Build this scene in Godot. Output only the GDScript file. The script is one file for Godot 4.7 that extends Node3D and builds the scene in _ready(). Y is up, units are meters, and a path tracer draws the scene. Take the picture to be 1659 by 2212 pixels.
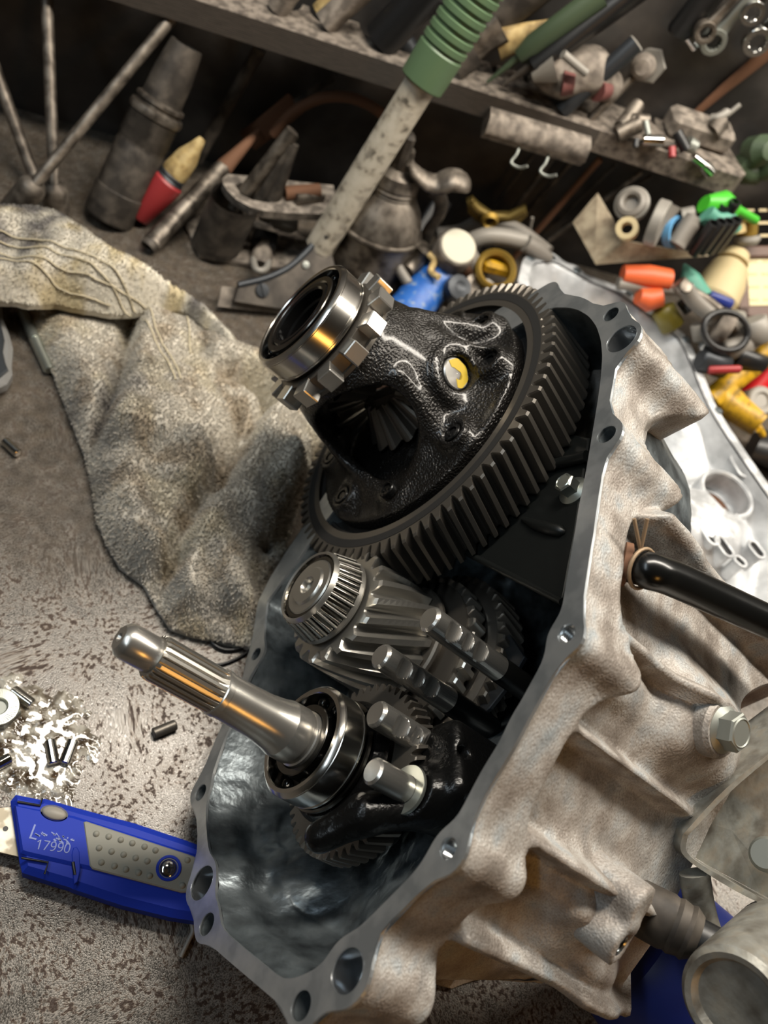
extends Node3D
# A gearbox lying open on a workshop bench. Frames: world y up, bench top at y = 0, metres.
# G: gearbox frame (local y = shaft axis, flange face at y = 0).  WT: back wall frame (x along the wall, y up, z into the room).
const G := Transform3D(Vector3(0.3911067, 0.8625887, -0.3208991), Vector3(-0.8627297, 0.4650439, 0.1985741), Vector3(0.3205200, 0.1991855, 0.9260627), Vector3(0.0400035, 0.1502321, -0.1992961))
const WT := Transform3D(Vector3(0.9229044, 0.0000000, -0.3850292), Vector3(0.0000000, 1.0000000, 0.0000000), Vector3(0.3850292, 0.0000000, 0.9229044), Vector3(-0.2906971, 0.0000000, -0.6967928))
var M := {}
var names := {}
var rng := RandomNumberGenerator.new()

# ---------------------------------------------------------------- mesh helpers
func st() -> SurfaceTool:
	var s := SurfaceTool.new()
	s.begin(Mesh.PRIMITIVE_TRIANGLES)
	return s

func tri(s: SurfaceTool, a: Vector3, b: Vector3, c: Vector3, g := -1) -> void:
	s.set_smooth_group(g); s.add_vertex(a)
	s.set_smooth_group(g); s.add_vertex(b)
	s.set_smooth_group(g); s.add_vertex(c)

func quad(s: SurfaceTool, a: Vector3, b: Vector3, c: Vector3, d: Vector3, g := -1) -> void:
	tri(s, a, b, c, g)
	tri(s, a, c, d, g)

func ring_pt(r: float, y: float, ph: float) -> Vector3:
	return Vector3(r * cos(ph), y, r * sin(ph))

# turned shape: profile of (radius, height) points, turned about local y
func lathe(s: SurfaceTool, prof: Array, seg := 40, xf := Transform3D(), crease := 28.0, arc := TAU, ph0 := 0.0) -> void:
	var g := 100
	var pts: Array[Vector2] = []
	for p in prof:
		pts.append(p if p is Vector2 else Vector2(p[0], p[1]))
	for j in pts.size() - 1:
		var a := pts[j]
		var b := pts[j + 1]
		if a.distance_to(b) < 1e-7:
			continue
		if j > 0:
			var d0 := (a - pts[j - 1]).normalized()
			var d1 := (b - a).normalized()
			if d0.dot(d1) < cos(deg_to_rad(crease)):
				g += 1
		for i in seg:
			var p0 := ph0 + arc * i / seg
			var p1 := ph0 + arc * (i + 1) / seg
			if i == seg - 1 and arc == TAU:
				p1 = ph0
			var va := xf * ring_pt(a.x, a.y, p0)
			var vb := xf * ring_pt(a.x, a.y, p1)
			var vc := xf * ring_pt(b.x, b.y, p1)
			var vd := xf * ring_pt(b.x, b.y, p0)
			if a.x > 1e-7:
				tri(s, va, vb, vc, g)
			if b.x > 1e-7:
				tri(s, va, vc, vd, g)

# basis whose y axis points along d
func along(d: Vector3, hint := Vector3(0.37, 0.11, 0.92)) -> Basis:
	var y := d.normalized()
	var x := y.cross(hint)
	if x.length() < 0.01:
		x = y.cross(Vector3(0.9, 0.3, 0.1))
	x = x.normalized()
	return Basis(x, y, x.cross(y))

func between(a: Vector3, b: Vector3, hint := Vector3(0.37, 0.11, 0.92)) -> Transform3D:
	return Transform3D(along(b - a, hint), a)

func smooth_path(p: Array, n := 8) -> Array:
	var c := Curve3D.new()
	for i in p.size():
		var t: Vector3 = (p[mini(i + 1, p.size() - 1)] - p[maxi(i - 1, 0)]) / 6.0
		c.add_point(p[i], -t, t)
	var out := []
	var k: int = (p.size() - 1) * n
	for i in k + 1:
		var f := float(i) / n
		var a := mini(int(f), p.size() - 2)
		out.append(c.sample(a, f - a))
	return out

# swept tube along a path, radius r or an array of radii; flat gives an oval section
func tube(s: SurfaceTool, p: Array, r, seg := 12, caps := true, flat := 1.0, hint := Vector3(0.37, 0.11, 0.92)) -> void:
	var rings := []
	var x := Vector3.ZERO
	for i in p.size():
		var d: Vector3 = (p[mini(i + 1, p.size() - 1)] - p[maxi(i - 1, 0)]).normalized()
		if i == 0:
			x = along(d, hint).x
		else:
			x = (x - d * x.dot(d)).normalized()
		var z := x.cross(d)
		var rad: float = r[i] if r is Array else r
		var ring := []
		for k in seg:
			var a := TAU * k / seg
			ring.append(p[i] + x * rad * cos(a) + z * rad * flat * sin(a))
		rings.append(ring)
	for i in rings.size() - 1:
		for k in seg:
			var k1 := (k + 1) % seg
			quad(s, rings[i][k], rings[i][k1], rings[i + 1][k1], rings[i + 1][k], 1)
	if caps:
		for e in [0, rings.size() - 1]:
			for k in seg:
				tri(s, p[e], rings[e][k], rings[e][(k + 1) % seg], 2 + e)

# chamfered box centred at the transform's origin
func rbox(s: SurfaceTool, size: Vector3, bev: float, xf := Transform3D()) -> void:
	var h := size / 2.0
	bev = minf(bev, minf(h.x, minf(h.y, h.z)) * 0.9)
	var q := h - Vector3.ONE * bev
	for ax in 3:
		for sg in [-1.0, 1.0]:
			var u := (ax + 1) % 3
			var v := (ax + 2) % 3
			var c := []
			for k in [[-1, -1], [1, -1], [1, 1], [-1, 1]]:
				var p := Vector3.ZERO
				p[ax] = h[ax] * sg
				p[u] = q[u] * k[0]
				p[v] = q[v] * k[1]
				c.append(xf * p)
			if sg > 0:
				quad(s, c[3], c[2], c[1], c[0])
			else:
				quad(s, c[0], c[1], c[2], c[3])
	for ax in 3:
		var u := (ax + 1) % 3
		var v := (ax + 2) % 3
		for su in [-1.0, 1.0]:
			for sv in [-1.0, 1.0]:
				var c := []
				for k in [[0, -1], [1, -1], [1, 1], [0, 1]]:
					var p := Vector3.ZERO
					p[ax] = q[ax] * k[1]
					p[u] = (h[u] if k[0] == 0 else q[u]) * su
					p[v] = (q[v] if k[0] == 0 else h[v]) * sv
					c.append(xf * p)
				if su * sv > 0:
					quad(s, c[0], c[1], c[2], c[3])
				else:
					quad(s, c[3], c[2], c[1], c[0])
	for sx in [-1.0, 1.0]:
		for sy in [-1.0, 1.0]:
			for sz in [-1.0, 1.0]:
				var a := xf * Vector3(h.x * sx, q.y * sy, q.z * sz)
				var b := xf * Vector3(q.x * sx, h.y * sy, q.z * sz)
				var c := xf * Vector3(q.x * sx, q.y * sy, h.z * sz)
				if sx * sy * sz > 0:
					tri(s, a, c, b)
				else:
					tri(s, a, b, c)

func poly_area(p: PackedVector2Array) -> float:
	var a := 0.0
	for i in p.size():
		a += p[i].cross(p[(i + 1) % p.size()])
	return a / 2.0

# flat plate: outline in (x, z), from y0 to y1, top and bottom edges chamfered by bev
func prism(s: SurfaceTool, poly: PackedVector2Array, y0: float, y1: float, bev := 0.0, xf := Transform3D(), smooth_side := false) -> void:
	var P := poly.duplicate()
	if poly_area(P) < 0:
		P.reverse()
	var n := P.size()
	var I := PackedVector2Array()
	for i in n:
		var a := (P[i] - P[(i + n - 1) % n]).normalized()
		var b := (P[(i + 1) % n] - P[i]).normalized()
		var t := (a + b).normalized()
		I.append(P[i] + Vector2(-t.y, t.x) * bev)
	var tris := Geometry2D.triangulate_polygon(I)
	for k in range(0, tris.size(), 3):
		var a := I[tris[k]]
		var b := I[tris[k + 1]]
		var c := I[tris[k + 2]]
		tri(s, xf * Vector3(a.x, y1, a.y), xf * Vector3(b.x, y1, b.y), xf * Vector3(c.x, y1, c.y))
		tri(s, xf * Vector3(a.x, y0, a.y), xf * Vector3(c.x, y0, c.y), xf * Vector3(b.x, y0, b.y))
	var g := 5 if smooth_side else -1
	for i in n:
		var j := (i + 1) % n
		quad(s, xf * Vector3(P[i].x, y0 + bev, P[i].y), xf * Vector3(P[j].x, y0 + bev, P[j].y), xf * Vector3(P[j].x, y1 - bev, P[j].y), xf * Vector3(P[i].x, y1 - bev, P[i].y), g)
		if bev > 0:
			quad(s, xf * Vector3(P[i].x, y1 - bev, P[i].y), xf * Vector3(P[j].x, y1 - bev, P[j].y), xf * Vector3(I[j].x, y1, I[j].y), xf * Vector3(I[i].x, y1, I[i].y))
			quad(s, xf * Vector3(P[j].x, y0 + bev, P[j].y), xf * Vector3(P[i].x, y0 + bev, P[i].y), xf * Vector3(I[i].x, y0, I[i].y), xf * Vector3(I[j].x, y0, I[j].y))

func ngon(n: int, r: float, ph := 0.0) -> PackedVector2Array:
	var p := PackedVector2Array()
	for i in n:
		p.append(Vector2(cos(ph + TAU * i / n), sin(ph + TAU * i / n)) * r)
	return p

# grid of points f(i, j) -> Vector3
func grid(s: SurfaceTool, pts: Array, nu: int, nv: int, wrap := false, g := 1) -> void:
	for j in nv - 1:
		for i in (nu if wrap else nu - 1):
			var i1 := (i + 1) % nu
			quad(s, pts[j * nu + i], pts[j * nu + i1], pts[(j + 1) * nu + i1], pts[(j + 1) * nu + i], g)

# helical gear about local y: teeth from y0 (front) to y1, twist in radians over the width
func gear(s: SurfaceTool, n: int, rt: float, rr: float, y0: float, y1: float, twist: float, rin: float, cham := 0.0008, layers := 6) -> void:
	var ths := []
	var ys := [y0, y0 - cham * signf(y0 - y1)]
	var ins := [cham, 0.0]
	for k in range(1, layers):
		ys.append(lerpf(ys[1], y1 + cham * signf(y0 - y1), float(k) / (layers - 1)))
		ins.append(0.0)
	ys.append(y1)
	ins.append(cham)
	var prof := [[0.02, 0.0], [0.14, 0.12], [0.24, 0.55], [0.345, 1.0], [0.655, 1.0], [0.76, 0.55], [0.86, 0.12], [0.98, 0.0]]
	for k in ys.size():
		var tw = twist * (ys[k] - y0) / (y1 - y0)
		var L := []
		for t in n:
			for p in prof:
				var a: float = TAU * (t + p[0]) / n + tw
				var r: float = lerpf(rr, rt, p[1]) - ins[k] * (0.3 + p[1])
				L.append(ring_pt(r, ys[k], a))
		ths.append(L)
	var m: int = n * prof.size()
	for k in ths.size() - 1:
		for i in m:
			var j := (i + 1) % m
			var f := i % prof.size()
			var g := 10 + i if f in [0, 1, 2, 4, 5, 6] and false else -1
			quad(s, ths[k + 1][i], ths[k + 1][j], ths[k][j], ths[k][i], g)
	for e in [0, ths.size() - 1]:
		for i in m:
			var j := (i + 1) % m
			var a: Vector3 = ths[e][i]
			var b: Vector3 = ths[e][j]
			var ia := Vector3(a.x, 0, a.z).normalized() * rin + Vector3(0, a.y, 0)
			var ib := Vector3(b.x, 0, b.z).normalized() * rin + Vector3(0, b.y, 0)
			quad(s, ia, ib, b, a)

# straight bevel gear about local y, small end at y1
func bevel_gear(s: SurfaceTool, n: int, r0: float, r1: float, y0: float, y1: float, dep: float, rin: float) -> void:
	var prof := [[0.05, 0.0], [0.3, 0.8], [0.42, 1.0], [0.58, 1.0], [0.7, 0.8], [0.95, 0.0]]
	var A := []
	var Bq := []
	for t in n:
		for p in prof:
			var a: float = TAU * (t + p[0]) / n
			A.append(ring_pt(r0 - dep * (1.0 - p[1]), y0, a))
			Bq.append(ring_pt(r1 - dep * r1 / r0 * (1.0 - p[1]), y1, a))
	for i in A.size():
		var j := (i + 1) % A.size()
		quad(s, A[i], A[j], Bq[j], Bq[i])
		quad(s, Vector3(0, y1, 0), Bq[i], Bq[j], Vector3(0, y1, 0) + Vector3(Bq[j].x, 0, Bq[j].z) * 0.3)
		tri(s, Vector3(0, y0, 0), A[j], A[i])

# ---------------------------------------------------------------- distance-field solids (cast bodies), meshed as surface nets
func sd_cap(p: Vector3, a: Vector3, b: Vector3, ra: float, rb: float) -> float:
	var d := b - a
	var t := clampf((p - a).dot(d) / d.length_squared(), 0.0, 1.0)
	return p.distance_to(a + d * t) - lerpf(ra, rb, t)

func sd_cyl(p: Vector3, a: Vector3, ax: Vector3, r: float, h0: float, h1: float) -> float:
	var q := p - a
	var t := q.dot(ax)
	var d := Vector2((q - ax * t).length() - r, maxf(t - h1, h0 - t))
	return minf(maxf(d.x, d.y), 0.0) + Vector2(maxf(d.x, 0.0), maxf(d.y, 0.0)).length()

func sd_box(p: Vector3, h: Vector3, r: float) -> float:
	var q := p.abs() - h + Vector3.ONE * r
	return q.max(Vector3.ZERO).length() + minf(maxf(q.x, maxf(q.y, q.z)), 0.0) - r

func smin(a: float, b: float, k: float) -> float:
	var h := maxf(k - absf(a - b), 0.0) / k
	return minf(a, b) - h * h * k * 0.25

func smax(a: float, b: float, k: float) -> float:
	return -smin(-a, -b, k)

func nets(s: SurfaceTool, lo: Vector3, hi: Vector3, c: float, f: Callable) -> void:
	var n := Vector3i(((hi - lo) / c).ceil()) + Vector3i.ONE
	var nx := n.x
	var nxy := n.x * n.y
	var val := PackedFloat32Array()
	val.resize(nx * n.y * n.z)
	val.fill(1e9)
	var blk := 5
	var half := blk * c * 0.88 + c
	var act := []
	for bz in range(0, n.z - 1, blk):
		for by in range(0, n.y - 1, blk):
			for bx in range(0, n.x - 1, blk):
				var d: float = f.call(lo + (Vector3(bx, by, bz) + Vector3.ONE * blk * 0.5) * c)
				if absf(d) > half * 1.35:
					continue
				act.append(Vector3i(bx, by, bz))
				for z in range(bz, mini(bz + blk + 1, n.z)):
					for y in range(by, mini(by + blk + 1, n.y)):
						for x in range(bx, mini(bx + blk + 1, n.x)):
							var i := x + y * nx + z * nxy
							if val[i] > 1e8:
								val[i] = f.call(lo + Vector3(x, y, z) * c)
	var vert := {}
	var corner := [0, 1, nx, nx + 1, nxy, nxy + 1, nxy + nx, nxy + nx + 1]
	var edges := [[0, 1], [2, 3], [4, 5], [6, 7], [0, 2], [1, 3], [4, 6], [5, 7], [0, 4], [1, 5], [2, 6], [3, 7]]
	for b in act:
		for z in range(b.z, mini(b.z + blk, n.z - 1)):
			for y in range(b.y, mini(b.y + blk, n.y - 1)):
				for x in range(b.x, mini(b.x + blk, n.x - 1)):
					var i := x + y * nx + z * nxy
					var m := 0
					for k in 8:
						if val[i + corner[k]] < 0:
							m |= 1 << k
					if m == 0 or m == 255:
						continue
					var sum := Vector3.ZERO
					var cnt := 0
					for e in edges:
						var va := val[i + corner[e[0]]]
						var vb := val[i + corner[e[1]]]
						if (va < 0) != (vb < 0):
							var t := va / (va - vb)
							var pa := Vector3(e[0] & 1, (e[0] >> 1) & 1, e[0] >> 2)
							var pb := Vector3(e[1] & 1, (e[1] >> 1) & 1, e[1] >> 2)
							sum += pa.lerp(pb, t)
							cnt += 1
					vert[i] = lo + (Vector3(x, y, z) + sum / cnt) * c
	for i in vert:
		var v0 := val[i]
		for ax in 3:
			var sx: int = [1, nx, nxy][ax]
			var v1 := val[i + sx]
			if (v0 < 0) == (v1 < 0):
				continue
			var su: int = [nx, nxy, 1][ax]
			var sv: int = [nxy, 1, nx][ax]
			if not (vert.has(i - su) and vert.has(i - sv) and vert.has(i - su - sv)):
				continue
			if v0 < 0:
				quad(s, vert[i], vert[i - sv], vert[i - su - sv], vert[i - su], 1)
			else:
				quad(s, vert[i], vert[i - su], vert[i - su - sv], vert[i - sv], 1)

# ---------------------------------------------------------------- scene tree helpers
func numbered(called: String) -> String:
	if not names.has(called):
		names[called] = 0
		return called
	names[called] += 1
	return "%s_%03d" % [called, names[called]]

func part(called: String, s: SurfaceTool, m: Material, parent: Node3D, xf := Transform3D()) -> MeshInstance3D:
	s.generate_normals()
	var o := MeshInstance3D.new()
	o.mesh = s.commit()
	o.material_override = m
	o.name = called
	o.transform = xf
	if parent == self:
		o.name = numbered(called)
	parent.add_child(o, true)
	return o

func tag(o: Node3D, label: String, category: String, group := "", kind := "") -> Node3D:
	o.set_meta("label", label)
	o.set_meta("category", category)
	if group:
		o.set_meta("group", group)
	if kind:
		o.set_meta("kind", kind)
	return o

func thing(called: String, label: String, category: String, xf := Transform3D(), group := "") -> Node3D:
	var o := Node3D.new()
	o.name = numbered(called)
	o.transform = xf
	add_child(o)
	return tag(o, label, category, group)

func single(called: String, s: SurfaceTool, m: Material, label: String, category: String, xf := Transform3D(), group := "") -> MeshInstance3D:
	var o := part(called, s, m, self, xf)
	tag(o, label, category, group)
	return o

func struct(called: String, s: SurfaceTool, m: Material, label := "", category := "") -> MeshInstance3D:
	var o := part(called, s, m, self)
	o.set_meta("kind", "structure")
	if label:
		o.set_meta("label", label)
		o.set_meta("category", category)
	return o

func copy(o: Node3D, xf: Transform3D, label: String) -> Node3D:
	var c: Node3D = o.duplicate()
	c.name = numbered(String(o.name).rstrip("0123456789").trim_suffix("_"))
	c.transform = xf
	c.set_meta("label", label)
	add_child(c)
	return c

func g_at(u: float, v: float, w := 0.0) -> Transform3D:
	return G * Transform3D(Basis(), Vector3(u, w, v))

# ---------------------------------------------------------------- materials
func noise(freq: float, oct := 4, seed_ := 1, type := FastNoiseLite.TYPE_SIMPLEX_SMOOTH) -> FastNoiseLite:
	var n := FastNoiseLite.new()
	n.noise_type = type
	n.frequency = freq
	n.fractal_octaves = oct
	n.seed = seed_
	return n

func ntex(size: int, freq: float, oct: int, seed_: int, cols := [], offs := [], type := FastNoiseLite.TYPE_SIMPLEX_SMOOTH) -> NoiseTexture2D:
	var t := NoiseTexture2D.new()
	t.width = size
	t.height = size
	t.seamless = true
	t.noise = noise(freq, oct, seed_, type)
	if cols.size():
		var g := Gradient.new()
		g.offsets = PackedFloat32Array(offs)
		g.colors = PackedColorArray(cols)
		t.color_ramp = g
	return t

func mat(called: String, col: Color, rough := 0.6, metal := 0.0) -> StandardMaterial3D:
	var m := StandardMaterial3D.new()
	m.resource_name = called
	m.albedo_color = col
	m.roughness = rough
	m.metallic = metal
	m.cull_mode = BaseMaterial3D.CULL_DISABLED
	M[called] = m
	return m

func tri_tex(m: StandardMaterial3D, t: Texture2D, scale: float, world := false) -> StandardMaterial3D:
	m.albedo_texture = t
	m.uv1_triplanar = true
	m.uv1_world_triplanar = world
	m.uv1_scale = Vector3.ONE * scale
	return m

func bump(m: StandardMaterial3D, t: Texture2D, cm: float) -> void:
	m.heightmap_enabled = true
	m.heightmap_texture = t
	m.heightmap_scale = cm

func make_materials() -> void:
	var grain := ntex(512, 0.035, 4, 3)
	var fine := ntex(512, 0.12, 3, 4)
	var c := func(h: String) -> Color: return Color(h)
	# grey-brown cast aluminium, dirty outside
	mat("cast", Color.WHITE, 0.55, 0.25)
	tri_tex(M.cast, ntex(1024, 0.005, 7, 11, [Color("726b64"), Color("8f8881"), Color("a39e98"), Color("b0aeaa"), Color("9ca5aa")], [0.12, 0.36, 0.5, 0.64, 0.9]), 8.0)
	M.cast.detail_enabled = true
	M.cast.detail_blend_mode = BaseMaterial3D.BLEND_MODE_MUL
	M.cast.detail_albedo = ntex(512, 0.11, 4, 18, [Color(0.78, 0.76, 0.74), Color(0.96, 0.95, 0.94), Color(1, 1, 1)], [0.22, 0.42, 0.62])
	M.cast.uv2_triplanar = true
	M.cast.uv2_scale = Vector3.ONE * 16.0
	M.cast.detail_uv_layer = BaseMaterial3D.DETAIL_UV_2
	bump(M.cast, ntex(512, 0.16, 3, 12), 0.035)
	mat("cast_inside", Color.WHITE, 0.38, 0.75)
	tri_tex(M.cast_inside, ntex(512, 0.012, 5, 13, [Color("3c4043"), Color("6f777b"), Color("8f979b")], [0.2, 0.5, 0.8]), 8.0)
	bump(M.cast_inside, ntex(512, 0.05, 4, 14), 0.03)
	mat("machined", Color.WHITE, 0.34, 0.9)
	tri_tex(M.machined, ntex(512, 0.01, 4, 15, [Color("b9c0c5"), Color("ccd2d6"), Color("d8dde0")], [0.3, 0.5, 0.75]), 8.0)
	mat("cast_clean", Color.WHITE, 0.45, 0.35)
	tri_tex(M.cast_clean, ntex(512, 0.012, 4, 16, [Color("9c9ea0"), Color("c0c2c4"), Color("d6d8da")], [0.25, 0.5, 0.8]), 6.0)
	bump(M.cast_clean, grain, 0.05)
	mat("bore", Color("b9bdc0"), 0.25, 0.95)
	mat("thread", Color("b4b8ba"), 0.22, 0.95)
	# steels
	mat("bright_steel", Color("c4c0b8"), 0.2, 1.0)
	M.bright_steel.roughness_texture = fine
	mat("race", Color("bdbab4"), 0.2, 1.0)
	mat("race_dark", Color("6a6864"), 0.24, 1.0)
	mat("gear_steel", Color("b4b1aa"), 0.3, 0.9)
	mat("gear_dark", Color("6a655e"), 0.42, 0.75)
	mat("ring_face", Color("201f1e"), 0.7, 0.1)
	mat("black_oiled", Color("0c0c0c"), 0.16, 0.2)
	mat("carrier", Color("201e1c"), 0.32, 0.5)
	M.carrier.uv1_triplanar = true
	M.carrier.uv1_scale = Vector3.ONE * 16.0
	bump(M.carrier, ntex(512, 0.07, 2, 17), 0.09)
	M.carrier.clearcoat_enabled = true
	M.carrier.clearcoat = 0.35
	M.carrier.clearcoat_roughness = 0.12
	mat("fork", Color("141414"), 0.26, 0.45)
	M.fork.uv1_triplanar = true
	M.fork.uv1_scale = Vector3.ONE * 16.0
	bump(M.fork, grain, 0.03)
	mat("rail", Color("b9b6b0"), 0.27, 0.88)
	mat("rail_black", Color("262626"), 0.3, 0.8)
	mat("zinc", Color("c2c6bd"), 0.3, 0.9)
	mat("zinc_dull", Color("8e918b"), 0.5, 0.7)
	mat("rust_brown", Color("6b4a35"), 0.8, 0.2)
	mat("wire", Color("8f7a62"), 0.55, 0.4)
	mat("paint_yellow", Color("b59a2c"), 0.5, 0.0)
	mat("baffle", Color("1d1f1e"), 0.36, 0.35)
	mat("plate_dark", Color("33363a"), 0.45, 0.5)
	mat("hose", Color("0d0e0e"), 0.24, 0.1)
	# bench tools
	mat("old_steel", Color.WHITE, 0.5, 0.75)
	tri_tex(M.old_steel, ntex(256, 0.02, 5, 21, [Color("453f39"), Color("6f675e"), Color("8b8379")], [0.3, 0.5, 0.75]), 12.0)
	mat("dirty_dark", Color.WHITE, 0.6, 0.35)
	tri_tex(M.dirty_dark, ntex(256, 0.02, 5, 22, [Color("2c2824"), Color("443e38"), Color("5a534b")], [0.3, 0.5, 0.75]), 10.0)
	mat("dusty", Color.WHITE, 0.8, 0.1)
	tri_tex(M.dusty, ntex(256, 0.03, 5, 23, [Color("544d46"), Color("766d64"), Color("8f867b")], [0.25, 0.5, 0.75]), 10.0)
	mat("cream_paint", Color.WHITE, 0.5, 0.0)
	tri_tex(M.cream_paint, ntex(256, 0.02, 5, 24, [Color("4a443b"), Color("a59c8c"), Color("b8b0a1")], [0.22, 0.36, 0.7]), 14.0)
	mat("tan", Color.WHITE, 0.7, 0.0)
	tri_tex(M.tan, ntex(256, 0.02, 5, 25, [Color("6e5a38"), Color("a38a58"), Color("b9a372")], [0.3, 0.5, 0.75]), 14.0)
	mat("red", Color("8f2a2c"), 0.45)
	mat("red_bright", Color("d2161c"), 0.4)
	mat("grip_green", Color("52694c"), 0.45)
	mat("green_dark", Color("3c4a36"), 0.5)
	mat("blue_tape", Color.WHITE, 0.45)
	tri_tex(M.blue_tape, ntex(256, 0.03, 4, 26, [Color("8a8f92"), Color("1f5aa6"), Color("1c4f98")], [0.2, 0.34, 0.8]), 14.0)
	mat("knife_blue", Color("1a34a6"), 0.52)
	M.knife_blue.metallic_specular = 0.3
	mat("knife_grey", Color("85847a"), 0.6)
	mat("button_grey", Color("8e897f"), 0.5)
	mat("blade", Color.WHITE, 0.42, 0.55)
	tri_tex(M.blade, ntex(256, 0.02, 4, 27, [Color("8f8674"), Color("bdb6a6"), Color("cac4b6")], [0.3, 0.5, 0.7]), 14.0)
	mat("chrome", Color("d8d8d6"), 0.1, 1.0)
	mat("rubber_white", Color("b9b5a4"), 0.7)
	mat("brass", Color("6b5b30"), 0.5, 0.7)
	mat("gold_ring", Color("8a7030"), 0.5, 0.7)
	mat("grey_plastic", Color("6d6c6a"), 0.5)
	mat("black_plastic", Color("161617"), 0.4)
	mat("hose_grey", Color("76716a"), 0.55, 0.1)
	mat("card", Color.WHITE, 0.85)
	tri_tex(M.card, ntex(512, 0.012, 5, 28, [Color("6d5f4e"), Color("a1937d"), Color("b5a890")], [0.25, 0.45, 0.7]), 8.0)
	mat("orange", Color("c2552a"), 0.5)
	mat("lime", Color("3fa52a"), 0.4)
	mat("teal", Color("4f8a78"), 0.5)
	mat("sky_blue", Color("5d97c4"), 0.5)
	mat("cream", Color("b0a07a"), 0.6)
	mat("paper", Color("c4bd97"), 0.8)
	mat("brown_frame", Color("5a453c"), 0.6)
	mat("yellow_tool", Color("e8e0d0"), 0.5)
	tri_tex(M.yellow_tool, ntex(256, 0.03, 4, 29, [Color("6b5510"), Color("c19a16"), Color("cda51c")], [0.2, 0.4, 0.7]), 14.0)
	mat("olive", Color("6d6420"), 0.4)
	mat("pale_cloth", Color("b9b39c"), 0.9)
	mat("blue_can", Color("16276e"), 0.4)
	mat("pale_grey", Color("85817a"), 0.55, 0.2)
	mat("galv", Color.WHITE, 0.5, 0.5)
	tri_tex(M.galv, ntex(512, 0.012, 6, 34, [Color("625c54"), Color("85837b"), Color("9a9a94"), Color("a39a8c")], [0.2, 0.42, 0.6, 0.85]), 10.0)
	bump(M.galv, grain, 0.03)
	# shell
	mat("shelf_wood", Color.WHITE, 0.8)
	tri_tex(M.shelf_wood, ntex(512, 0.02, 5, 31, [Color("4a433c"), Color("6b6259"), Color("7d746a")], [0.25, 0.5, 0.75]), 9.0)
	mat("shelf_face", Color.WHITE, 0.75)
	tri_tex(M.shelf_face, grain_tex(), 1.0)
	M.shelf_face.uv1_triplanar = false
	mat("wall_paint", Color.WHITE, 0.6)
	tri_tex(M.wall_paint, ntex(512, 0.008, 6, 33, [Color("1c1a19"), Color("33302e"), Color("4b4743")], [0.25, 0.5, 0.75]), 3.0, true)
	mat("room_wall", Color("a39d92"), 0.85)
	mat("room_floor", Color("3b3733"), 0.8)
	mat("red_worn", Color("5f3430"), 0.7)
	mat("lamp_glow", Color.WHITE, 0.5)
	M.lamp_glow.emission_enabled = true
	M.lamp_glow.emission = Color(1.0, 0.98, 0.93)
	M.lamp_glow.emission_energy_multiplier = 3.0
	mat("bulb_glow", Color.WHITE, 0.5)
	M.bulb_glow.emission_enabled = true
	M.bulb_glow.emission = Color(1.0, 0.72, 0.32)
	M.bulb_glow.emission_energy_multiplier = 6.0

func grain_tex() -> ImageTexture:
	var w := 1024
	var h := 128
	var im := Image.create_empty(w, h, false, Image.FORMAT_RGB8)
	var n1 := noise(0.01, 4, 41)
	var n2 := noise(0.05, 3, 42)
	for y in h:
		for x in w:
			var k := sin((y + 9.0 * n1.get_noise_2d(x * 0.35, y * 1.2)) * 0.75) * 0.5 + 0.5
			var f := n2.get_noise_2d(x * 0.6, y * 6.0)
			var v := 0.2 + 0.13 * k + 0.08 * f
			im.set_pixel(x, y, Color(v * 1.02, v * 0.93, v * 0.84))
	return ImageTexture.create_from_image(im)

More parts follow.
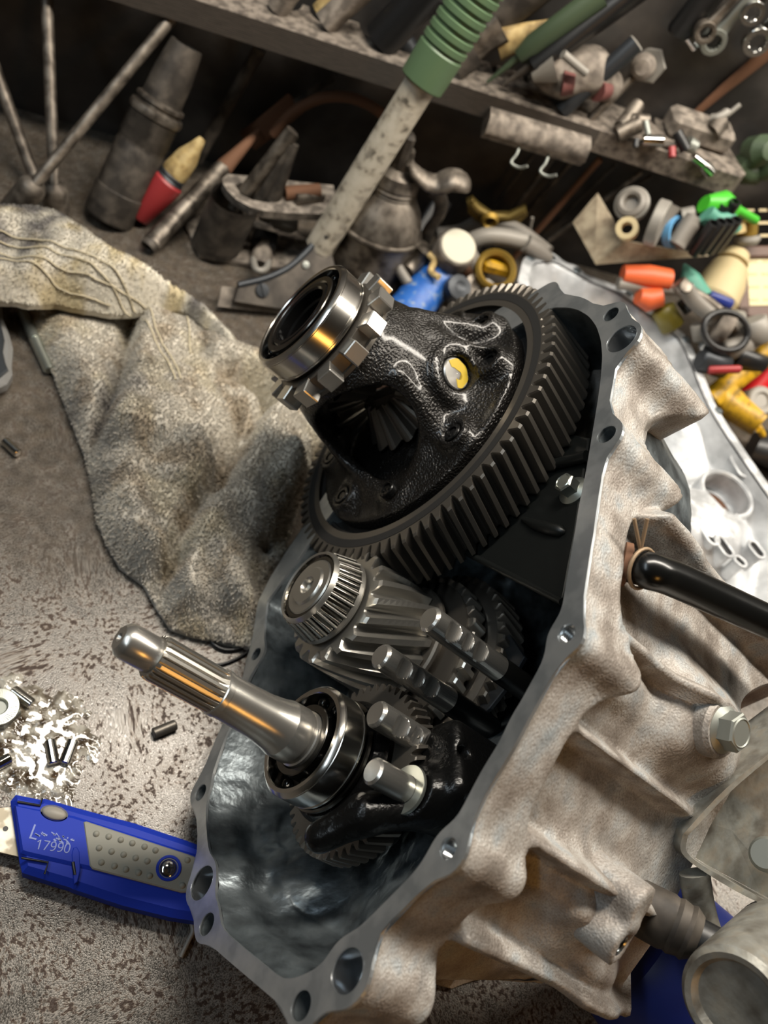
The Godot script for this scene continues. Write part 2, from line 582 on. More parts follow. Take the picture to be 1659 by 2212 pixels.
# the steel bench top: rust freckles and scratches on oily steel, and fine dust lying over it towards the wall (wear that stays put)
func bench_material() -> StandardMaterial3D:
	var w := 1024
	var im := Image.create_empty(w, w, false, Image.FORMAT_RGB8)
	var hm := Image.create_empty(w, w, false, Image.FORMAT_RGB8)
	var ns := noise(0.045, 4, 53)
	var nf := noise(0.16, 2, 52)
	var nb := noise(0.008, 3, 56)
	var wrap := func(n: FastNoiseLite, x: float, y: float) -> float:
		# seamless: read the noise on a torus
		var a := TAU * x / w
		var b := TAU * y / w
		var r := w / TAU
		return n.get_noise_3d(r * cos(a), r * sin(a) + r * 0.73 * cos(b), r * sin(b))
	for y in w:
		for x in w:
			var f: float = wrap.call(nf, x, y)
			var b: float = wrap.call(nb, x, y)
			var k: float = wrap.call(ns, x, y)
			var rust := smoothstep(0.08, 0.34, k + 0.5 * b)
			var pit := smoothstep(0.22, 0.42, k + 0.35 * b + 0.12 * f)
			var c := Color(0.44, 0.42, 0.395) * (0.95 + 0.45 * f + 0.25 * b)
			c = c.lerp(Color(0.29, 0.225, 0.17), rust * 0.55)
			c = c.lerp(Color(0.17, 0.105, 0.065), pit * 0.8)
			im.set_pixel(x, y, c)
			var r := clampf(0.34 + 0.26 * f + 0.12 * b + 0.2 * pit, 0.1, 0.8)
			hm.set_pixel(x, y, Color(r, r, r))
	var m := mat("bench_top", Color.WHITE, 1.0, 0.25)
	m.albedo_texture = ImageTexture.create_from_image(im)
	m.roughness_texture = ImageTexture.create_from_image(hm)
	bump(m, m.roughness_texture, 0.018)
	var d := 640
	var dm := Image.create_empty(d, d, false, Image.FORMAT_RGBA8)
	var n1 := noise(0.012, 4, 57)
	var n2 := noise(0.2, 2, 58)
	for y in d:
		for x in d:
			var px := (x + 0.5) / d * 1.6 - 0.8
			var pz := (y + 0.5) / d * 1.6 - 1.2
			var back := smoothstep(-0.22, -0.34, pz + 0.10 * n1.get_noise_2d(x, y) + 0.25 * (px + 0.15))
			var a := back * clampf(0.72 + 0.5 * n2.get_noise_2d(x, y), 0.0, 0.9)
			var v := 1.0 + 0.25 * n2.get_noise_2d(y, x)
			dm.set_pixel(x, y, Color(0.315 * v, 0.282 * v, 0.245 * v, a))
	m.detail_enabled = true
	m.detail_blend_mode = BaseMaterial3D.BLEND_MODE_MIX
	m.detail_albedo = ImageTexture.create_from_image(dm)
	m.detail_uv_layer = BaseMaterial3D.DETAIL_UV_2
	return m

# ---------------------------------------------------------------- the place
func _ready() -> void:
	rng.seed = 7
	var cam := Camera3D.new()
	cam.name = "camera"
	cam.transform = Transform3D(Vector3(0.8779830, 0.3044855, -0.3693704), Vector3(-0.4786919, 0.5584658, -0.6774732), Vector3(-0.0000000, 0.7716246, 0.6360782), Vector3(0.0000000, 0.5070000, 0.0000000))
	cam.fov = 60.4078
	cam.near = 0.02
	var at := CameraAttributesPhysical.new()
	at.frustum_focal_length = 12.0 / tan(deg_to_rad(60.4078 / 2.0))
	at.frustum_focus_distance = 0.42
	at.frustum_near = 0.02
	at.exposure_aperture = 5.2
	cam.attributes = at
	add_child(cam)
	cam.fov = 60.4078
	var we := WorldEnvironment.new()
	we.name = "environment"
	var env := Environment.new()
	env.background_mode = Environment.BG_COLOR
	env.background_color = Color(0.02, 0.02, 0.02)
	env.tonemap_mode = Environment.TONE_MAPPER_LINEAR
	env.tonemap_exposure = 1.0
	env.sdfgi_enabled = true
	env.ssao_enabled = true
	env.ssil_enabled = true
	we.environment = env
	add_child(we)
	make_materials()
	# lamps: a long tube fitting over the bench, a second one further back in the room, a warm bulb beyond the right end
	tube_lamp(WT * Vector3(0.72, 0.95, 0.24), 1.75, 0.09, 0.0, 3.0, Color(1.0, 0.965, 0.91), "long white tube lamp fixed high over the bench near the back wall")
	tube_lamp(Vector3(-0.85, 1.45, 0.35), 1.2, 0.16, 70.0, 0.7, Color(0.86, 0.94, 1.0), "cool white tube lamp hanging in the room behind the viewer")
	work_lamp(Vector3(1.0, 0.62, 0.65), Vector3(0.05, 0.25, -0.3), 0.22, 0.09, Color(1.0, 0.70, 0.30))
	room()
	bench()
	shelf()
	gearbox()
	differential()
	output_shaft()
	input_shaft()
	rails()
	second_half()
	towel()
	bench_items()
	back_tools()
	shelf_tools()
	clutter()

func tube_lamp(p: Vector3, length: float, wid: float, turn: float, energy: float, col: Color, label: String) -> void:
	var xf := Transform3D(WT.basis * Basis(Vector3.UP, deg_to_rad(turn)), p)
	var t := thing("ceiling_lamp", label, "lamp", xf)
	var s := st()
	rbox(s, Vector3(length + 0.06, 0.05, wid + 0.04), 0.01, Transform3D(Basis(), Vector3(0, 0.04, 0)))
	part("housing", s, M.room_wall, t)
	s = st()
	rbox(s, Vector3(length, 0.012, wid), 0.004, Transform3D(Basis(), Vector3(0, 0.008, 0)))
	part("lamp_tube", s, M.lamp_glow, t)
	var up := 2.07 - p.y
	for k in [-0.4, 0.4]:
		s = st()
		rbox(s, Vector3(0.02, up - 0.06, 0.02), 0.004, Transform3D(Basis(), Vector3(length * k, 0.03 + up / 2, 0)))
		part("hanger", s, M.room_wall, t)
	var l := AreaLight3D.new()
	l.name = "lamp_light"
	l.area_size = Vector2(length, wid)
	l.light_energy = energy
	l.light_color = col
	l.shadow_enabled = true
	l.set("area_range", 12.0)
	l.transform = Transform3D(Basis(Vector3.RIGHT, -PI / 2), Vector3(0, -0.004, 0))
	t.add_child(l)

func work_lamp(p: Vector3, aim: Vector3, size: float, energy: float, col: Color) -> void:
	var t := thing("work_lamp", "warm square work lamp standing off to the right of the bench", "lamp", Transform3D(Basis.looking_at(aim - p), p))
	var s := st()
	rbox(s, Vector3(size + 0.03, size + 0.03, 0.05), 0.01, Transform3D(Basis(), Vector3(0, 0, 0.035)))
	part("housing", s, M.black_plastic, t)
	s = st()
	rbox(s, Vector3(size, size, 0.008), 0.002, Transform3D(Basis(), Vector3(0, 0, 0.008)))
	part("lamp_panel", s, M.bulb_glow, t)
	s = st()
	var foot: Vector3 = t.transform.affine_inverse() * Vector3(p.x + 0.12, -0.86, p.z + 0.12)
	tube(s, [Vector3(0, 0, 0.05), foot], 0.012, 10)
	part("stand", s, M.black_plastic, t)
	var l := AreaLight3D.new()
	l.name = "lamp_light"
	l.area_size = Vector2(size, size)
	l.light_energy = energy
	l.light_color = col
	l.shadow_enabled = true
	l.set("area_range", 12.0)
	l.position = Vector3(0, 0, -0.002)
	t.add_child(l)

func room() -> void:
	var W := func(called: String, size: Vector3, at: Vector3, m: Material):
		var s := st()
		rbox(s, size, 0.005, WT * Transform3D(Basis(), at))
		struct(called, s, m)
	W.call("wall_back", Vector3(5.2, 3.0, 0.1), Vector3(0.3, 0.6, -0.05), M.wall_paint)
	W.call("wall_left", Vector3(0.1, 3.0, 4.0), Vector3(-2.3, 0.6, 1.95), M.room_wall)
	W.call("wall_right", Vector3(0.1, 3.0, 4.0), Vector3(2.9, 0.6, 1.95), M.room_wall)
	W.call("wall_front", Vector3(5.2, 3.0, 0.1), Vector3(0.3, 0.6, 3.95), M.room_wall)
	W.call("floor", Vector3(5.2, 0.1, 4.1), Vector3(0.3, -0.92, 1.95), M.room_floor)
	W.call("ceiling", Vector3(5.2, 0.1, 4.1), Vector3(0.3, 2.12, 1.95), M.room_wall)

func bench() -> void:
	var t := thing("workbench", "steel-topped workbench, dusty brown at the back, rust-freckled and oily in front", "workbench", WT)
	var m := bench_material()
	var s := st()
	var inv := WT
	var c := [Vector3(-1.1, 0, 0.0), Vector3(1.5, 0, 0.0), Vector3(1.5, 0, 1.15), Vector3(-1.1, 0, 1.15)]
	for k in [0, 1, 2, 0, 2, 3]:
		var w: Vector3 = inv * c[k]
		s.set_uv(Vector2(w.x, w.z) / 0.15)
		s.set_uv2(Vector2((w.x + 0.8) / 1.6, (w.z + 1.2) / 1.6))
		s.add_vertex(c[k])
	part("bench_top", s, m, t)
	s = st()
	rbox(s, Vector3(2.6, 0.06, 1.15), 0.002, Transform3D(Basis(), Vector3(0.2, -0.0305, 0.575)))
	part("bench_slab", s, M.dirty_dark, t)
	for x in [-1.0, 1.4]:
		for z in [0.08, 1.07]:
			s = st()
			rbox(s, Vector3(0.07, 0.81, 0.07), 0.004, Transform3D(Basis(), Vector3(x, -0.465, z)))
			part("leg", s, M.dirty_dark, t)
	# oily water spilt on the front of the bench
	var pud := st()
	var P := PackedVector2Array([Vector2(-0.1551, -0.161), Vector2(-0.1503, -0.1704), Vector2(-0.1391, -0.1798), Vector2(-0.127, -0.1777), Vector2(-0.1171, -0.183), Vector2(-0.1052, -0.1857), Vector2(-0.0939, -0.1825), Vector2(-0.0933, -0.1748), Vector2(-0.0796, -0.17), Vector2(-0.0792, -0.158), Vector2(-0.0804, -0.1489), Vector2(-0.074, -0.1373), Vector2(-0.0705, -0.128), Vector2(-0.0918, -0.1221), Vector2(-0.1021, -0.1207), Vector2(-0.1158, -0.1203), Vector2(-0.1333, -0.1249), Vector2(-0.1496, -0.1423)])
	puddle(pud, P, 0.0012)
	single("oil_puddle", pud, puddle_mat(), "shiny spilt oily water round the loose pins, left of the splined shaft", "puddle").set_meta("kind", "stuff")

func puddle_mat() -> StandardMaterial3D:
	var m := mat("puddle", Color("c9c5bd"), 0.1, 0.0)
	m.albedo_texture = ntex(256, 0.02, 4, 61, [Color("4d3d2c"), Color("8f887c"), Color("d8d6d0")], [0.25, 0.42, 0.6])
	m.uv1_triplanar = true
	m.uv1_scale = Vector3.ONE * 14.0
	m.clearcoat_enabled = true
	m.clearcoat_roughness = 0.04
	bump(m, ntex(256, 0.03, 3, 62), 0.25)
	return m

func puddle(s: SurfaceTool, poly: PackedVector2Array, h: float) -> void:
	var n := noise(90.0, 3, 63)
	var lo := poly[0]
	var hi := poly[0]
	for p in poly:
		lo = lo.min(p)
		hi = hi.max(p)
	var stp := 0.0018
	var nx := int((hi.x - lo.x) / stp) + 2
	var nz := int((hi.y - lo.y) / stp) + 2
	var H := PackedFloat32Array()
	for j in nz:
		for i in nx:
			var p := lo + Vector2(i, j) * stp
			var d := edge_dist(poly, p)
			var q := d + 0.010 * n.get_noise_2d(p.x, p.y) - 0.002
			H.append(minf(h, h * sqrt(maxf(q, 0.0) / 0.004)) * (1.0 + 0.28 * n.get_noise_2d(p.x * 1.3, p.y * 1.3)) if q > 0 else -1.0)
	for j in nz - 1:
		for i in nx - 1:
			var k := i + j * nx
			if H[k] > 0 or H[k + 1] > 0 or H[k + nx] > 0 or H[k + nx + 1] > 0:
				var v := []
				for o in [[0, 0], [1, 0], [1, 1], [0, 1]]:
					var p := lo + Vector2(i + o[0], j + o[1]) * stp
					v.append(Vector3(p.x, maxf(H[k + o[0] + o[1] * nx], 0.0) + 0.0002, p.y))
				quad(s, v[0], v[1], v[2], v[3], 1)

# signed distance inside a polygon (positive inside)
func edge_dist(poly: PackedVector2Array, p: Vector2) -> float:
	var d := 1e9
	for i in poly.size():
		d = minf(d, p.distance_squared_to(Geometry2D.get_closest_point_to_segment(p, poly[i], poly[(i + 1) % poly.size()])))
	return sqrt(d) if Geometry2D.is_point_in_polygon(p, poly) else -sqrt(d)

func resample(P: PackedVector2Array, step: float) -> PackedVector2Array:
	var L := [0.0]
	for i in P.size():
		L.append(L[-1] + P[i].distance_to(P[(i + 1) % P.size()]))
	var n := int(round(L[-1] / step))
	var out := PackedVector2Array()
	var k := 0
	for i in n:
		var t: float = L[-1] * i / n
		while L[k + 1] < t:
			k += 1
		out.append(P[k].lerp(P[(k + 1) % P.size()], (t - L[k]) / (L[k + 1] - L[k])))
	return out

func blur(P: PackedVector2Array, sg: int) -> PackedVector2Array:
	var out := PackedVector2Array()
	var n := P.size()
	for i in n:
		var a := Vector2.ZERO
		var w := 0.0
		for k in range(-3 * sg, 3 * sg + 1):
			var g := exp(-0.5 * k * k / float(sg * sg))
			a += P[(i + k + n * 4) % n] * g
			w += g
		out.append(a / w)
	return out

func normals2(P: PackedVector2Array) -> PackedVector2Array:
	var out := PackedVector2Array()
	var n := P.size()
	var sg := signf(poly_area(P))
	for i in n:
		var t := (P[(i + 1) % n] - P[(i + n - 1) % n]).normalized()
		out.append(Vector2(t.y, -t.x) * sg)
	return out

func gearbox() -> void:
	var t := thing("gearbox_case", "open cast aluminium gearbox case with machined flange, lying on the bench full of gears", "gearbox case", G)
	var O := PackedVector2Array([Vector2(-0.0897, 0.0935), Vector2(-0.0565, 0.1171), Vector2(-0.0537, 0.1197), Vector2(-0.0507, 0.1255), Vector2(-0.0485, 0.1287), Vector2(-0.0444, 0.1313), Vector2(-0.0399, 0.1316), Vector2(-0.0372, 0.1285), Vector2(-0.0322, 0.1261), Vector2(-0.0278, 0.126), Vector2(-0.0205, 0.1278), Vector2(-0.0163, 0.1274), Vector2(-0.0108, 0.1251), Vector2(-0.0081, 0.1215), Vector2(-0.0063, 0.1173), Vector2(-0.0061, 0.1135), Vector2(-0.0047, 0.1095), Vector2(-0.0019, 0.1056), Vector2(0.0009, 0.1034), Vector2(0.007, 0.1015), Vector2(0.014, 0.0985), Vector2(0.0211, 0.0956), Vector2(0.0266, 0.0945), Vector2(0.0319, 0.0954), Vector2(0.0359, 0.0945), Vector2(0.0401, 0.091), Vector2(0.0418, 0.0873), Vector2(0.0426, 0.0823), Vector2(0.0452, 0.0784), Vector2(0.049, 0.0737), Vector2(0.0535, 0.0687), Vector2(0.0587, 0.0644), Vector2(0.0646, 0.0593), Vector2(0.0685, 0.0556), Vector2(0.0725, 0.0513), Vector2(0.0786, 0.0453), Vector2(0.0862, 0.0373), Vector2(0.0917, 0.0329), Vector2(0.0958, 0.0308), Vector2(0.1, 0.0304), Vector2(0.1034, 0.0286), Vector2(0.1054, 0.0248), Vector2(0.1059, 0.0212), Vector2(0.1061, 0.0162), Vector2(0.1072, 0.0111), Vector2(0.1098, 0.0033), Vector2(0.1135, -0.0067), Vector2(0.117, -0.0158), Vector2(0.1192, -0.0208), Vector2(0.1215, -0.0285), Vector2(0.125, -0.0376), Vector2(0.1286, -0.047), Vector2(0.1308, -0.0537), Vector2(0.1326, -0.0565), Vector2(0.1362, -0.0605), Vector2(0.1413, -0.063), Vector2(0.1446, -0.0673), Vector2(0.1455, -0.0729), Vector2(0.1431, -0.079), Vector2(0.1417, -0.0851), Vector2(0.1428, -0.092), Vector2(0.1455, -0.0984), Vector2(0.1478, -0.1055), Vector2(0.1505, -0.1112), Vector2(0.1542, -0.1148), Vector2(0.1595, -0.1167), Vector2(0.1648, -0.1185), Vector2(0.1679, -0.1228), Vector2(0.1693, -0.1282), Vector2(0.1678, -0.1335), Vector2(0.1658, -0.1396), Vector2(0.165, -0.1454), Vector2(0.1663, -0.1513), Vector2(0.1659, -0.1554), Vector2(0.1637, -0.1587), Vector2(0.1609, -0.16), Vector2(0.1576, -0.1616), Vector2(0.1539, -0.1658), Vector2(0.1516, -0.1697), Vector2(0.1488, -0.1786), Vector2(0.1455, -0.1863), Vector2(0.1405, -0.1947), Vector2(0.1366, -0.2012), Vector2(0.1353, -0.2079), Vector2(0.1361, -0.2145), Vector2(0.1353, -0.2174), Vector2(0.1323, -0.2208), Vector2(0.1293, -0.2218), Vector2(0.1161, -0.2245), Vector2(0.0967, -0.235), Vector2(0.0712, -0.2351), Vector2(0.0361, -0.223), Vector2(-0.004, -0.2094), Vector2(-0.0409, -0.1916), Vector2(-0.064, -0.1708), Vector2(-0.0853, -0.1523), Vector2(-0.0991, -0.138), Vector2(-0.1078, -0.124), Vector2(-0.1081, -0.1124), Vector2(-0.108, -0.1008), Vector2(-0.1084, -0.0892), Vector2(-0.1111, -0.0822), Vector2(-0.1111, -0.0741), Vector2(-0.1122, -0.0668), Vector2(-0.1191, -0.0538), Vector2(-0.1249, -0.0419), Vector2(-0.1275, -0.038), Vector2(-0.1311, -0.0303), Vector2(-0.1349, -0.0209), Vector2(-0.1398, -0.014), Vector2(-0.1438, -0.0103), Vector2(-0.1444, -0.0053), Vector2(-0.1421, -0.0005), Vector2(-0.1368, 0.0054), Vector2(-0.1343, 0.0108), Vector2(-0.1307, 0.0213), Vector2(-0.1289, 0.0314), Vector2(-0.1303, 0.0395), Vector2(-0.1327, 0.0454), Vector2(-0.133, 0.0508), Vector2(-0.1304, 0.0559), Vector2(-0.1255, 0.06), Vector2(-0.1225, 0.0651), Vector2(-0.1208, 0.0716), Vector2(-0.1183, 0.0764), Vector2(-0.1145, 0.0791), Vector2(-0.1094, 0.0801), Vector2(-0.1041, 0.0831), Vector2(-0.0949, 0.0899)])
	var I := PackedVector2Array([Vector2(-0.1267, -0.0028), Vector2(-0.1281, 0.003), Vector2(-0.1275, 0.0077), Vector2(-0.1249, 0.0168), Vector2(-0.1216, 0.027), Vector2(-0.1185, 0.0344), Vector2(-0.113, 0.0397), Vector2(-0.1103, 0.0451), Vector2(-0.1095, 0.0518), Vector2(-0.1087, 0.0589), Vector2(-0.1047, 0.0643), Vector2(-0.1026, 0.07), Vector2(-0.1004, 0.0751), Vector2(-0.0938, 0.0808), Vector2(-0.0816, 0.0898), Vector2(-0.0695, 0.0984), Vector2(-0.0619, 0.104), Vector2(-0.0569, 0.1074), Vector2(-0.0526, 0.1092), Vector2(-0.0476, 0.1099), Vector2(-0.0429, 0.1099), Vector2(-0.0366, 0.1095), Vector2(-0.0313, 0.1078), Vector2(-0.0284, 0.105), Vector2(-0.0248, 0.1023), Vector2(-0.0195, 0.1012), Vector2(-0.0136, 0.1008), Vector2(-0.0073, 0.0983), Vector2(0.0036, 0.0937), Vector2(0.0144, 0.0891), Vector2(0.0195, 0.086), Vector2(0.0231, 0.0824), Vector2(0.0261, 0.079), Vector2(0.0297, 0.077), Vector2(0.0361, 0.0754), Vector2(0.0397, 0.0729), Vector2(0.0435, 0.0686), Vector2(0.0511, 0.0606), Vector2(0.0609, 0.0522), Vector2(0.067, 0.0447), Vector2(0.0738, 0.0388), Vector2(0.0782, 0.0342), Vector2(0.0833, 0.0294), Vector2(0.0865, 0.025), Vector2(0.0881, 0.0199), Vector2(0.0888, 0.0168), Vector2(0.0914, 0.0138), Vector2(0.095, 0.0113), Vector2(0.0979, 0.0078), Vector2(0.0994, 0.0039), Vector2(0.1014, -0.0022), Vector2(0.1044, -0.0096), Vector2(0.1088, -0.0217), Vector2(0.1109, -0.0269), Vector2(0.1154, -0.0396), Vector2(0.1232, -0.0584), Vector2(0.1309, -0.079), Vector2(0.1374, -0.0964), Vector2(0.1424, -0.1112), Vector2(0.1464, -0.1256), Vector2(0.1484, -0.1385), Vector2(0.1486, -0.1516), Vector2(0.1466, -0.1642), Vector2(0.1425, -0.1758), Vector2(0.1377, -0.1844), Vector2(0.1279, -0.1966), Vector2(0.1126, -0.2019), Vector2(0.0931, -0.2069), Vector2(0.0681, -0.2017), Vector2(0.0383, -0.1908), Vector2(0.0039, -0.1808), Vector2(-0.0274, -0.1693), Vector2(-0.0509, -0.1532), Vector2(-0.0702, -0.1385), Vector2(-0.0876, -0.1266), Vector2(-0.0988, -0.1184), Vector2(-0.0982, -0.1047), Vector2(-0.0967, -0.0883), Vector2(-0.0944, -0.0814), Vector2(-0.0952, -0.0751), Vector2(-0.1004, -0.0709), Vector2(-0.1045, -0.0667), Vector2(-0.1069, -0.0617), Vector2(-0.1123, -0.0498), Vector2(-0.1177, -0.0371), Vector2(-0.121, -0.0302), Vector2(-0.1242, -0.021), Vector2(-0.1269, -0.012), Vector2(-0.1264, -0.006)])
	var holes := [[-0.1023, -0.08, 0.004, 0], [-0.1347, -0.0047, 0.0045, 0], [-0.1206, 0.0487, 0.0082, 1], [-0.1116, 0.0708, 0.0051, 0], [-0.0433, 0.1209, 0.0054, 0], [-0.0188, 0.1147, 0.0081, 1], [0.0324, 0.0851, 0.0042, 2], [0.0977, 0.0205, 0.0042, 2], [0.1369, -0.0716, 0.0047, 0], [0.1581, -0.1285, 0.0082, 1], [0.1576, -0.1526, 0.0044, 0]]
	O = resample(O, 0.0025)
	O = blur(O, 1)
	I = blur(resample(I, 0.0025), 1)
	# machined flange face, 1.6 mm proud, with its bolt and dowel holes
	var cmb := CSGCombiner3D.new()
	cmb.name = "flange_face"
	var pl := CSGPolygon3D.new()
	pl.polygon = O
	pl.depth = 0.0016
	pl.name = "flange_outline"
	pl.rotation_degrees.x = 90
	pl.position.y = -0.0016
	cmb.add_child(pl)
	var pi := CSGPolygon3D.new()
	pi.polygon = I
	pi.depth = 0.006
	pi.name = "flange_opening"
	pi.rotation_degrees.x = 90
	pi.position.y = -0.003
	pi.operation = CSGShape3D.OPERATION_SUBTRACTION
	cmb.add_child(pi)
	for h in holes:
		var cy := CSGCylinder3D.new()
		cy.name = "bolt_hole"
		cy.radius = h[2]
		cy.height = 0.01
		cy.sides = 28
		cy.position = Vector3(h[0], 0, h[1])
		cy.operation = CSGShape3D.OPERATION_SUBTRACTION
		cmb.add_child(cy, true)
	cmb.material_override = M.machined
	t.add_child(cmb)
	for h in holes:
		var s := st()
		var r: float = h[2]
		if h[3] == 2:
			var prof := [[r + 0.0006, 0.0], [r, -0.0012]]
			for k in 14:
				prof.append([r - 0.0007, -0.0016 - k * 0.00125])
				prof.append([r, -0.0016 - k * 0.00125 - 0.0006])
			prof.append([r, -0.024])
			prof.append([0.0, -0.024])
			lathe(s, prof, 28, Transform3D(Basis(), Vector3(h[0], 0, h[1])), 10.0)
			part("threaded_hole", s, M.thread, t)
		else:
			lathe(s, [[r + 0.0004, 0.00005], [r, -0.0005], [r, -0.014 if h[3] == 1 else -0.03], [r * 0.8, -0.0145 if h[3] == 1 else -0.0305], [r * 0.78, -0.03], [0, -0.031]], 28, Transform3D(Basis(), Vector3(h[0], 0, h[1])))
			part("dowel_bore" if h[3] == 1 else "bolt_hole", s, M.bore if h[3] == 1 else M.cast_inside, t)
	# outer wall: follows the flange outline, falls back behind the rim, with ribs running along the shafts
	var n := O.size()
	var Sm := blur(O, 10)
	var N := normals2(Sm)
	var ribs := [[0.2121, 0.0030, 0.0090, 0.11, 0.15], [0.1678, 0.0034, 0.0115, 0.13, 0.2], [0.1212, 0.0042, 0.012, 0.16, 0.3], [0.3193, 0.0060, 0.014, 0.3, 0.4], [0.2587, 0.0038, 0.0105, 0.09, 0.14], [0.338, 0.006, 0.007, 0.05, 0.08]]
	var pads := [[0.2517, -0.115, 0.028, 0.034, 0.012], [0.2424, -0.05, 0.012, 0.02, 0.004], [0.1608, -0.085, 0.016, 0.035, 0.008], [0.1422, -0.10, 0.02, 0.03, 0.010], [0.2075, -0.10, 0.03, 0.05, -0.001], [0.338, -0.05, 0.022, 0.03, 0.007], [0.1189, -0.12, 0.02, 0.02, 0.008]]
	var long := [[0.4056, 0.042, 0.026], [0.338, 0.028, 0.02], [0.2424, 0.018, 0.018], [0.1538, 0.012, 0.02], [0.0932, 0.012, 0.03]]
	var nz := noise(70.0, 4, 71)
	var nw := 110
	var pts := []
	var per := n * 0.0025
	for j in nw + 1:
		for i in n:
			var si := float(i) / n
			var dep := 0.235
			var k0 := absf(wrapf(si - 0.1282, -0.5, 0.5)) * per
			dep -= 0.085 * smoothstep(0.24, 0.16, k0)
			var w := 0.0016 + dep * pow(float(j) / nw, 1.25)
			var wr := 0.027
			for b in long:
				wr += b[1] * exp(-pow(wrapf(si - b[0], -0.5, 0.5) * per / b[2], 2.0))
			var bl := smoothstep(wr - 0.003, wr + 0.0035, w)
			var under := smoothstep(0.003, 0.014, wrapf(0.1212 - si, -0.5, 0.5) * per) * smoothstep(0.17, 0.14, wrapf(0.1212 - si, -0.5, 0.5) * per)
			var u2: float = wrapf(si - 0.3193, -0.5, 0.5) * per
			var under2 := smoothstep(0.006, 0.020, u2) * smoothstep(0.33, 0.28, u2)
			var base := Sm[i] - N[i] * (0.0095 + 0.03 * w + under * (0.004 + 0.22 * maxf(w - 0.02, 0.0)) + under2 * minf(1.7 * maxf(w - maxf(0.042, wr - 0.012), 0.0), 0.075))
			var p := O[i].lerp(base, bl)
			# a cast shell narrows a little right behind the machined edge
			p -= N[i] * 0.0012 * smoothstep(0.0, 0.004, w)
			var up := 0.0
			for r in ribs:
				var ds: float = wrapf(si - r[0], -0.5, 0.5) * per
				if absf(ds) < r[1] * 3.0:
					up = maxf(up, r[2] * exp(-pow(absf(ds) / r[1], 4.0)) * (1.0 - smoothstep(r[3], r[4], w)))
			for q in pads:
				var ds: float = wrapf(si - q[0], -0.5, 0.5) * per
				if absf(ds) < q[2] * 3.0:
					up += q[4] * exp(-pow(absf(ds) / q[2], 4.0) - pow(absf(-w - q[1]) / q[3], 4.0))
			up *= bl
			up += 0.0006 * nz.get_noise_3d(p.x, -w, p.y) * smoothstep(0.0, 0.006, w)
			p += N[i] * up
			pts.append(Vector3(p.x, -w, p.y))
	# keep the low side clear of the bench
	var gi := G.affine_inverse()
	var down := gi.basis * Vector3.DOWN
	for k in pts.size():
		var wy: float = (G * pts[k]).y
		if wy < 0.003:
			pts[k] -= down * (0.003 - wy)
	var s := st()
	grid(s, pts, n, nw + 1, true)
	var last := nw * n
	var mid := Vector3.ZERO
	for i in n:
		mid += pts[last + i] / n
	for i in n:
		tri(s, pts[last + i], pts[last + (i + 1) % n], mid, 2)
	part("outer_wall", s, M.cast, t)
	# inside: a cup with bulges
	var ni := I.size()
	var cen := Vector2(0.02, -0.06)
	var bulges := [[Vector2(-0.1252, 0.026), 0.030, 0.030], [Vector2(-0.1077, 0.0541), 0.026, 0.034], [Vector2(-0.1216, 0.009), 0.018, 0.016], [Vector2(-0.1372, 0.0312), 0.012, 0.02], [Vector2(-0.0367, 0.0822), 0.02, 0.02]]
	pts = []
	var lev := 44
	for j in lev + 1:
		var f := float(j) / lev
		for i in ni:
			var inset := 0.007 * smoothstep(0.0, 0.07, f) + 0.012 * smoothstep(0.05, 0.35, f) + 0.9 * pow(maxf(f - 0.35, 0.0) / 0.65, 1.3) * I[i].distance_to(cen)
			var p := I[i].move_toward(cen, inset)
			var w := 0.0016 + 0.13 * smoothstep(-0.55, 0.5, f * 1.05 - 0.52) if false else 0.0016 + lerpf(0.050, 0.125, smoothstep(0.08, 0.20, p.distance_to(Vector2(-0.0532, 0.1046)))) * (1.0 - pow(1.0 - minf(f / 0.62, 1.0), 2.2))
			for b in bulges:
				w -= b[2] * exp(-p.distance_squared_to(b[0]) / (b[1] * b[1])) * smoothstep(0.02, 0.06, w) 
			w += 0.0014 * nz.get_noise_2d(p.x * 1.4, p.y * 1.4)
			pts.append(Vector3(p.x, -maxf(w, 0.0012), p.y))
	for k in pts.size():
		var wy: float = (G * pts[k]).y
		if wy < 0.014:
			pts[k] -= down * (0.014 - wy)
	s = st()
	grid(s, pts, ni, lev + 1, true)
	for i in ni:
		tri(s, pts[lev * ni + i], pts[lev * ni + (i + 1) % ni], Vector3(cen.x, -0.127, cen.y), 1)
	part("inner_wall", s, M.cast_inside, t)
	case_fittings(t)

# node transform with y along a direction of the gearbox frame
func ax(p: Vector3, d: Vector3) -> Transform3D:
	return Transform3D(along(d), p)

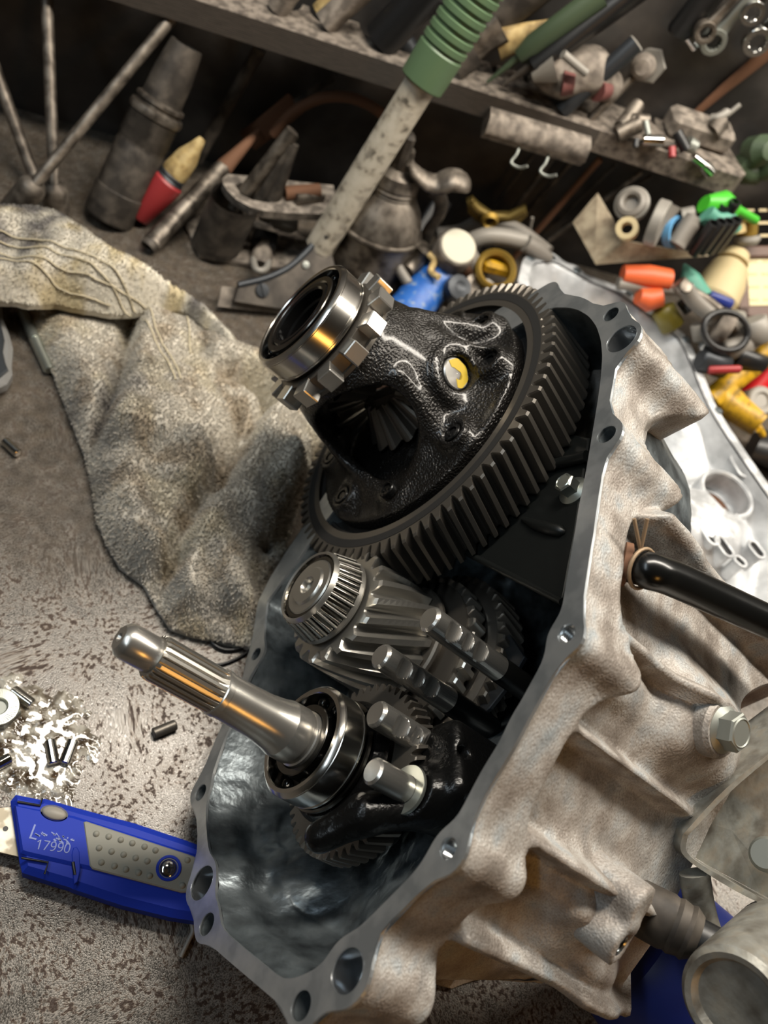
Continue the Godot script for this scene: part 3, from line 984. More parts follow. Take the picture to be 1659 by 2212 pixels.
func case_fittings(t: Node3D) -> void:
	var s := st()
	# long threaded boss at the lower right: two joined round lobes
	var bp := Vector3(0.0449, -0.0945, 0.0853)
	var bd := Vector3(0.58, -0.38, 0.68).normalized()
	nets(s, bp - Vector3.ONE * 0.055, bp + Vector3.ONE * 0.04, 0.0022, func(p: Vector3) -> float:
		var a := sd_cyl(p, bp + Vector3(0.0068, 0.0, -0.0060), bd, 0.0095, -0.05, 0.006)
		var b := sd_cyl(p, bp + Vector3(-0.0060, 0.0, 0.0054), bd, 0.0095, -0.05, 0.006)
		var c := smin(a, b, 0.006)
		return smax(c, -sd_cyl(p, bp + Vector3(-0.0060, 0.0, 0.0054), bd, 0.0042, -0.012, 0.03), 0.0008))
	part("mounting_boss", s, M.cast, t)
	s = st()
	var prof := []
	for k in 10:
		prof.append([0.0042, 0.0056 - k * 0.0013])
		prof.append([0.0034, 0.0056 - k * 0.0013 - 0.00065])
	prof.append([0.0, -0.0085])
	lathe(s, prof, 24, ax(bp + Vector3(-0.0060, 0.0, 0.0054), bd), 10.0)
	part("threaded_hole", s, M.thread, t)
	# hex bolt on its pad
	var hp := Vector3(0.1068, -0.1065, 0.0162)
	var hd := Vector3(0.80, 0.0, 0.60).normalized()
	s = st()
	lathe(s, [[0, -0.012], [0.0135, -0.012], [0.0135, -0.001], [0.012, 0.001], [0, 0.001]], 30, ax(hp, hd))
	part("bolt_pad", s, M.cast, t)
	var hb := Node3D.new()
	hb.name = "drain_bolt"
	hb.transform = ax(hp, hd)
	hb.set_meta("label", "zinc hex plug bolt with a dished head")
	t.add_child(hb)
	hex_bolt(hb, 0.0088, 0.0095, 0.0108, M.zinc_dull)
	# breather pipe with its spring clip
	var b0 := Vector3(0.1169, -0.033, -0.0266)
	var P := smooth_path([b0 + Vector3(-0.004, 0.004, -0.002), b0, Vector3(0.1235, -0.034, -0.0201), Vector3(0.1272, -0.048, -0.023), Vector3(0.1334, -0.085, -0.0299), Vector3(0.1421, -0.125, -0.0346), Vector3(0.154, -0.16, -0.0349)], 7)
	s = st()
	var rr := []
	for k in P.size():
		rr.append(0.0082 if k > 12 else 0.0074)
	tube(s, P, rr, 18)
	var pipe := part("breather_hose", s, M.hose, t)
	s = st()
	tube(s, [P[0], P[3].lerp(P[4], 0.5)], 0.0078, 18)
	lathe(s, [[0.0070, -0.002], [0.0098, -0.001], [0.0098, 0.002], [0.007, 0.003]], 20, ax(P[4], P[5] - P[3]))
	part("pipe_stub", s, M.rust_brown, t)
	s = st()
	var cb := along(P[13] - P[11])
	var loop := []
	for k in 25:
		var a := TAU * k / 24.0 * 1.02
		loop.append(P[12] + cb * Vector3(cos(a) * 0.0088, (k - 12) * 0.00006, sin(a) * 0.0088))
	tube(s, loop, 0.0009, 8)
	for k in 2:
		var e: Vector3 = P[12] + Vector3(0.004, 0.0062, -0.004)
		tube(s, [e, e + Vector3(0.006 + k * 0.004, 0.012 - k * 0.004, -0.006)], 0.0009, 8)
	part("spring_clip", s, M.wire, pipe)
	# selector shaft with a dirty gaiter, and the bracket with its bush at the lower right
	var q0 := Vector3(0.0433, -0.135, 0.0722)
	var q1 := Vector3(0.0577, -0.15, 0.0839)
	s = st()
	var qd := (q1 - q0).normalized()
	lathe(s, [[0, -0.02], [0.012, -0.02], [0.0125, 0.002], [0.0118, 0.004], [0.0125, 0.006], [0.0115, 0.010], [0.0122, 0.012], [0.0095, 0.016], [0, 0.016]], 26, ax(q0, qd))
	part("shaft_gaiter", s, M.dirty_dark, t)
	s = st()
	lathe(s, [[0.0085, 0.0], [0.0085, 0.045], [0.007, 0.047], [0, 0.047]], 22, ax(q0, qd))
	part("selector_shaft", s, M.black_plastic, t)

func hex_bolt(o: Node3D, r: float, h: float, fl: float, m: Material, name_ := "hex_head") -> void:
	var s := st()
	if fl > 0:
		lathe(s, [[0, 0], [fl, 0], [fl, 0.0012], [r * 0.9, 0.003], [0, 0.003]], 30)
		part("flange_washer", s, m, o)
	s = st()
	prism(s, ngon(6, r), 0.001, h, 0.0008)
	lathe(s, [[r * 0.78, h], [r * 0.7, h + 0.0004], [r * 0.6, h - 0.0003], [0, h - 0.0004]], 24)
	part(name_, s, m, o)

# ---------------------------------------------------------------- what turns inside the case
func ball_bearing(t: Node3D, called: String, y: float, wid: float, ro: float, ri: float, rb: float, balls: int, m: Material, dark: Material) -> Node3D:
	var o := Node3D.new()
	o.name = called
	t.add_child(o, true)
	var gr := (ro - rb) * 0.30
	var s := st()
	lathe(s, [[ro - gr, y - wid], [ro - 0.0012, y - wid], [ro, y - wid + 0.0012], [ro, y - wid * 0.88], [ro - 0.0005, y - wid * 0.86], [ro - 0.0005, y - wid * 0.82], [ro, y - wid * 0.8], [ro, y - wid * 0.17], [ro - 0.0004, y - wid * 0.15], [ro - 0.0004, y - wid * 0.13], [ro, y - wid * 0.11], [ro - 0.0010, y - 0.0006], [ro - 0.0018, y], [ro - gr + 0.0004, y], [ro - gr, y - 0.0006], [ro - gr, y - wid]], 72)
	part("outer_race", s, m, o)
	s = st()
	lathe(s, [[rb, y - wid], [rb, y - 0.0008], [rb + 0.0007, y], [ri - 0.0004, y], [ri, y - 0.0006], [ri, y - wid], [rb, y - wid]], 60)
	part("inner_race", s, dark, o)
	s = st()
	var rc := (ri + ro - gr) * 0.5
	lathe(s, [[ri + 0.0002, y - wid * 0.62], [ro - gr - 0.0002, y - wid * 0.62]], 60)
	part("oil_film", s, M.black_oiled, o)
	var br := (ro - gr - ri) * 0.5
	for k in balls:
		s = st()
		var sp := []
		for q in 13:
			var a := -PI / 2 + PI * q / 12.0
			sp.append([cos(a) * br, sin(a) * br])
		lathe(s, sp, 20, Transform3D(Basis(), ring_pt(rc, y - wid * 0.36, TAU * (k + 0.3) / balls)), 60.0)
		part("ball", s, M.black_oiled, o)
	return o

func differential() -> void:
	var u0 := 0.0258
	var v0 := -0.1923
	var t := thing("differential", "black oily differential with ball bearing, toothed sensor ring and big helical ring gear", "differential", g_at(u0, v0))
	# ring gear
	var s := st()
	gear(s, 80, 0.1022, 0.0945, 0.0, -0.034, 0.113, 0.084, 0.001, 7)
	lathe(s, [[0.084, -0.034], [0.03, -0.034]], 60)
	part("ring_gear", s, M.gear_dark, t)
	s = st()
	lathe(s, [[0.0935, 0.0002], [0.0885, 0.0002], [0.0872, -0.0008], [0.0860, -0.004], [0.0842, -0.0046], [0.0832, -0.0035], [0.0820, -0.0038], [0.0812, -0.007], [0.0790, -0.0085], [0.0700, -0.0085], [0.05, -0.0085]], 96)
	part("gear_web", s, M.ring_face, t)
	# carrier casting
	s = st()
	var pd := deg_to_rad(28.0)
	var pdir := ring_pt(1, 0, pd)
	var wd := deg_to_rad(103.0)
	var wdir := ring_pt(1, 0, wd)
	var wtan := ring_pt(1, 0, wd + PI / 2)
	var bosses := []
	for k in [-19.0, 16.0, 59.5, 103.5, 142.0, 187.0, 232.0, 277.0, 309.0]:
		bosses.append(ring_pt(0.0655, 0, deg_to_rad(k)))
	var prof := [[-0.01, 0.064], [0.004, 0.0610], [0.012, 0.0535], [0.022, 0.0505], [0.036, 0.0475], [0.048, 0.0445], [0.058, 0.0415], [0.064, 0.0385], [0.075, 0.0365]]
	var body := func(y: float) -> float:
		for k in prof.size() - 1:
			if y < prof[k + 1][0]:
				var f: float = smoothstep(0, 1, clampf((y - prof[k][0]) / (prof[k + 1][0] - prof[k][0]), 0, 1)) * 0.35 + clampf((y - prof[k][0]) / (prof[k + 1][0] - prof[k][0]), 0, 1) * 0.65
				return lerpf(prof[k][1], prof[k + 1][1], f)
		return 0.0365
	nets(s, Vector3(-0.082, -0.012, -0.082), Vector3(0.082, 0.068, 0.082), 0.0016, func(p: Vector3) -> float:
		var rad := Vector2(p.x, p.z).length()
		var R: float = body.call(p.y)
		var d := maxf((rad - R) * 0.86, p.y - 0.0665)
		var fl := maxf(rad - 0.0768, absf(p.y + 0.003) - 0.0045)
		d = smin(d, fl, 0.012)
		for b in bosses:
			var q := Vector2(p.x - b.x, p.z - b.z).length()
			if q < 0.03:
				d = smin(d, maxf(q - 0.0092, p.y - 0.0095), 0.007)
		# boss round the cross pin, and a rib on each side of the window
		d = smin(d, sd_cyl(p, Vector3(0, 0.019, 0), pdir, 0.0155, 0.02, 0.0520), 0.009)
		d = smin(d, sd_cap(p, ring_pt(0.050, 0.012, deg_to_rad(64)), ring_pt(0.0455, 0.044, deg_to_rad(52)), 0.0052, 0.003), 0.008)
		d = smin(d, sd_cap(p, ring_pt(0.064, 0.004, deg_to_rad(341)), ring_pt(0.045, 0.045, deg_to_rad(352)), 0.008, 0.003), 0.010)
		d = smin(d, sd_cap(p, ring_pt(0.064, 0.004, deg_to_rad(16)), ring_pt(0.046, 0.036, deg_to_rad(6)), 0.008, 0.003), 0.010)
		d = smax(d, -sd_cyl(p, Vector3(0, 0.019, 0), pdir, 0.0098, 0.03, 0.06), 0.001)
		for b in bosses:
			var q := Vector2(p.x - b.x, p.z - b.z).length()
			if q < 0.012:
				d = smax(d, -maxf(q - 0.0060, 0.0075 - p.y), 0.001)
		# hollow and windows
		var cav := maxf(rad - R + 0.0085, absf(p.y - 0.029) - 0.027)
		d = smax(d, -cav, 0.003)
		var tt := p.dot(wtan)
		var aa := absf(p.dot(wdir))
		var hy := 0.0275 if p.y > 0.032 else 0.027
		var el := (sqrt(pow(tt / 0.0315, 2.0) + pow((p.y - 0.032) / hy, 2.0)) - 1.0) * 0.026
		d = smax(d, -maxf(el, 0.018 - aa), 0.004)
		return d)
	part("carrier", s, M.carrier, t)
	for k in bosses.size():
		var b: Vector3 = bosses[k]
		s = st()
		lathe(s, [[0, 0.0092], [0.0022, 0.0092], [0.0032, 0.0086], [0.0034, 0.0098], [0.0050, 0.0098], [0.0054, 0.0092], [0.0054, 0.006]], 24, Transform3D(Basis(), b))
		part("bolt_end", s, M.fork, t)
	# cross pin with a dab of yellow paint
	s = st()
	var px := ax(Vector3(0, 0.019, 0), pdir)
	lathe(s, [[0.0093, -0.05], [0.0093, 0.0530], [0.0087, 0.0537], [0.0004, 0.0537], [0, 0.0534]], 36, px)
	var pin := part("cross_pin", s, M.rail, t)
	s = st()
	var pp := PackedVector2Array()
	for k in 36:
		var a := TAU * k / 36.0
		pp.append(Vector2(cos(a), sin(a)) * (0.0082 + 0.0005 * sin(a * 5.0)))
	var pr := px * Transform3D(Basis(Vector3.UP, 0.6), Vector3(0, 0.0537, 0))
	var ring := PackedVector2Array()
	for k in 27:
		var a := -2.4 + 3.9 * k / 26.0
		ring.append(Vector2(cos(a), sin(a)) * (0.0083 + 0.0003 * sin(a * 7.0)))
	for k in 27:
		var a := 1.5 - 3.9 * k / 26.0
		ring.append(Vector2(cos(a), sin(a)) * (0.0036 + 0.0012 * sin(a * 2.0 + 1.0)) + Vector2(-0.0008, 0.0004))
	prism(s, ring, 0.0, 0.0002, 0.0, pr)
	part("paint_mark", s, M.paint_yellow, pin)
	# bevel gears in the window
	s = st()
	bevel_gear(s, 14, 0.031, 0.016, 0.006, 0.026, 0.0055, 0.01)
	part("side_gear", s, M.gear_dark, t)
	s = st()
	bevel_gear(s, 14, 0.030, 0.016, 0.053, 0.036, 0.0055, 0.01)
	part("side_gear", s, M.gear_dark, t)
	for sg in [-1.0, 1.0]:
		s = st()
		bevel_gear(s, 10, 0.0205, 0.0105, 0.033, 0.014, 0.0052, 0.01)
		var pg := part("pinion_gear", s, M.gear_steel, t, ax(Vector3(0, 0.024, 0), ring_pt(-sg, 0, pd)))
		s = st()
		lathe(s, [[0.0, 0.0335], [0.012, 0.033], [0.0175, 0.030]], 24)
		part("thrust_washer", s, M.gear_steel, pg)
	# castellated sensor ring
	s = st()
	var rin := 0.0365
	var rout := 0.0428
	for k in 14:
		var a := deg_to_rad(8.5 + k * 360.0 / 14.0)
		rbox(s, Vector3(0.0100, 0.0110, 0.0100), 0.0006, Transform3D(Basis(Vector3.UP, -a), ring_pt(0.0400, 0.0715, a)))
	var tr := part("sensor_ring", s, M.rail, t)
	s = st()
	lathe(s, [[0.030, 0.0645], [0.0385, 0.0645], [0.0388, 0.067], [0.0372, 0.0672], [0.0372, 0.0762], [0.0345, 0.0772], [0.030, 0.0772]], 70)
	part("ring_body", s, M.gear_dark, tr)
	# bearing and the bored hub it sits on
	ball_bearing(t, "ball_bearing", 0.0955, 0.0165, 0.0352, 0.0262, 0.0222, 15, M.race, M.race_dark)
	s = st()
	lathe(s, [[0.0222, 0.060], [0.0222, 0.0945], [0.0212, 0.0955], [0.0190, 0.0955], [0.0180, 0.0945], [0.0178, 0.089], [0.0165, 0.088], [0.0150, 0.070], [0.012, 0.05], [0, 0.05]], 48)
	part("hub", s, M.black_oiled, t)

func output_shaft() -> void:
	var t := thing("output_shaft", "output shaft with tapered roller bearing and bright helical pinion meshing with the ring gear", "gear shaft", g_at(-0.0373, -0.0788))
	var o := Node3D.new()
	o.name = "roller_bearing"
	t.add_child(o)
	var s := st()
	lathe(s, [[0, 0.0175], [0.0042, 0.0175], [0.0046, 0.0195], [0.0052, 0.0205], [0.0105, 0.0205], [0.0112, 0.0198], [0.0116, 0.0192], [0.0158, 0.0192], [0.0166, 0.0185], [0.0168, 0.016]], 48)
	part("shaft_end", s, M.gear_steel, o)
	s = st()
	lathe(s, [[0.0168, 0.0185], [0.0186, 0.0185], [0.0193, 0.0175], [0.021, 0.004], [0.018, 0.002]], 56)
	part("inner_race", s, M.race_dark, o)
	s = st()
	lathe(s, [[0.0196, 0.0195], [0.0206, 0.0202], [0.0213, 0.0192], [0.0219, 0.0172], [0.0205, 0.0172]], 64)
	lathe(s, [[0.0236, 0.0032], [0.0254, 0.0046], [0.0259, 0.0022], [0.0250, 0.0008], [0.023, 0.0012]], 64)
	for k in 22:
		var a := TAU * (k + 0.5) / 22
		tube(s, [ring_pt(0.0216, 0.0176, a), ring_pt(0.0252, 0.0040, a)], 0.0009, 6)
	part("cage", s, M.gear_steel, o)
	for k in 22:
		var a := TAU * k / 22
		s = st()
		tube(s, [ring_pt(0.0201, 0.0172, a), ring_pt(0.0231, 0.0044, a)], [0.0022, 0.0025], 14)
		part("roller", s, M.bright_steel, o)
	s = st()
	gear(s, 19, 0.0345, 0.0285, -0.001, -0.046, -0.62, 0.012, 0.0012, 12)
	part("pinion", s, M.gear_steel, t)
	s = st()
	lathe(s, [[0.02, -0.046], [0.036, -0.046], [0.0375, -0.047], [0.0375, -0.049], [0.036, -0.050], [0.03, -0.051], [0.03, -0.056], [0.046, -0.0565], [0.046, -0.06], [0.02, -0.06]], 60)
	part("collar", s, M.gear_dark, t)
	s = st()
	gear(s, 34, 0.0505, 0.0455, -0.058, -0.068, 0.05, 0.02, 0.0008, 3)
	part("dog_ring", s, M.gear_steel, t)
	s = st()
	gear(s, 44, 0.060, 0.0555, -0.072, -0.090, 0.16, 0.02, 0.0008, 5)
	part("first_gear", s, M.gear_dark, t)
	s = st()
	lathe(s, [[0.047, -0.0715], [0.05, -0.07], [0.052, -0.0705], [0.055, -0.0718]], 60)
	lathe(s, [[0.016, -0.05], [0.016, -0.13], [0, -0.13]], 24)
	part("shaft", s, M.gear_dark, t)

func input_shaft() -> void:
	var t := thing("input_shaft", "bright splined input shaft standing out of the case through an open ball bearing", "gear shaft", g_at(-0.0453, 0.0073))
	var s := st()
	lathe(s, [[0, 0.1098], [0.0012, 0.1098], [0.0022, 0.1112], [0.0052, 0.1112], [0.0074, 0.1092], [0.0080, 0.1076], [0.0081, 0.0945], [0.0076, 0.0935]], 40)
	part("pilot_tip", s, M.rail, t)
	s = st()
	# 24 splines with ramped run-out
	var n := 24
	var ys := [[0.0940, 0.55], [0.0925, 1.0], [0.066, 1.0], [0.0625, 0.6], [0.0605, 0.0]]
	var rows := []
	for y in ys:
		var L := []
		for k in n:
			for q in [[0.0, 0.0], [0.22, 0.0], [0.34, 1.0], [0.88, 1.0]]:
				var a: float = TAU * (k + q[0]) / n
				var rr := 0.0103
				var lo := 0.0090
				L.append(ring_pt(lerpf(rr, lerpf(rr, lo, 1.0 - q[1]), y[1]) - (0.0006 if y[1] == 0.55 else 0.0), y[0], a))
		rows.append(L)
	for j in rows.size() - 1:
		for i in n * 4:
			var i1 := (i + 1) % (n * 4)
			quad(s, rows[j + 1][i], rows[j + 1][i1], rows[j][i1], rows[j][i])
	for i in n * 4:
		tri(s, Vector3(0, 0.094, 0), rows[0][i], rows[0][(i + 1) % (n * 4)])
	part("splines", s, M.gear_steel, t)
	s = st()
	lathe(s, [[0.0098, 0.0607], [0.0104, 0.0605], [0.0109, 0.0600], [0.0109, 0.0572], [0.0104, 0.0568], [0.0106, 0.045], [0.0112, 0.034], [0.0124, 0.026], [0.0136, 0.022], [0.0138, 0.0135], [0.0130, 0.0125], [0.0130, 0.0105], [0.0138, 0.0100], [0.0138, -0.02]], 56, Transform3D(), 14.0)
	part("shaft_journal", s, M.rail, t)
	var b := ball_bearing(t, "ball_bearing", 0.0090, 0.0165, 0.0278, 0.0178, 0.0139, 9, M.race, M.race_dark)
	s = st()
	lathe(s, [[0.0272, -0.0085], [0.0284, -0.0088], [0.0284, -0.0102], [0.026, -0.0105]], 60, Transform3D(), 28.0, TAU * 0.93)
	part("snap_ring", s, M.race_dark, b)
	s = st()
	lathe(s, [[0.018, -0.012], [0.029, -0.012], [0.031, -0.016], [0.031, -0.019], [0.018, -0.02]], 48)
	part("spacer", s, M.fork, t)
	s = st()
	gear(s, 50, 0.0445, 0.0405, -0.024, -0.036, -0.13, 0.015, 0.0005, 4)
	part("helical_gear", s, M.gear_dark, t)
	s = st()
	lathe(s, [[0.015, -0.034], [0.015, -0.12], [0, -0.12]], 24)
	part("shaft", s, M.gear_dark, t)

# round selector rail with three detent notches cut across one side
func rail_mesh(s: SurfaceTool, r: float, y0: float, y1: float, notches: Array, ph: float) -> void:
	var ys := []
	var y := y1
	ys.append(y1)
	while y > y0:
		ys.append(y - 0.0004 if y > y1 - 0.046 else y)
		y -= 0.0006 if y > y1 - 0.046 else 0.006
	ys.append(y0)
	var seg := 44
	var pts := []
	for yy in ys:
		for k in seg:
			var a := TAU * k / seg
			var rr := r
			if yy > y1 - 0.0013:
				rr = r - 0.0013 + (y1 - yy)
			var dd := cos(a - ph)
			if dd > 0.2:
				for q in notches:
					var dy: float = yy - (y1 - q[0])
					if absf(dy) < q[1]:
						var hgt: float = r * q[2] + q[1] - sqrt(q[1] * q[1] - dy * dy)
						if hgt < r:
							rr = minf(rr, hgt / dd)
			pts.append(ring_pt(rr, yy, a))
	grid(s, pts, seg, ys.size(), true, -1)
	for k in seg:
		tri(s, Vector3(0, y1, 0), pts[(k + 1) % seg], pts[k], 3)

func rails() -> void:
	var spots := [[Vector3(0.0283, 0, -0.029), "topmost selector rail, nearest the ring gear", 0.0], [Vector3(-0.0031, 0, -0.0244), "middle selector rail, in front of the pinion", 0.0], [Vector3(-0.0058, 0, 0.0073), "lowest selector rail, standing in the black cast selector arm", 0.0]]
	for k in 3:
		var p: Vector3 = spots[k][0]
		var t := thing("selector_rail", "steel %s, three notches cut in" % spots[k][1], "selector rail", g_at(p.x, p.z), "notched selector rails")
		var s := st()
		var L: float = [-0.052, -0.050, -0.048][k]
		rail_mesh(s, 0.0066, L, 0.0, [[0.0125, 0.0062, 0.66], [0.0228, 0.0042, 0.74], [0.0325, 0.0062, 0.66]], 0.62)
		part("notched_rod", s, M.rail, t)
		if k < 2:
			s = st()
			lathe(s, [[0.0066, L], [0.0067, L - 0.0002], [0.0067, -0.085], [0, -0.085]], 30)
			part("oiled_shank", s, M.rail_black, t)
	# steel plate the upper rails pass through
	var s := st()
	prism(s, PackedVector2Array([Vector2(-0.0077, -0.1272), Vector2(0.0051, -0.1102), Vector2(0.0171, -0.0816), Vector2(0.0287, -0.0507), Vector2(0.0163, -0.0391), Vector2(0.003, -0.0311), Vector2(-0.0102, -0.0258), Vector2(-0.0211, -0.0295), Vector2(-0.032, -0.0391), Vector2(-0.038, -0.0543), Vector2(-0.0337, -0.0682), Vector2(-0.036, -0.0932), Vector2(-0.0253, -0.1161)]), -0.080, -0.077, 0.0004)
	single("retainer_plate", s, M.plate_dark, "dark grey steel plate behind the selector rails, deep in the case", "plate", G)
	# idler pin with washer
	var ip: Vector3 = Vector3(-0.0074, 0, 0.0359)
	var t := thing("idler_pin", "short plain steel pin with a thin washer, below the notched rails", "pin", g_at(ip.x, ip.z))
	s = st()
	lathe(s, [[0, 0.0], [0.0050, 0.0], [0.0062, -0.0010], [0.0064, -0.0025], [0.0064, -0.025]], 36)
	part("pin_rod", s, M.rail, t)
	s = st()
	lathe(s, [[0.0066, -0.0212], [0.0112, -0.0212], [0.0114, -0.0216], [0.0114, -0.0228], [0.0066, -0.0230]], 40)
	part("washer", s, M.zinc, t)
	# black cast selector arm
	s = st()
	var r3: Vector3 = Vector3(-0.0058, 0, 0.0073)
	var a0: Vector3 = Vector3(-0.0446, -0.006, 0.0506)
	var a1: Vector3 = Vector3(-0.0246, -0.014, 0.044)
	var a2: Vector3 = Vector3(ip.x, -0.038, ip.z)
	var b0 := Vector3(r3.x, 0, r3.z)
	var lo := Vector3(minf(a0.x, b0.x) - 0.03, -0.085, minf(b0.z, a2.z) - 0.035)
	var hi := Vector3(b0.x + 0.05, 0.006, a0.z + 0.03)
	nets(s, lo, hi, 0.0018, func(p: Vector3) -> float:
		var d := sd_cap(p, a0, a1, 0.0072, 0.0085)
		d = smin(d, sd_cap(p, a1, a2 + Vector3(0.004, -0.004, 0.0), 0.0085, 0.010), 0.006)
		d = smin(d, sd_cyl(p, a2, Vector3.UP, 0.0118, -0.03, 0.0125), 0.006)
		d = smin(d, sd_cyl(p, b0 + Vector3(0, -0.05, 0), Vector3.UP, 0.0115, -0.02, 0.010), 0.008)
		d = smin(d, sd_box(p - (a2 + b0) * 0.5 - Vector3(0.010, -0.036, 0.0), Vector3(0.013, 0.024, 0.020), 0.006), 0.012)
		d = smax(d, -sd_cap(p, b0 + Vector3(0.016, -0.036, 0.012), b0 + Vector3(0.034, -0.040, 0.014), 0.0030, 0.0030), 0.002)
		return d)
	single("shift_fork", s, M.fork, "black cast selector arm holding the lowest rail, its lever reaching to the lower left", "lever", G)
	# black sheet baffle with its flange bolt
	s = st()
	prism(s, PackedVector2Array([Vector2(0.1135, -0.1249), Vector2(0.1066, -0.1058), Vector2(0.0988, -0.0834), Vector2(0.0924, -0.0648), Vector2(0.0846, -0.0452), Vector2(0.0787, -0.0307), Vector2(0.0647, -0.0484), Vector2(0.0475, -0.0708), Vector2(0.0253, -0.1003), Vector2(0.0136, -0.1255), Vector2(0.043, -0.1429), Vector2(0.0706, -0.1488), Vector2(0.096, -0.1471)]), -0.040, -0.036, 0.0008)
	t = thing("oil_baffle", "matt black sheet oil baffle between the ring gear and the right-hand flange", "baffle", G)
	part("sheet", s, M.baffle, t)
	s = st()
	tube(s, [Vector3(0.0664, -0.0358, -0.0968), Vector3(0.0741, -0.0352, -0.0859), Vector3(0.0815, -0.035, -0.0776), Vector3(0.0869, -0.0352, -0.0721), Vector3(0.0885, -0.0362, -0.0711)], [0.0015, 0.0030, 0.0034, 0.0032, 0.0012], 12)
	tube(s, [Vector3(0.0255, -0.036, -0.102), Vector3(0.056, -0.035, -0.0613), Vector3(0.0794, -0.035, -0.0302)], 0.0018, 8)
	tube(s, [Vector3(0.0772, -0.034, -0.1391), Vector3(0.0924, -0.034, -0.1188), Vector3(0.111, -0.033, -0.1087)], 0.0032, 10)
	part("pressed_rib", s, M.baffle, t)
	var hb := Node3D.new()
	hb.name = "flange_bolt"
	hb.transform = Transform3D(Basis(), Vector3(0.098, -0.036, -0.0939))
	hb.set_meta("label", "pale zinc flange bolt")
	t.add_child(hb)
	hex_bolt(hb, 0.0056, 0.0095, 0.0082, M.zinc)
	# small reverse gear at the bottom of the case
	s = st()
	gear(s, 22, 0.030, 0.0245, 0, -0.012, 0.0, 0.008, 0.0008, 3)
	s.generate_normals()
	t = thing("reverse_gear", "dark straight-cut gear low in the case, below the black selector arm", "gear", G * Transform3D(Basis(), Vector3(-0.0468, -0.062, 0.0187)))
	var gm := MeshInstance3D.new()
	gm.name = "toothed_wheel"
	gm.mesh = s.commit()
	gm.material_override = M.gear_dark
	t.add_child(gm)
	s = st()
	lathe(s, [[0.008, -0.013], [0.012, 0.002], [0.006, 0.003], [0.006, -0.05]], 24)
	part("hub", s, M.fork, t)

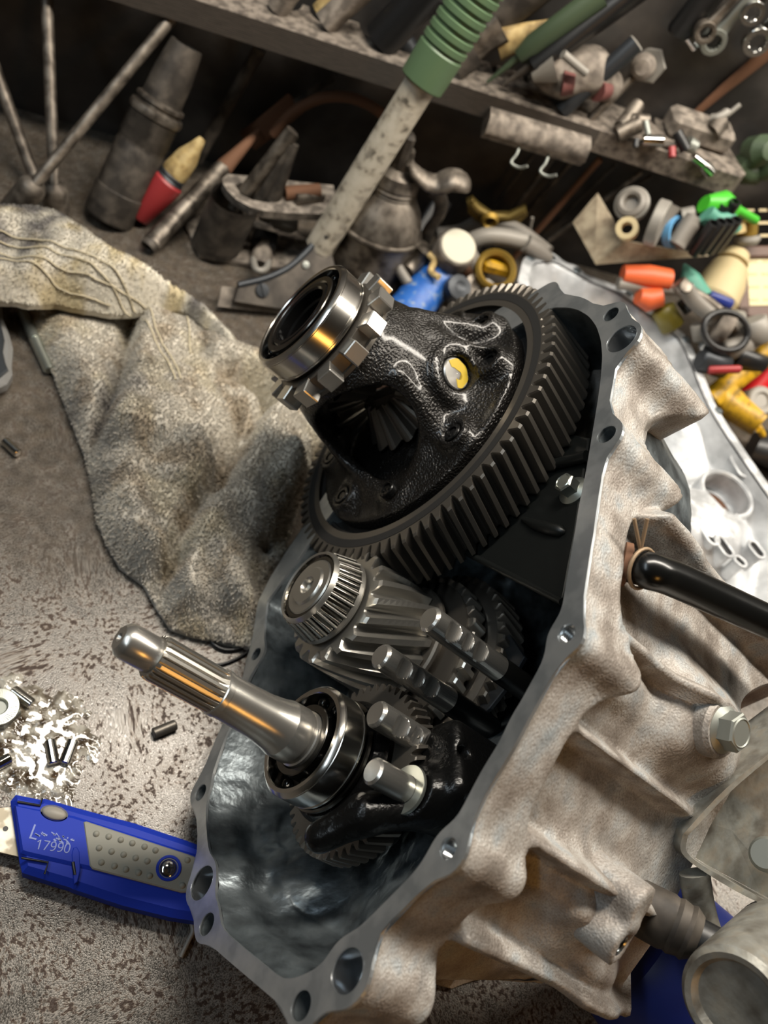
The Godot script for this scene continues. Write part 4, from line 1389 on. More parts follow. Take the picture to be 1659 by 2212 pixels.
# ---------------------------------------------------------------- the other half of the gearbox, lying open side up behind
func second_half() -> void:
	var h := 0.06
	var O := blur(resample(PackedVector2Array([Vector2(0.001, -0.706), Vector2(0.0045, -0.7213), Vector2(0.0153, -0.7224), Vector2(0.0202, -0.7393), Vector2(0.0296, -0.7371), Vector2(0.0374, -0.7334), Vector2(0.0469, -0.7399), Vector2(0.0571, -0.7326), Vector2(0.0789, -0.7389), Vector2(0.0974, -0.7436), Vector2(0.1083, -0.7387), Vector2(0.1341, -0.7313), Vector2(0.1633, -0.7257), Vector2(0.1731, -0.7129), Vector2(0.1904, -0.6821), Vector2(0.2066, -0.6513), Vector2(0.2171, -0.6386), Vector2(0.2409, -0.6135), Vector2(0.2649, -0.5898), Vector2(0.2935, -0.5627), Vector2(0.3174, -0.5173), Vector2(0.3178, -0.449), Vector2(0.2935, -0.4257), Vector2(0.2445, -0.4332), Vector2(0.1933, -0.4681), Vector2(0.1385, -0.5221), Vector2(0.0874, -0.5774), Vector2(0.0412, -0.6334), Vector2(0.0064, -0.6702)]), 0.003), 1)
	var N := normals2(blur(O, 3))
	var n := O.size()
	var I := PackedVector2Array()
	for i in n:
		I.append(O[i] - N[i] * 0.0085)
	I = blur(I, 4)
	var c := Vector2.ZERO
	for p in O:
		c += p / n
	var t := thing("gearbox_half", "clean bare aluminium other half of the gearbox lying open behind, with a large bearing bore", "gearbox half", Transform3D(Basis(), Vector3(c.x, 0, c.y)))
	var s := st()
	for i in n:
		var j := (i + 1) % n
		var a := O[i] - c
		var b := O[j] - c
		var d := I[j] - c
		var e := I[i] - c
		quad(s, Vector3(a.x, h, a.y), Vector3(b.x, h, b.y), Vector3(d.x, h, d.y), Vector3(e.x, h, e.y), 1)
		quad(s, Vector3(a.x, h - 0.012, a.y), Vector3(b.x, h - 0.012, b.y), Vector3(b.x, h, b.y), Vector3(a.x, h, a.y), 2)
		var f := a - N[i] * 0.006
		var g := b - N[j] * 0.006
		quad(s, Vector3(f.x, 0.001, f.y), Vector3(g.x, 0.001, g.y), Vector3(b.x, h - 0.012, b.y), Vector3(a.x, h - 0.012, a.y), 3)
	part("flange", s, M.cast_clean, t)
	# inside pan
	var hump := [[Vector2(0.1707, -0.6512), 0.032, 0.030], [Vector2(0.2015, -0.6222), 0.034, 0.034], [Vector2(0.1455, -0.7177), -0.012, 0.04], [Vector2(0.1723, -0.5707), -0.02, 0.022], [Vector2(0.2408, -0.5351), 0.034, 0.05], [Vector2(0.2644, -0.6026), 0.028, 0.035], [Vector2(0.2146, -0.5277), 0.03, 0.03]]
	var bore := Vector2(0.2367, -0.5659)
	var lev := 26
	var pts := []
	for j in lev + 1:
		var f := float(j) / lev
		for i in n:
			var p := I[i].lerp(c, pow(f, 1.2) if j < lev else 1.0)
			var dep := 0.044 * smoothstep(0.0, 0.28, f) + 0.002
			var y := h - dep
			for b in hump:
				y += b[1] * exp(-p.distance_squared_to(b[0]) / (b[2] * b[2])) * smoothstep(0.1, 0.35, f)
			y = minf(y, h - 0.006) if f > 0.08 else y
			if p.distance_to(bore) < 0.021:
				y = 0.012
			pts.append(Vector3(p.x - c.x, maxf(y, 0.004), p.y - c.y))
	s = st()
	grid(s, pts, n, lev + 1, true)
	part("pan", s, M.cast_clean, t)
	var bx := Transform3D(Basis(), Vector3(bore.x - c.x, 0, bore.y - c.y))
	s = st()
	lathe(s, [[0.0245, 0.02], [0.0245, 0.050], [0.0232, 0.0515], [0.0215, 0.0515], [0.0205, 0.050], [0.0203, 0.030], [0.0160, 0.030], [0.0160, 0.014]], 48, bx)
	part("bearing_bore", s, M.cast_clean, t)
	s = st()
	lathe(s, [[0.0158, 0.0285], [0.0150, 0.030], [0.0120, 0.027], [0.0115, 0.016], [0, 0.016]], 40, bx)
	part("oil_seal", s, M.rust_brown, t)
	# cast-in ports with raised lips
	for q in [[Vector3(0.1947, 0.052, -0.5132), Vector3(0.1992, 0.052, -0.5111), 0.0038], [Vector3(0.2057, 0.053, -0.5282), Vector3(0.2116, 0.053, -0.5175), 0.0038], [Vector3(0.2233, 0.053, -0.5131), Vector3(0.2308, 0.053, -0.5065), 0.0040], [Vector3(0.237, 0.053, -0.5082), Vector3(0.2443, 0.053, -0.5021), 0.0036], [Vector3(0.2645, 0.053, -0.5219), Vector3(0.2698, 0.053, -0.5179), 0.0036], [Vector3(0.2538, 0.053, -0.4996), Vector3(0.2568, 0.053, -0.4986), 0.0028], [Vector3(0.2388, 0.053, -0.6064), Vector3(0.246, 0.053, -0.598), 0.0048]]:
		var a: Vector3 = q[0] - Vector3(c.x, 0, c.y)
		var b: Vector3 = q[1] - Vector3(c.x, 0, c.y)
		var r: float = q[2]
		var d := (b - a).normalized()
		var e := Vector3(-d.z, 0, d.x)
		var loop := []
		for k in 25:
			var an := TAU * k / 24.0
			loop.append((b if cos(an) > 0 else a) + (d * cos(an) + e * sin(an)) * r * 1.25)
		s = st()
		tube(s, loop, 0.0014, 8)
		var low := []
		for k in 24:
			low.append(loop[k] + Vector3.DOWN * 0.02)
		for k in 24:
			quad(s, loop[k], loop[(k + 1) % 24], low[(k + 1) % 24], low[k], 4)
		part("port", s, M.cast_clean, t)
		s = st()
		for k in 24:
			tri(s, (a + b) / 2 + Vector3.DOWN * 0.001, loop[k] + Vector3.DOWN * 0.001, loop[(k + 1) % 24] + Vector3.DOWN * 0.001)
		part("port_hole", s, M.black_plastic, t)
	s = st()
	for seg in [[Vector3(0.2029, 0.052, -0.5085), Vector3(0.2157, 0.052, -0.5045), Vector3(0.2218, 0.052, -0.4961), Vector3(0.2301, 0.052, -0.4893), Vector3(0.2419, 0.052, -0.4899), Vector3(0.2539, 0.052, -0.4896)], [Vector3(0.1917, 0.052, -0.5032), Vector3(0.2041, 0.052, -0.5016), Vector3(0.2128, 0.052, -0.4974)], [Vector3(0.2707, 0.052, -0.5167), Vector3(0.2647, 0.052, -0.5052), Vector3(0.2597, 0.052, -0.4969)]]:
		tube(s, smooth_path(seg, 5), 0.0013, 8)
	part("gallery_rib", s, M.cast_clean, t)
	# flange bolt holes
	for p in [Vector3(0.0067, 0.0602, -0.7137), Vector3(0.0232, 0.0602, -0.7315), Vector3(0.0498, 0.0602, -0.7322), Vector3(0.1029, 0.0602, -0.7401), Vector3(0.1668, 0.0602, -0.7185), Vector3(0.2109, 0.0602, -0.6459)]:
		s = st()
		lathe(s, [[0.0042, 0.0], [0.0036, 0.0006], [0.0034, 0.0]], 18, Transform3D(Basis(), p - Vector3(c.x, 0, c.y)))
		lathe(s, [[0.0030, 0.0003], [0, 0.0002]], 18, Transform3D(Basis(), p - Vector3(c.x, 0, c.y)))
		part("bolt_hole", s, M.cast_inside, t)

# ---------------------------------------------------------------- the towel
func towel_height(p: Vector2, main: PackedVector2Array, flap: PackedVector2Array, folds: Array, nz: FastNoiseLite) -> float:
	return 0.0

func fold_at(p: Vector2, folds: Array) -> float:
	var y := 0.0
	for f in folds:
		var L: PackedVector2Array = f[0]
		var best := 1e9
		var tt := 0.0
		for i in L.size() - 1:
			var q := Geometry2D.get_closest_point_to_segment(p, L[i], L[i + 1])
			var d := p.distance_to(q)
			if d < best:
				best = d
				tt = (i + q.distance_to(L[i]) / L[i].distance_to(L[i + 1])) / (L.size() - 1)
		if best < f[1] * 2.6:
			y += f[2] * exp(-pow(best / f[1], 2.0)) * (0.35 + 0.65 * sin(PI * clampf(tt * 0.8 + 0.1, 0, 1)))
	return y

func step_at(p: Vector2, steps: Array) -> float:
	var y := 0.0
	for f in steps:
		var L: PackedVector2Array = f[0]
		var best := 1e9
		var sd := 0.0
		var endf := 0.0
		for i in L.size() - 1:
			var q := Geometry2D.get_closest_point_to_segment(p, L[i], L[i + 1])
			var d := p.distance_to(q)
			if d < best:
				best = d
				var hs := signf((L[i + 1] - L[i]).cross(f[1] - L[i]))
				sd = signf((L[i + 1] - L[i]).cross(p - L[i])) * hs
				var e0 := 1.0 if i > 0 else 0.0
				endf = 1.0
				if i == 0:
					endf = clampf(q.distance_to(L[0]) / (0.6 * L[0].distance_to(L[1])), 0.0, 1.0)
				if i == L.size() - 2:
					endf = minf(endf, clampf(q.distance_to(L[i + 1]) / (0.6 * L[i].distance_to(L[i + 1])), 0.0, 1.0))
		if best < f[3] * 3.0:
			endf = endf * endf * (3.0 - 2.0 * endf)
			if sd > 0:
				y += f[2] * endf * exp(-pow(best / f[3], 1.5)) * smoothstep(-0.003, 0.010, best)
			else:
				y += f[2] * endf * 0.19 * exp(-pow(best / 0.003, 2.0)) - 0.016 * endf * exp(-pow((best - 0.006) / 0.006, 2.0))
	return y

func towel_layer(poly: PackedVector2Array, lo_h: Callable, top_h: Callable, tint: Callable, tufts: Array, dens: float, stp := 0.0026) -> SurfaceTool:
	var lo := poly[0]
	var hi := poly[0]
	for p in poly:
		lo = lo.min(p)
		hi = hi.max(p)
	var nx := int((hi.x - lo.x) / stp) + 3
	var nz := int((hi.y - lo.y) / stp) + 3
	lo -= Vector2.ONE * stp
	var V := []
	var D := PackedFloat32Array()
	for j in nz:
		for i in nx:
			var p := lo + Vector2(i, j) * stp
			var d := edge_dist(poly, p)
			D.append(d)
			V.append(Vector3(p.x, top_h.call(p, d) if d > -stp * 1.6 else 0.0, p.y))
	var s := st()
	for j in nz - 1:
		for i in nx - 1:
			var k := i + j * nx
			var ks := [k, k + 1, k + nx + 1, k + nx]
			var inn := 0
			for q in ks:
				inn += 1 if D[q] > 0 else 0
			if inn == 0:
				continue
			var c := []
			for q in ks:
				var v: Vector3 = V[q]
				if D[q] <= 0:
					# pull the outside corner onto the outline
					var best := Vector2(v.x, v.z)
					var bd := 1e9
					for e in poly.size():
						var cp := Geometry2D.get_closest_point_to_segment(Vector2(v.x, v.z), poly[e], poly[(e + 1) % poly.size()])
						if cp.distance_to(Vector2(v.x, v.z)) < bd:
							bd = cp.distance_to(Vector2(v.x, v.z))
							best = cp
					v = Vector3(best.x, top_h.call(best, 0.0), best.y)
				c.append(v)
			for tr in [[0, 1, 2], [0, 2, 3]]:
				for q in tr:
					s.set_smooth_group(1)
					s.set_color(tint.call(c[q]))
					s.add_vertex(c[q])
			# pile: short loops standing on the cloth
			var nn: Vector3 = (c[3] - c[0]).cross(c[1] - c[0]).normalized()
			if nn.y < 0:
				nn = -nn
			for q in int(dens + rng.randf()):
				var w: Vector3 = c[0].lerp(c[1], rng.randf()).lerp(c[3].lerp(c[2], rng.randf()), rng.randf())
				tufts.append([w, nn, tint.call(w)])
	# underside skirt down to the layer below
	for i in poly.size():
		var a := poly[i]
		var b := poly[(i + 1) % poly.size()]
		var m := int(a.distance_to(b) / 0.004) + 1
		for k in m:
			var p := a.lerp(b, float(k) / m)
			var q := a.lerp(b, float(k + 1) / m)
			var vs := [Vector3(p.x, top_h.call(p, 0.0), p.y), Vector3(q.x, top_h.call(q, 0.0), q.y), Vector3(q.x, lo_h.call(q), q.y), Vector3(p.x, lo_h.call(p), p.y)]
			for r in [0, 1, 2, 0, 2, 3]:
				s.set_smooth_group(2)
				s.set_color(tint.call(vs[r]))
				s.add_vertex(vs[r])
	return s

func pile_of(tufts: Array, parent: Node3D, m: Material, size := 0.0023) -> void:
	var s := st()
	# one curled loop of yarn: a bent three-sided strand
	var P := [Vector3(0, -0.25, 0), Vector3(0.06, 0.30, 0.02), Vector3(0.30, 0.62, 0.10), Vector3(0.62, 0.62, 0.12)]
	for i in P.size() - 1:
		for k in 3:
			var a := TAU * k / 3
			var b := TAU * (k + 1) / 3
			var w0 := 0.17 - 0.035 * i
			var w1 := 0.17 - 0.035 * (i + 1)
			quad(s, P[i] + Vector3(cos(a), 0, sin(a)) * w0, P[i] + Vector3(cos(b), 0, sin(b)) * w0, P[i + 1] + Vector3(cos(b), 0, sin(b)) * w1, P[i + 1] + Vector3(cos(a), 0, sin(a)) * w1, 1)
	s.generate_normals()
	var mm := MultiMesh.new()
	mm.transform_format = MultiMesh.TRANSFORM_3D
	mm.use_colors = true
	mm.mesh = s.commit()
	mm.instance_count = tufts.size()
	for k in tufts.size():
		var up: Vector3 = (tufts[k][1] + Vector3(rng.randf_range(-0.35, 0.35), rng.randf_range(-0.2, 0.2), rng.randf_range(-0.35, 0.35))).normalized()
		var b := along(up) * Basis(Vector3.UP, rng.randf() * TAU)
		mm.set_instance_transform(k, Transform3D(b.scaled(Vector3.ONE * size * rng.randf_range(0.75, 1.25)), tufts[k][0]))
		var f := rng.randf_range(0.85, 1.2)
		var c: Color = tufts[k][2]
		mm.set_instance_color(k, Color(c.r * f, c.g * f, c.b * f))
	var o := MultiMeshInstance3D.new()
	o.name = "terry_pile"
	o.multimesh = mm
	o.material_override = m
	o.set_meta("kind", "stuff")
	parent.add_child(o)

func towel() -> void:
	var main := PackedVector2Array([Vector2(-0.3101, -0.4251), Vector2(-0.281, -0.4005), Vector2(-0.2537, -0.3793), Vector2(-0.2255, -0.3554), Vector2(-0.1984, -0.3329), Vector2(-0.1777, -0.3122), Vector2(-0.1615, -0.2922), Vector2(-0.1455, -0.2796), Vector2(-0.1305, -0.2703), Vector2(-0.1123, -0.2678), Vector2(-0.0996, -0.2595), Vector2(-0.0818, -0.2498), Vector2(-0.0677, -0.2524), Vector2(-0.0541, -0.2571), Vector2(-0.04, -0.2614), Vector2(-0.0309, -0.2648), Vector2(-0.037, -0.2801), Vector2(-0.0438, -0.2956), Vector2(-0.0424, -0.311), Vector2(-0.0473, -0.3402), Vector2(-0.0533, -0.3684), Vector2(-0.0562, -0.3959), Vector2(-0.053, -0.419), Vector2(-0.0643, -0.4431), Vector2(-0.0755, -0.4542), Vector2(-0.1014, -0.466), Vector2(-0.1227, -0.4856), Vector2(-0.1398, -0.4891), Vector2(-0.1546, -0.4817), Vector2(-0.1723, -0.4953), Vector2(-0.1869, -0.5028), Vector2(-0.2072, -0.5089), Vector2(-0.2277, -0.5007), Vector2(-0.2491, -0.4811), Vector2(-0.2748, -0.4575)])
	var flap := PackedVector2Array([Vector2(-0.3699, -0.4473), Vector2(-0.359, -0.4639), Vector2(-0.3489, -0.4715), Vector2(-0.3365, -0.4821), Vector2(-0.3231, -0.4846), Vector2(-0.3039, -0.4781), Vector2(-0.2857, -0.4745), Vector2(-0.2628, -0.4666), Vector2(-0.2394, -0.4669), Vector2(-0.2196, -0.4732), Vector2(-0.2031, -0.479), Vector2(-0.1806, -0.4743), Vector2(-0.1637, -0.4687), Vector2(-0.1516, -0.4586), Vector2(-0.1545, -0.4518), Vector2(-0.168, -0.4587), Vector2(-0.1873, -0.4651), Vector2(-0.203, -0.4685), Vector2(-0.2185, -0.4583), Vector2(-0.2289, -0.4437), Vector2(-0.2424, -0.4289), Vector2(-0.2589, -0.4196), Vector2(-0.2767, -0.4128), Vector2(-0.2888, -0.3985), Vector2(-0.3033, -0.3883), Vector2(-0.3162, -0.3765)])
	var ridges := [
		[PackedVector2Array([Vector2(-0.2663, -0.4151), Vector2(-0.235, -0.3826), Vector2(-0.2044, -0.3531)]), 0.030, 0.012],
		[PackedVector2Array([Vector2(-0.174, -0.377), Vector2(-0.1601, -0.3369), Vector2(-0.1473, -0.3), Vector2(-0.1259, -0.2765)]), 0.026, 0.014],
		[PackedVector2Array([Vector2(-0.1521, -0.4164), Vector2(-0.1499, -0.3799), Vector2(-0.1365, -0.3448), Vector2(-0.1246, -0.3072)]), 0.026, 0.010],
		[PackedVector2Array([Vector2(-0.0685, -0.4264), Vector2(-0.0685, -0.3949), Vector2(-0.0649, -0.3584)]), 0.020, 0.012],
		[PackedVector2Array([Vector2(-0.1471, -0.3417), Vector2(-0.137, -0.3163), Vector2(-0.1202, -0.2972)]), 0.010, -0.012],
		[PackedVector2Array([Vector2(-0.1449, -0.2929), Vector2(-0.1328, -0.2759), Vector2(-0.1178, -0.2637)]), 0.009, -0.014],
		[PackedVector2Array([Vector2(-0.0916, -0.4418), Vector2(-0.0775, -0.425), Vector2(-0.061, -0.4187)]), 0.010, -0.016],
		[PackedVector2Array([Vector2(-0.0891, -0.2931), Vector2(-0.0685, -0.2744), Vector2(-0.0452, -0.2681)]), 0.010, -0.014],
		[PackedVector2Array([Vector2(-0.0768, -0.3014), Vector2(-0.0619, -0.2866), Vector2(-0.0445, -0.2821)]), 0.012, 0.010],
		[PackedVector2Array([Vector2(-0.0641, -0.3497), Vector2(-0.06, -0.3212), Vector2(-0.05, -0.2944)]), 0.010, -0.014]]
	# overlapping folds: path, a point on its high side, step height, how far the high side runs on
	var steps := [
		[PackedVector2Array([Vector2(-0.2384, -0.4659), Vector2(-0.2216, -0.4294), Vector2(-0.2043, -0.391), Vector2(-0.1926, -0.352), Vector2(-0.1851, -0.3254)]), Vector2(-0.1875, -0.3991), 0.026, 0.055],
		[PackedVector2Array([Vector2(-0.1074, -0.4512), Vector2(-0.1082, -0.4177), Vector2(-0.1049, -0.3857), Vector2(-0.1043, -0.3563), Vector2(-0.1053, -0.3275), Vector2(-0.1028, -0.2964), Vector2(-0.0957, -0.2724), Vector2(-0.0829, -0.2499)]), Vector2(-0.0791, -0.3578), 0.026, 0.060],
		[PackedVector2Array([Vector2(-0.1395, -0.3734), Vector2(-0.1254, -0.3668), Vector2(-0.1134, -0.3569), Vector2(-0.1067, -0.3464), Vector2(-0.1044, -0.3322)]), Vector2(-0.1256, -0.3384), 0.016, 0.040],
		[PackedVector2Array([Vector2(-0.1233, -0.4259), Vector2(-0.1169, -0.4082), Vector2(-0.1128, -0.3901), Vector2(-0.1089, -0.3726)]), Vector2(-0.0983, -0.4091), 0.010, 0.030],
		[PackedVector2Array([Vector2(-0.1664, -0.4349), Vector2(-0.153, -0.446), Vector2(-0.138, -0.4512), Vector2(-0.122, -0.4512), Vector2(-0.1037, -0.4408)]), Vector2(-0.1456, -0.4694), 0.020, 0.026],
		[PackedVector2Array([Vector2(-0.1173, -0.2629), Vector2(-0.1108, -0.2736), Vector2(-0.1043, -0.282), Vector2(-0.1052, -0.2947)]), Vector2(-0.1238, -0.2947), 0.018, 0.030],
		[PackedVector2Array([Vector2(-0.0832, -0.3943), Vector2(-0.0681, -0.3942), Vector2(-0.0521, -0.4081)]), Vector2(-0.0612, -0.3803), 0.014, 0.030],
		[PackedVector2Array([Vector2(-0.0668, -0.3209), Vector2(-0.0589, -0.3396), Vector2(-0.0525, -0.3625)]), Vector2(-0.0755, -0.3509), 0.014, 0.030]]
	var nz := noise(22.0, 3, 81)
	var nf := noise(60.0, 2, 82)
	var ns := noise(26.0, 4, 83)
	var main_top := func(p: Vector2, d: float) -> float:
		var e := 1.0 - pow(1.0 - clampf(d / 0.022, 0.0, 1.0), 2.4)
		var y := 0.006 + 0.014 * e + (fold_at(p, ridges) + step_at(p, steps)) * e + 0.005 * nz.get_noise_2d(p.x, p.y) * e + 0.0012 * nf.get_noise_2d(p.x, p.y)
		return maxf(y, 0.004)
	var stains := [[Vector2(-0.2035, -0.3644), 0.040, 0.55], [Vector2(-0.1817, -0.3161), 0.03, 0.5], [Vector2(-0.1157, -0.3553), 0.030, 0.34], [Vector2(-0.1976, -0.4825), 0.022, 0.5], [Vector2(-0.1768, -0.4745), 0.018, 0.6], [Vector2(-0.1388, -0.2972), 0.02, 0.3], [Vector2(-0.0805, -0.3336), 0.03, 0.35], [Vector2(-0.0563, -0.3414), 0.025, 0.35], [Vector2(-0.0976, -0.2791), 0.025, 0.3], [Vector2(-0.062, -0.2747), 0.035, 0.35], [Vector2(-0.1323, -0.2763), 0.02, 0.35]]
	var tint := func(v: Vector3) -> Color:
		var p := Vector2(v.x, v.z)
		var k := ns.get_noise_2d(p.x, p.y)
		var c := Color(0.60, 0.555, 0.475).lerp(Color(0.42, 0.35, 0.26), smoothstep(-0.05, 0.45, k))
		c = c.lerp(Color(0.58, 0.51, 0.35), 0.4 * smoothstep(0.1, 0.4, ns.get_noise_2d(p.y * 0.7 + 3.0, p.x * 0.7)))
		var dk := 0.0
		for q in stains:
			dk = maxf(dk, q[2] * exp(-p.distance_squared_to(q[0]) / (q[1] * q[1])))
		dk = clampf(dk * (1.0 + 0.9 * nf.get_noise_2d(p.x * 0.7, p.y * 0.7)), 0.0, 0.9)
		return c.lerp(Color(0.05, 0.045, 0.05), dk)
	var tufts := []
	var s := towel_layer(main, func(_p): return 0.001, main_top, tint, tufts, 7.0)
	var cloth := mat("terry", Color.WHITE, 0.95)
	cloth.vertex_color_use_as_albedo = true
	cloth.rim_enabled = true
	cloth.rim = 0.25
	var t := thing("towel", "grimy cream terry towel crumpled left of the gearbox, one hemmed end folded over", "towel")
	part("crumpled_body", s, cloth, t)
	pile_of(tufts, t, cloth)
	# the folded-over hemmed end
	var hem := [[PackedVector2Array([Vector2(-0.3538, -0.4263), Vector2(-0.3276, -0.4528), Vector2(-0.2893, -0.4591), Vector2(-0.2554, -0.4608), Vector2(-0.2227, -0.4646), Vector2(-0.1947, -0.4705)]), 0.026, 0.022], [PackedVector2Array([Vector2(-0.325, -0.3884), Vector2(-0.2874, -0.4174), Vector2(-0.2517, -0.4314), Vector2(-0.2238, -0.4537)]), 0.02, 0.014]]
	var flap_top := func(p: Vector2, d: float) -> float:
		var e := 1.0 - pow(1.0 - clampf(d / 0.016, 0.0, 1.0), 2.2)
		return 0.036 + 0.010 * e + fold_at(p, hem) * e + 0.005 * nz.get_noise_2d(p.x, p.y)
	var fst := [[Vector2(-0.3341, -0.4619), 0.05, 0.75], [Vector2(-0.3225, -0.4245), 0.035, 0.6], [Vector2(-0.3126, -0.4764), 0.03, 0.6], [Vector2(-0.2867, -0.4732), 0.025, 0.45], [Vector2(-0.1817, -0.4765), 0.022, 0.85], [Vector2(-0.198, -0.4804), 0.012, 0.8]]
	var ftint := func(v: Vector3) -> Color:
		var p := Vector2(v.x, v.z)
		var k := ns.get_noise_2d(p.x, p.y)
		var c := Color(0.62, 0.575, 0.48).lerp(Color(0.50, 0.42, 0.26), smoothstep(0.0, 0.45, k))
		var dk := 0.0
		for q in fst:
			dk = maxf(dk, q[2] * exp(-p.distance_squared_to(q[0]) / (q[1] * q[1])))
		dk = clampf(dk * (1.0 + 1.2 * nf.get_noise_2d(p.x * 0.7, p.y * 0.7)), 0.0, 0.9)
		return c.lerp(Color(0.05, 0.045, 0.05), dk)
	tufts = []
	s = towel_layer(flap, func(p): return flap_top.call(p, 0.0) - 0.005, flap_top, ftint, tufts, 5.0)
	var fl := part("folded_end", s, cloth, t)
	pile_of(tufts, fl, cloth, 0.0018)
	s = st()
	for L in [[Vector3(-0.3447, 0.06, -0.4156), Vector3(-0.3304, 0.06, -0.4259), Vector3(-0.3063, 0.06, -0.4337), Vector3(-0.2792, 0.06, -0.4375), Vector3(-0.2536, 0.06, -0.4384), Vector3(-0.2295, 0.06, -0.4417)], [Vector3(-0.3409, 0.06, -0.4106), Vector3(-0.3264, 0.06, -0.4205), Vector3(-0.3024, 0.06, -0.4281), Vector3(-0.2787, 0.06, -0.4313), Vector3(-0.2538, 0.06, -0.433), Vector3(-0.2303, 0.06, -0.4371)], [Vector3(-0.3349, 0.05, -0.4019), Vector3(-0.3139, 0.05, -0.4131), Vector3(-0.2892, 0.05, -0.4199), Vector3(-0.264, 0.05, -0.4268), Vector3(-0.2435, 0.05, -0.4356), Vector3(-0.2227, 0.05, -0.4509)], [Vector3(-0.331, 0.05, -0.3967), Vector3(-0.31, 0.05, -0.4077), Vector3(-0.2854, 0.05, -0.4145), Vector3(-0.2637, 0.05, -0.4207), Vector3(-0.2436, 0.05, -0.4298)]]:
		var path := []
		for q in smooth_path(L, 8):
			path.append(Vector3(q.x, flap_top.call(Vector2(q.x, q.z), edge_dist(flap, Vector2(q.x, q.z))) + 0.0016, q.z))
		tube(s, path, 0.0006, 6)
	var seam := mat("seam", Color("b5aa90"), 0.9)
	part("hem_stitching", s, seam, fl)
	s = st()
	for L in [[Vector3(-0.2258, 0.03, -0.4439), Vector3(-0.2101, 0.03, -0.4266), Vector3(-0.1914, 0.03, -0.4128), Vector3(-0.178, 0.03, -0.4011), Vector3(-0.1688, 0.03, -0.3919)], [Vector3(-0.2225, 0.03, -0.4468), Vector3(-0.2066, 0.03, -0.4296), Vector3(-0.1893, 0.03, -0.4175), Vector3(-0.1761, 0.03, -0.4054), Vector3(-0.1669, 0.03, -0.3962)], [Vector3(-0.2014, 0.03, -0.4655), Vector3(-0.1903, 0.03, -0.4498), Vector3(-0.1777, 0.03, -0.4302)]]:
		var path := []
		for q in smooth_path(L, 8):
			path.append(Vector3(q.x, main_top.call(Vector2(q.x, q.z), edge_dist(main, Vector2(q.x, q.z))) + 0.0018, q.z))
		tube(s, path, 0.0006, 6)
	part("hem_stitching", s, seam, t)

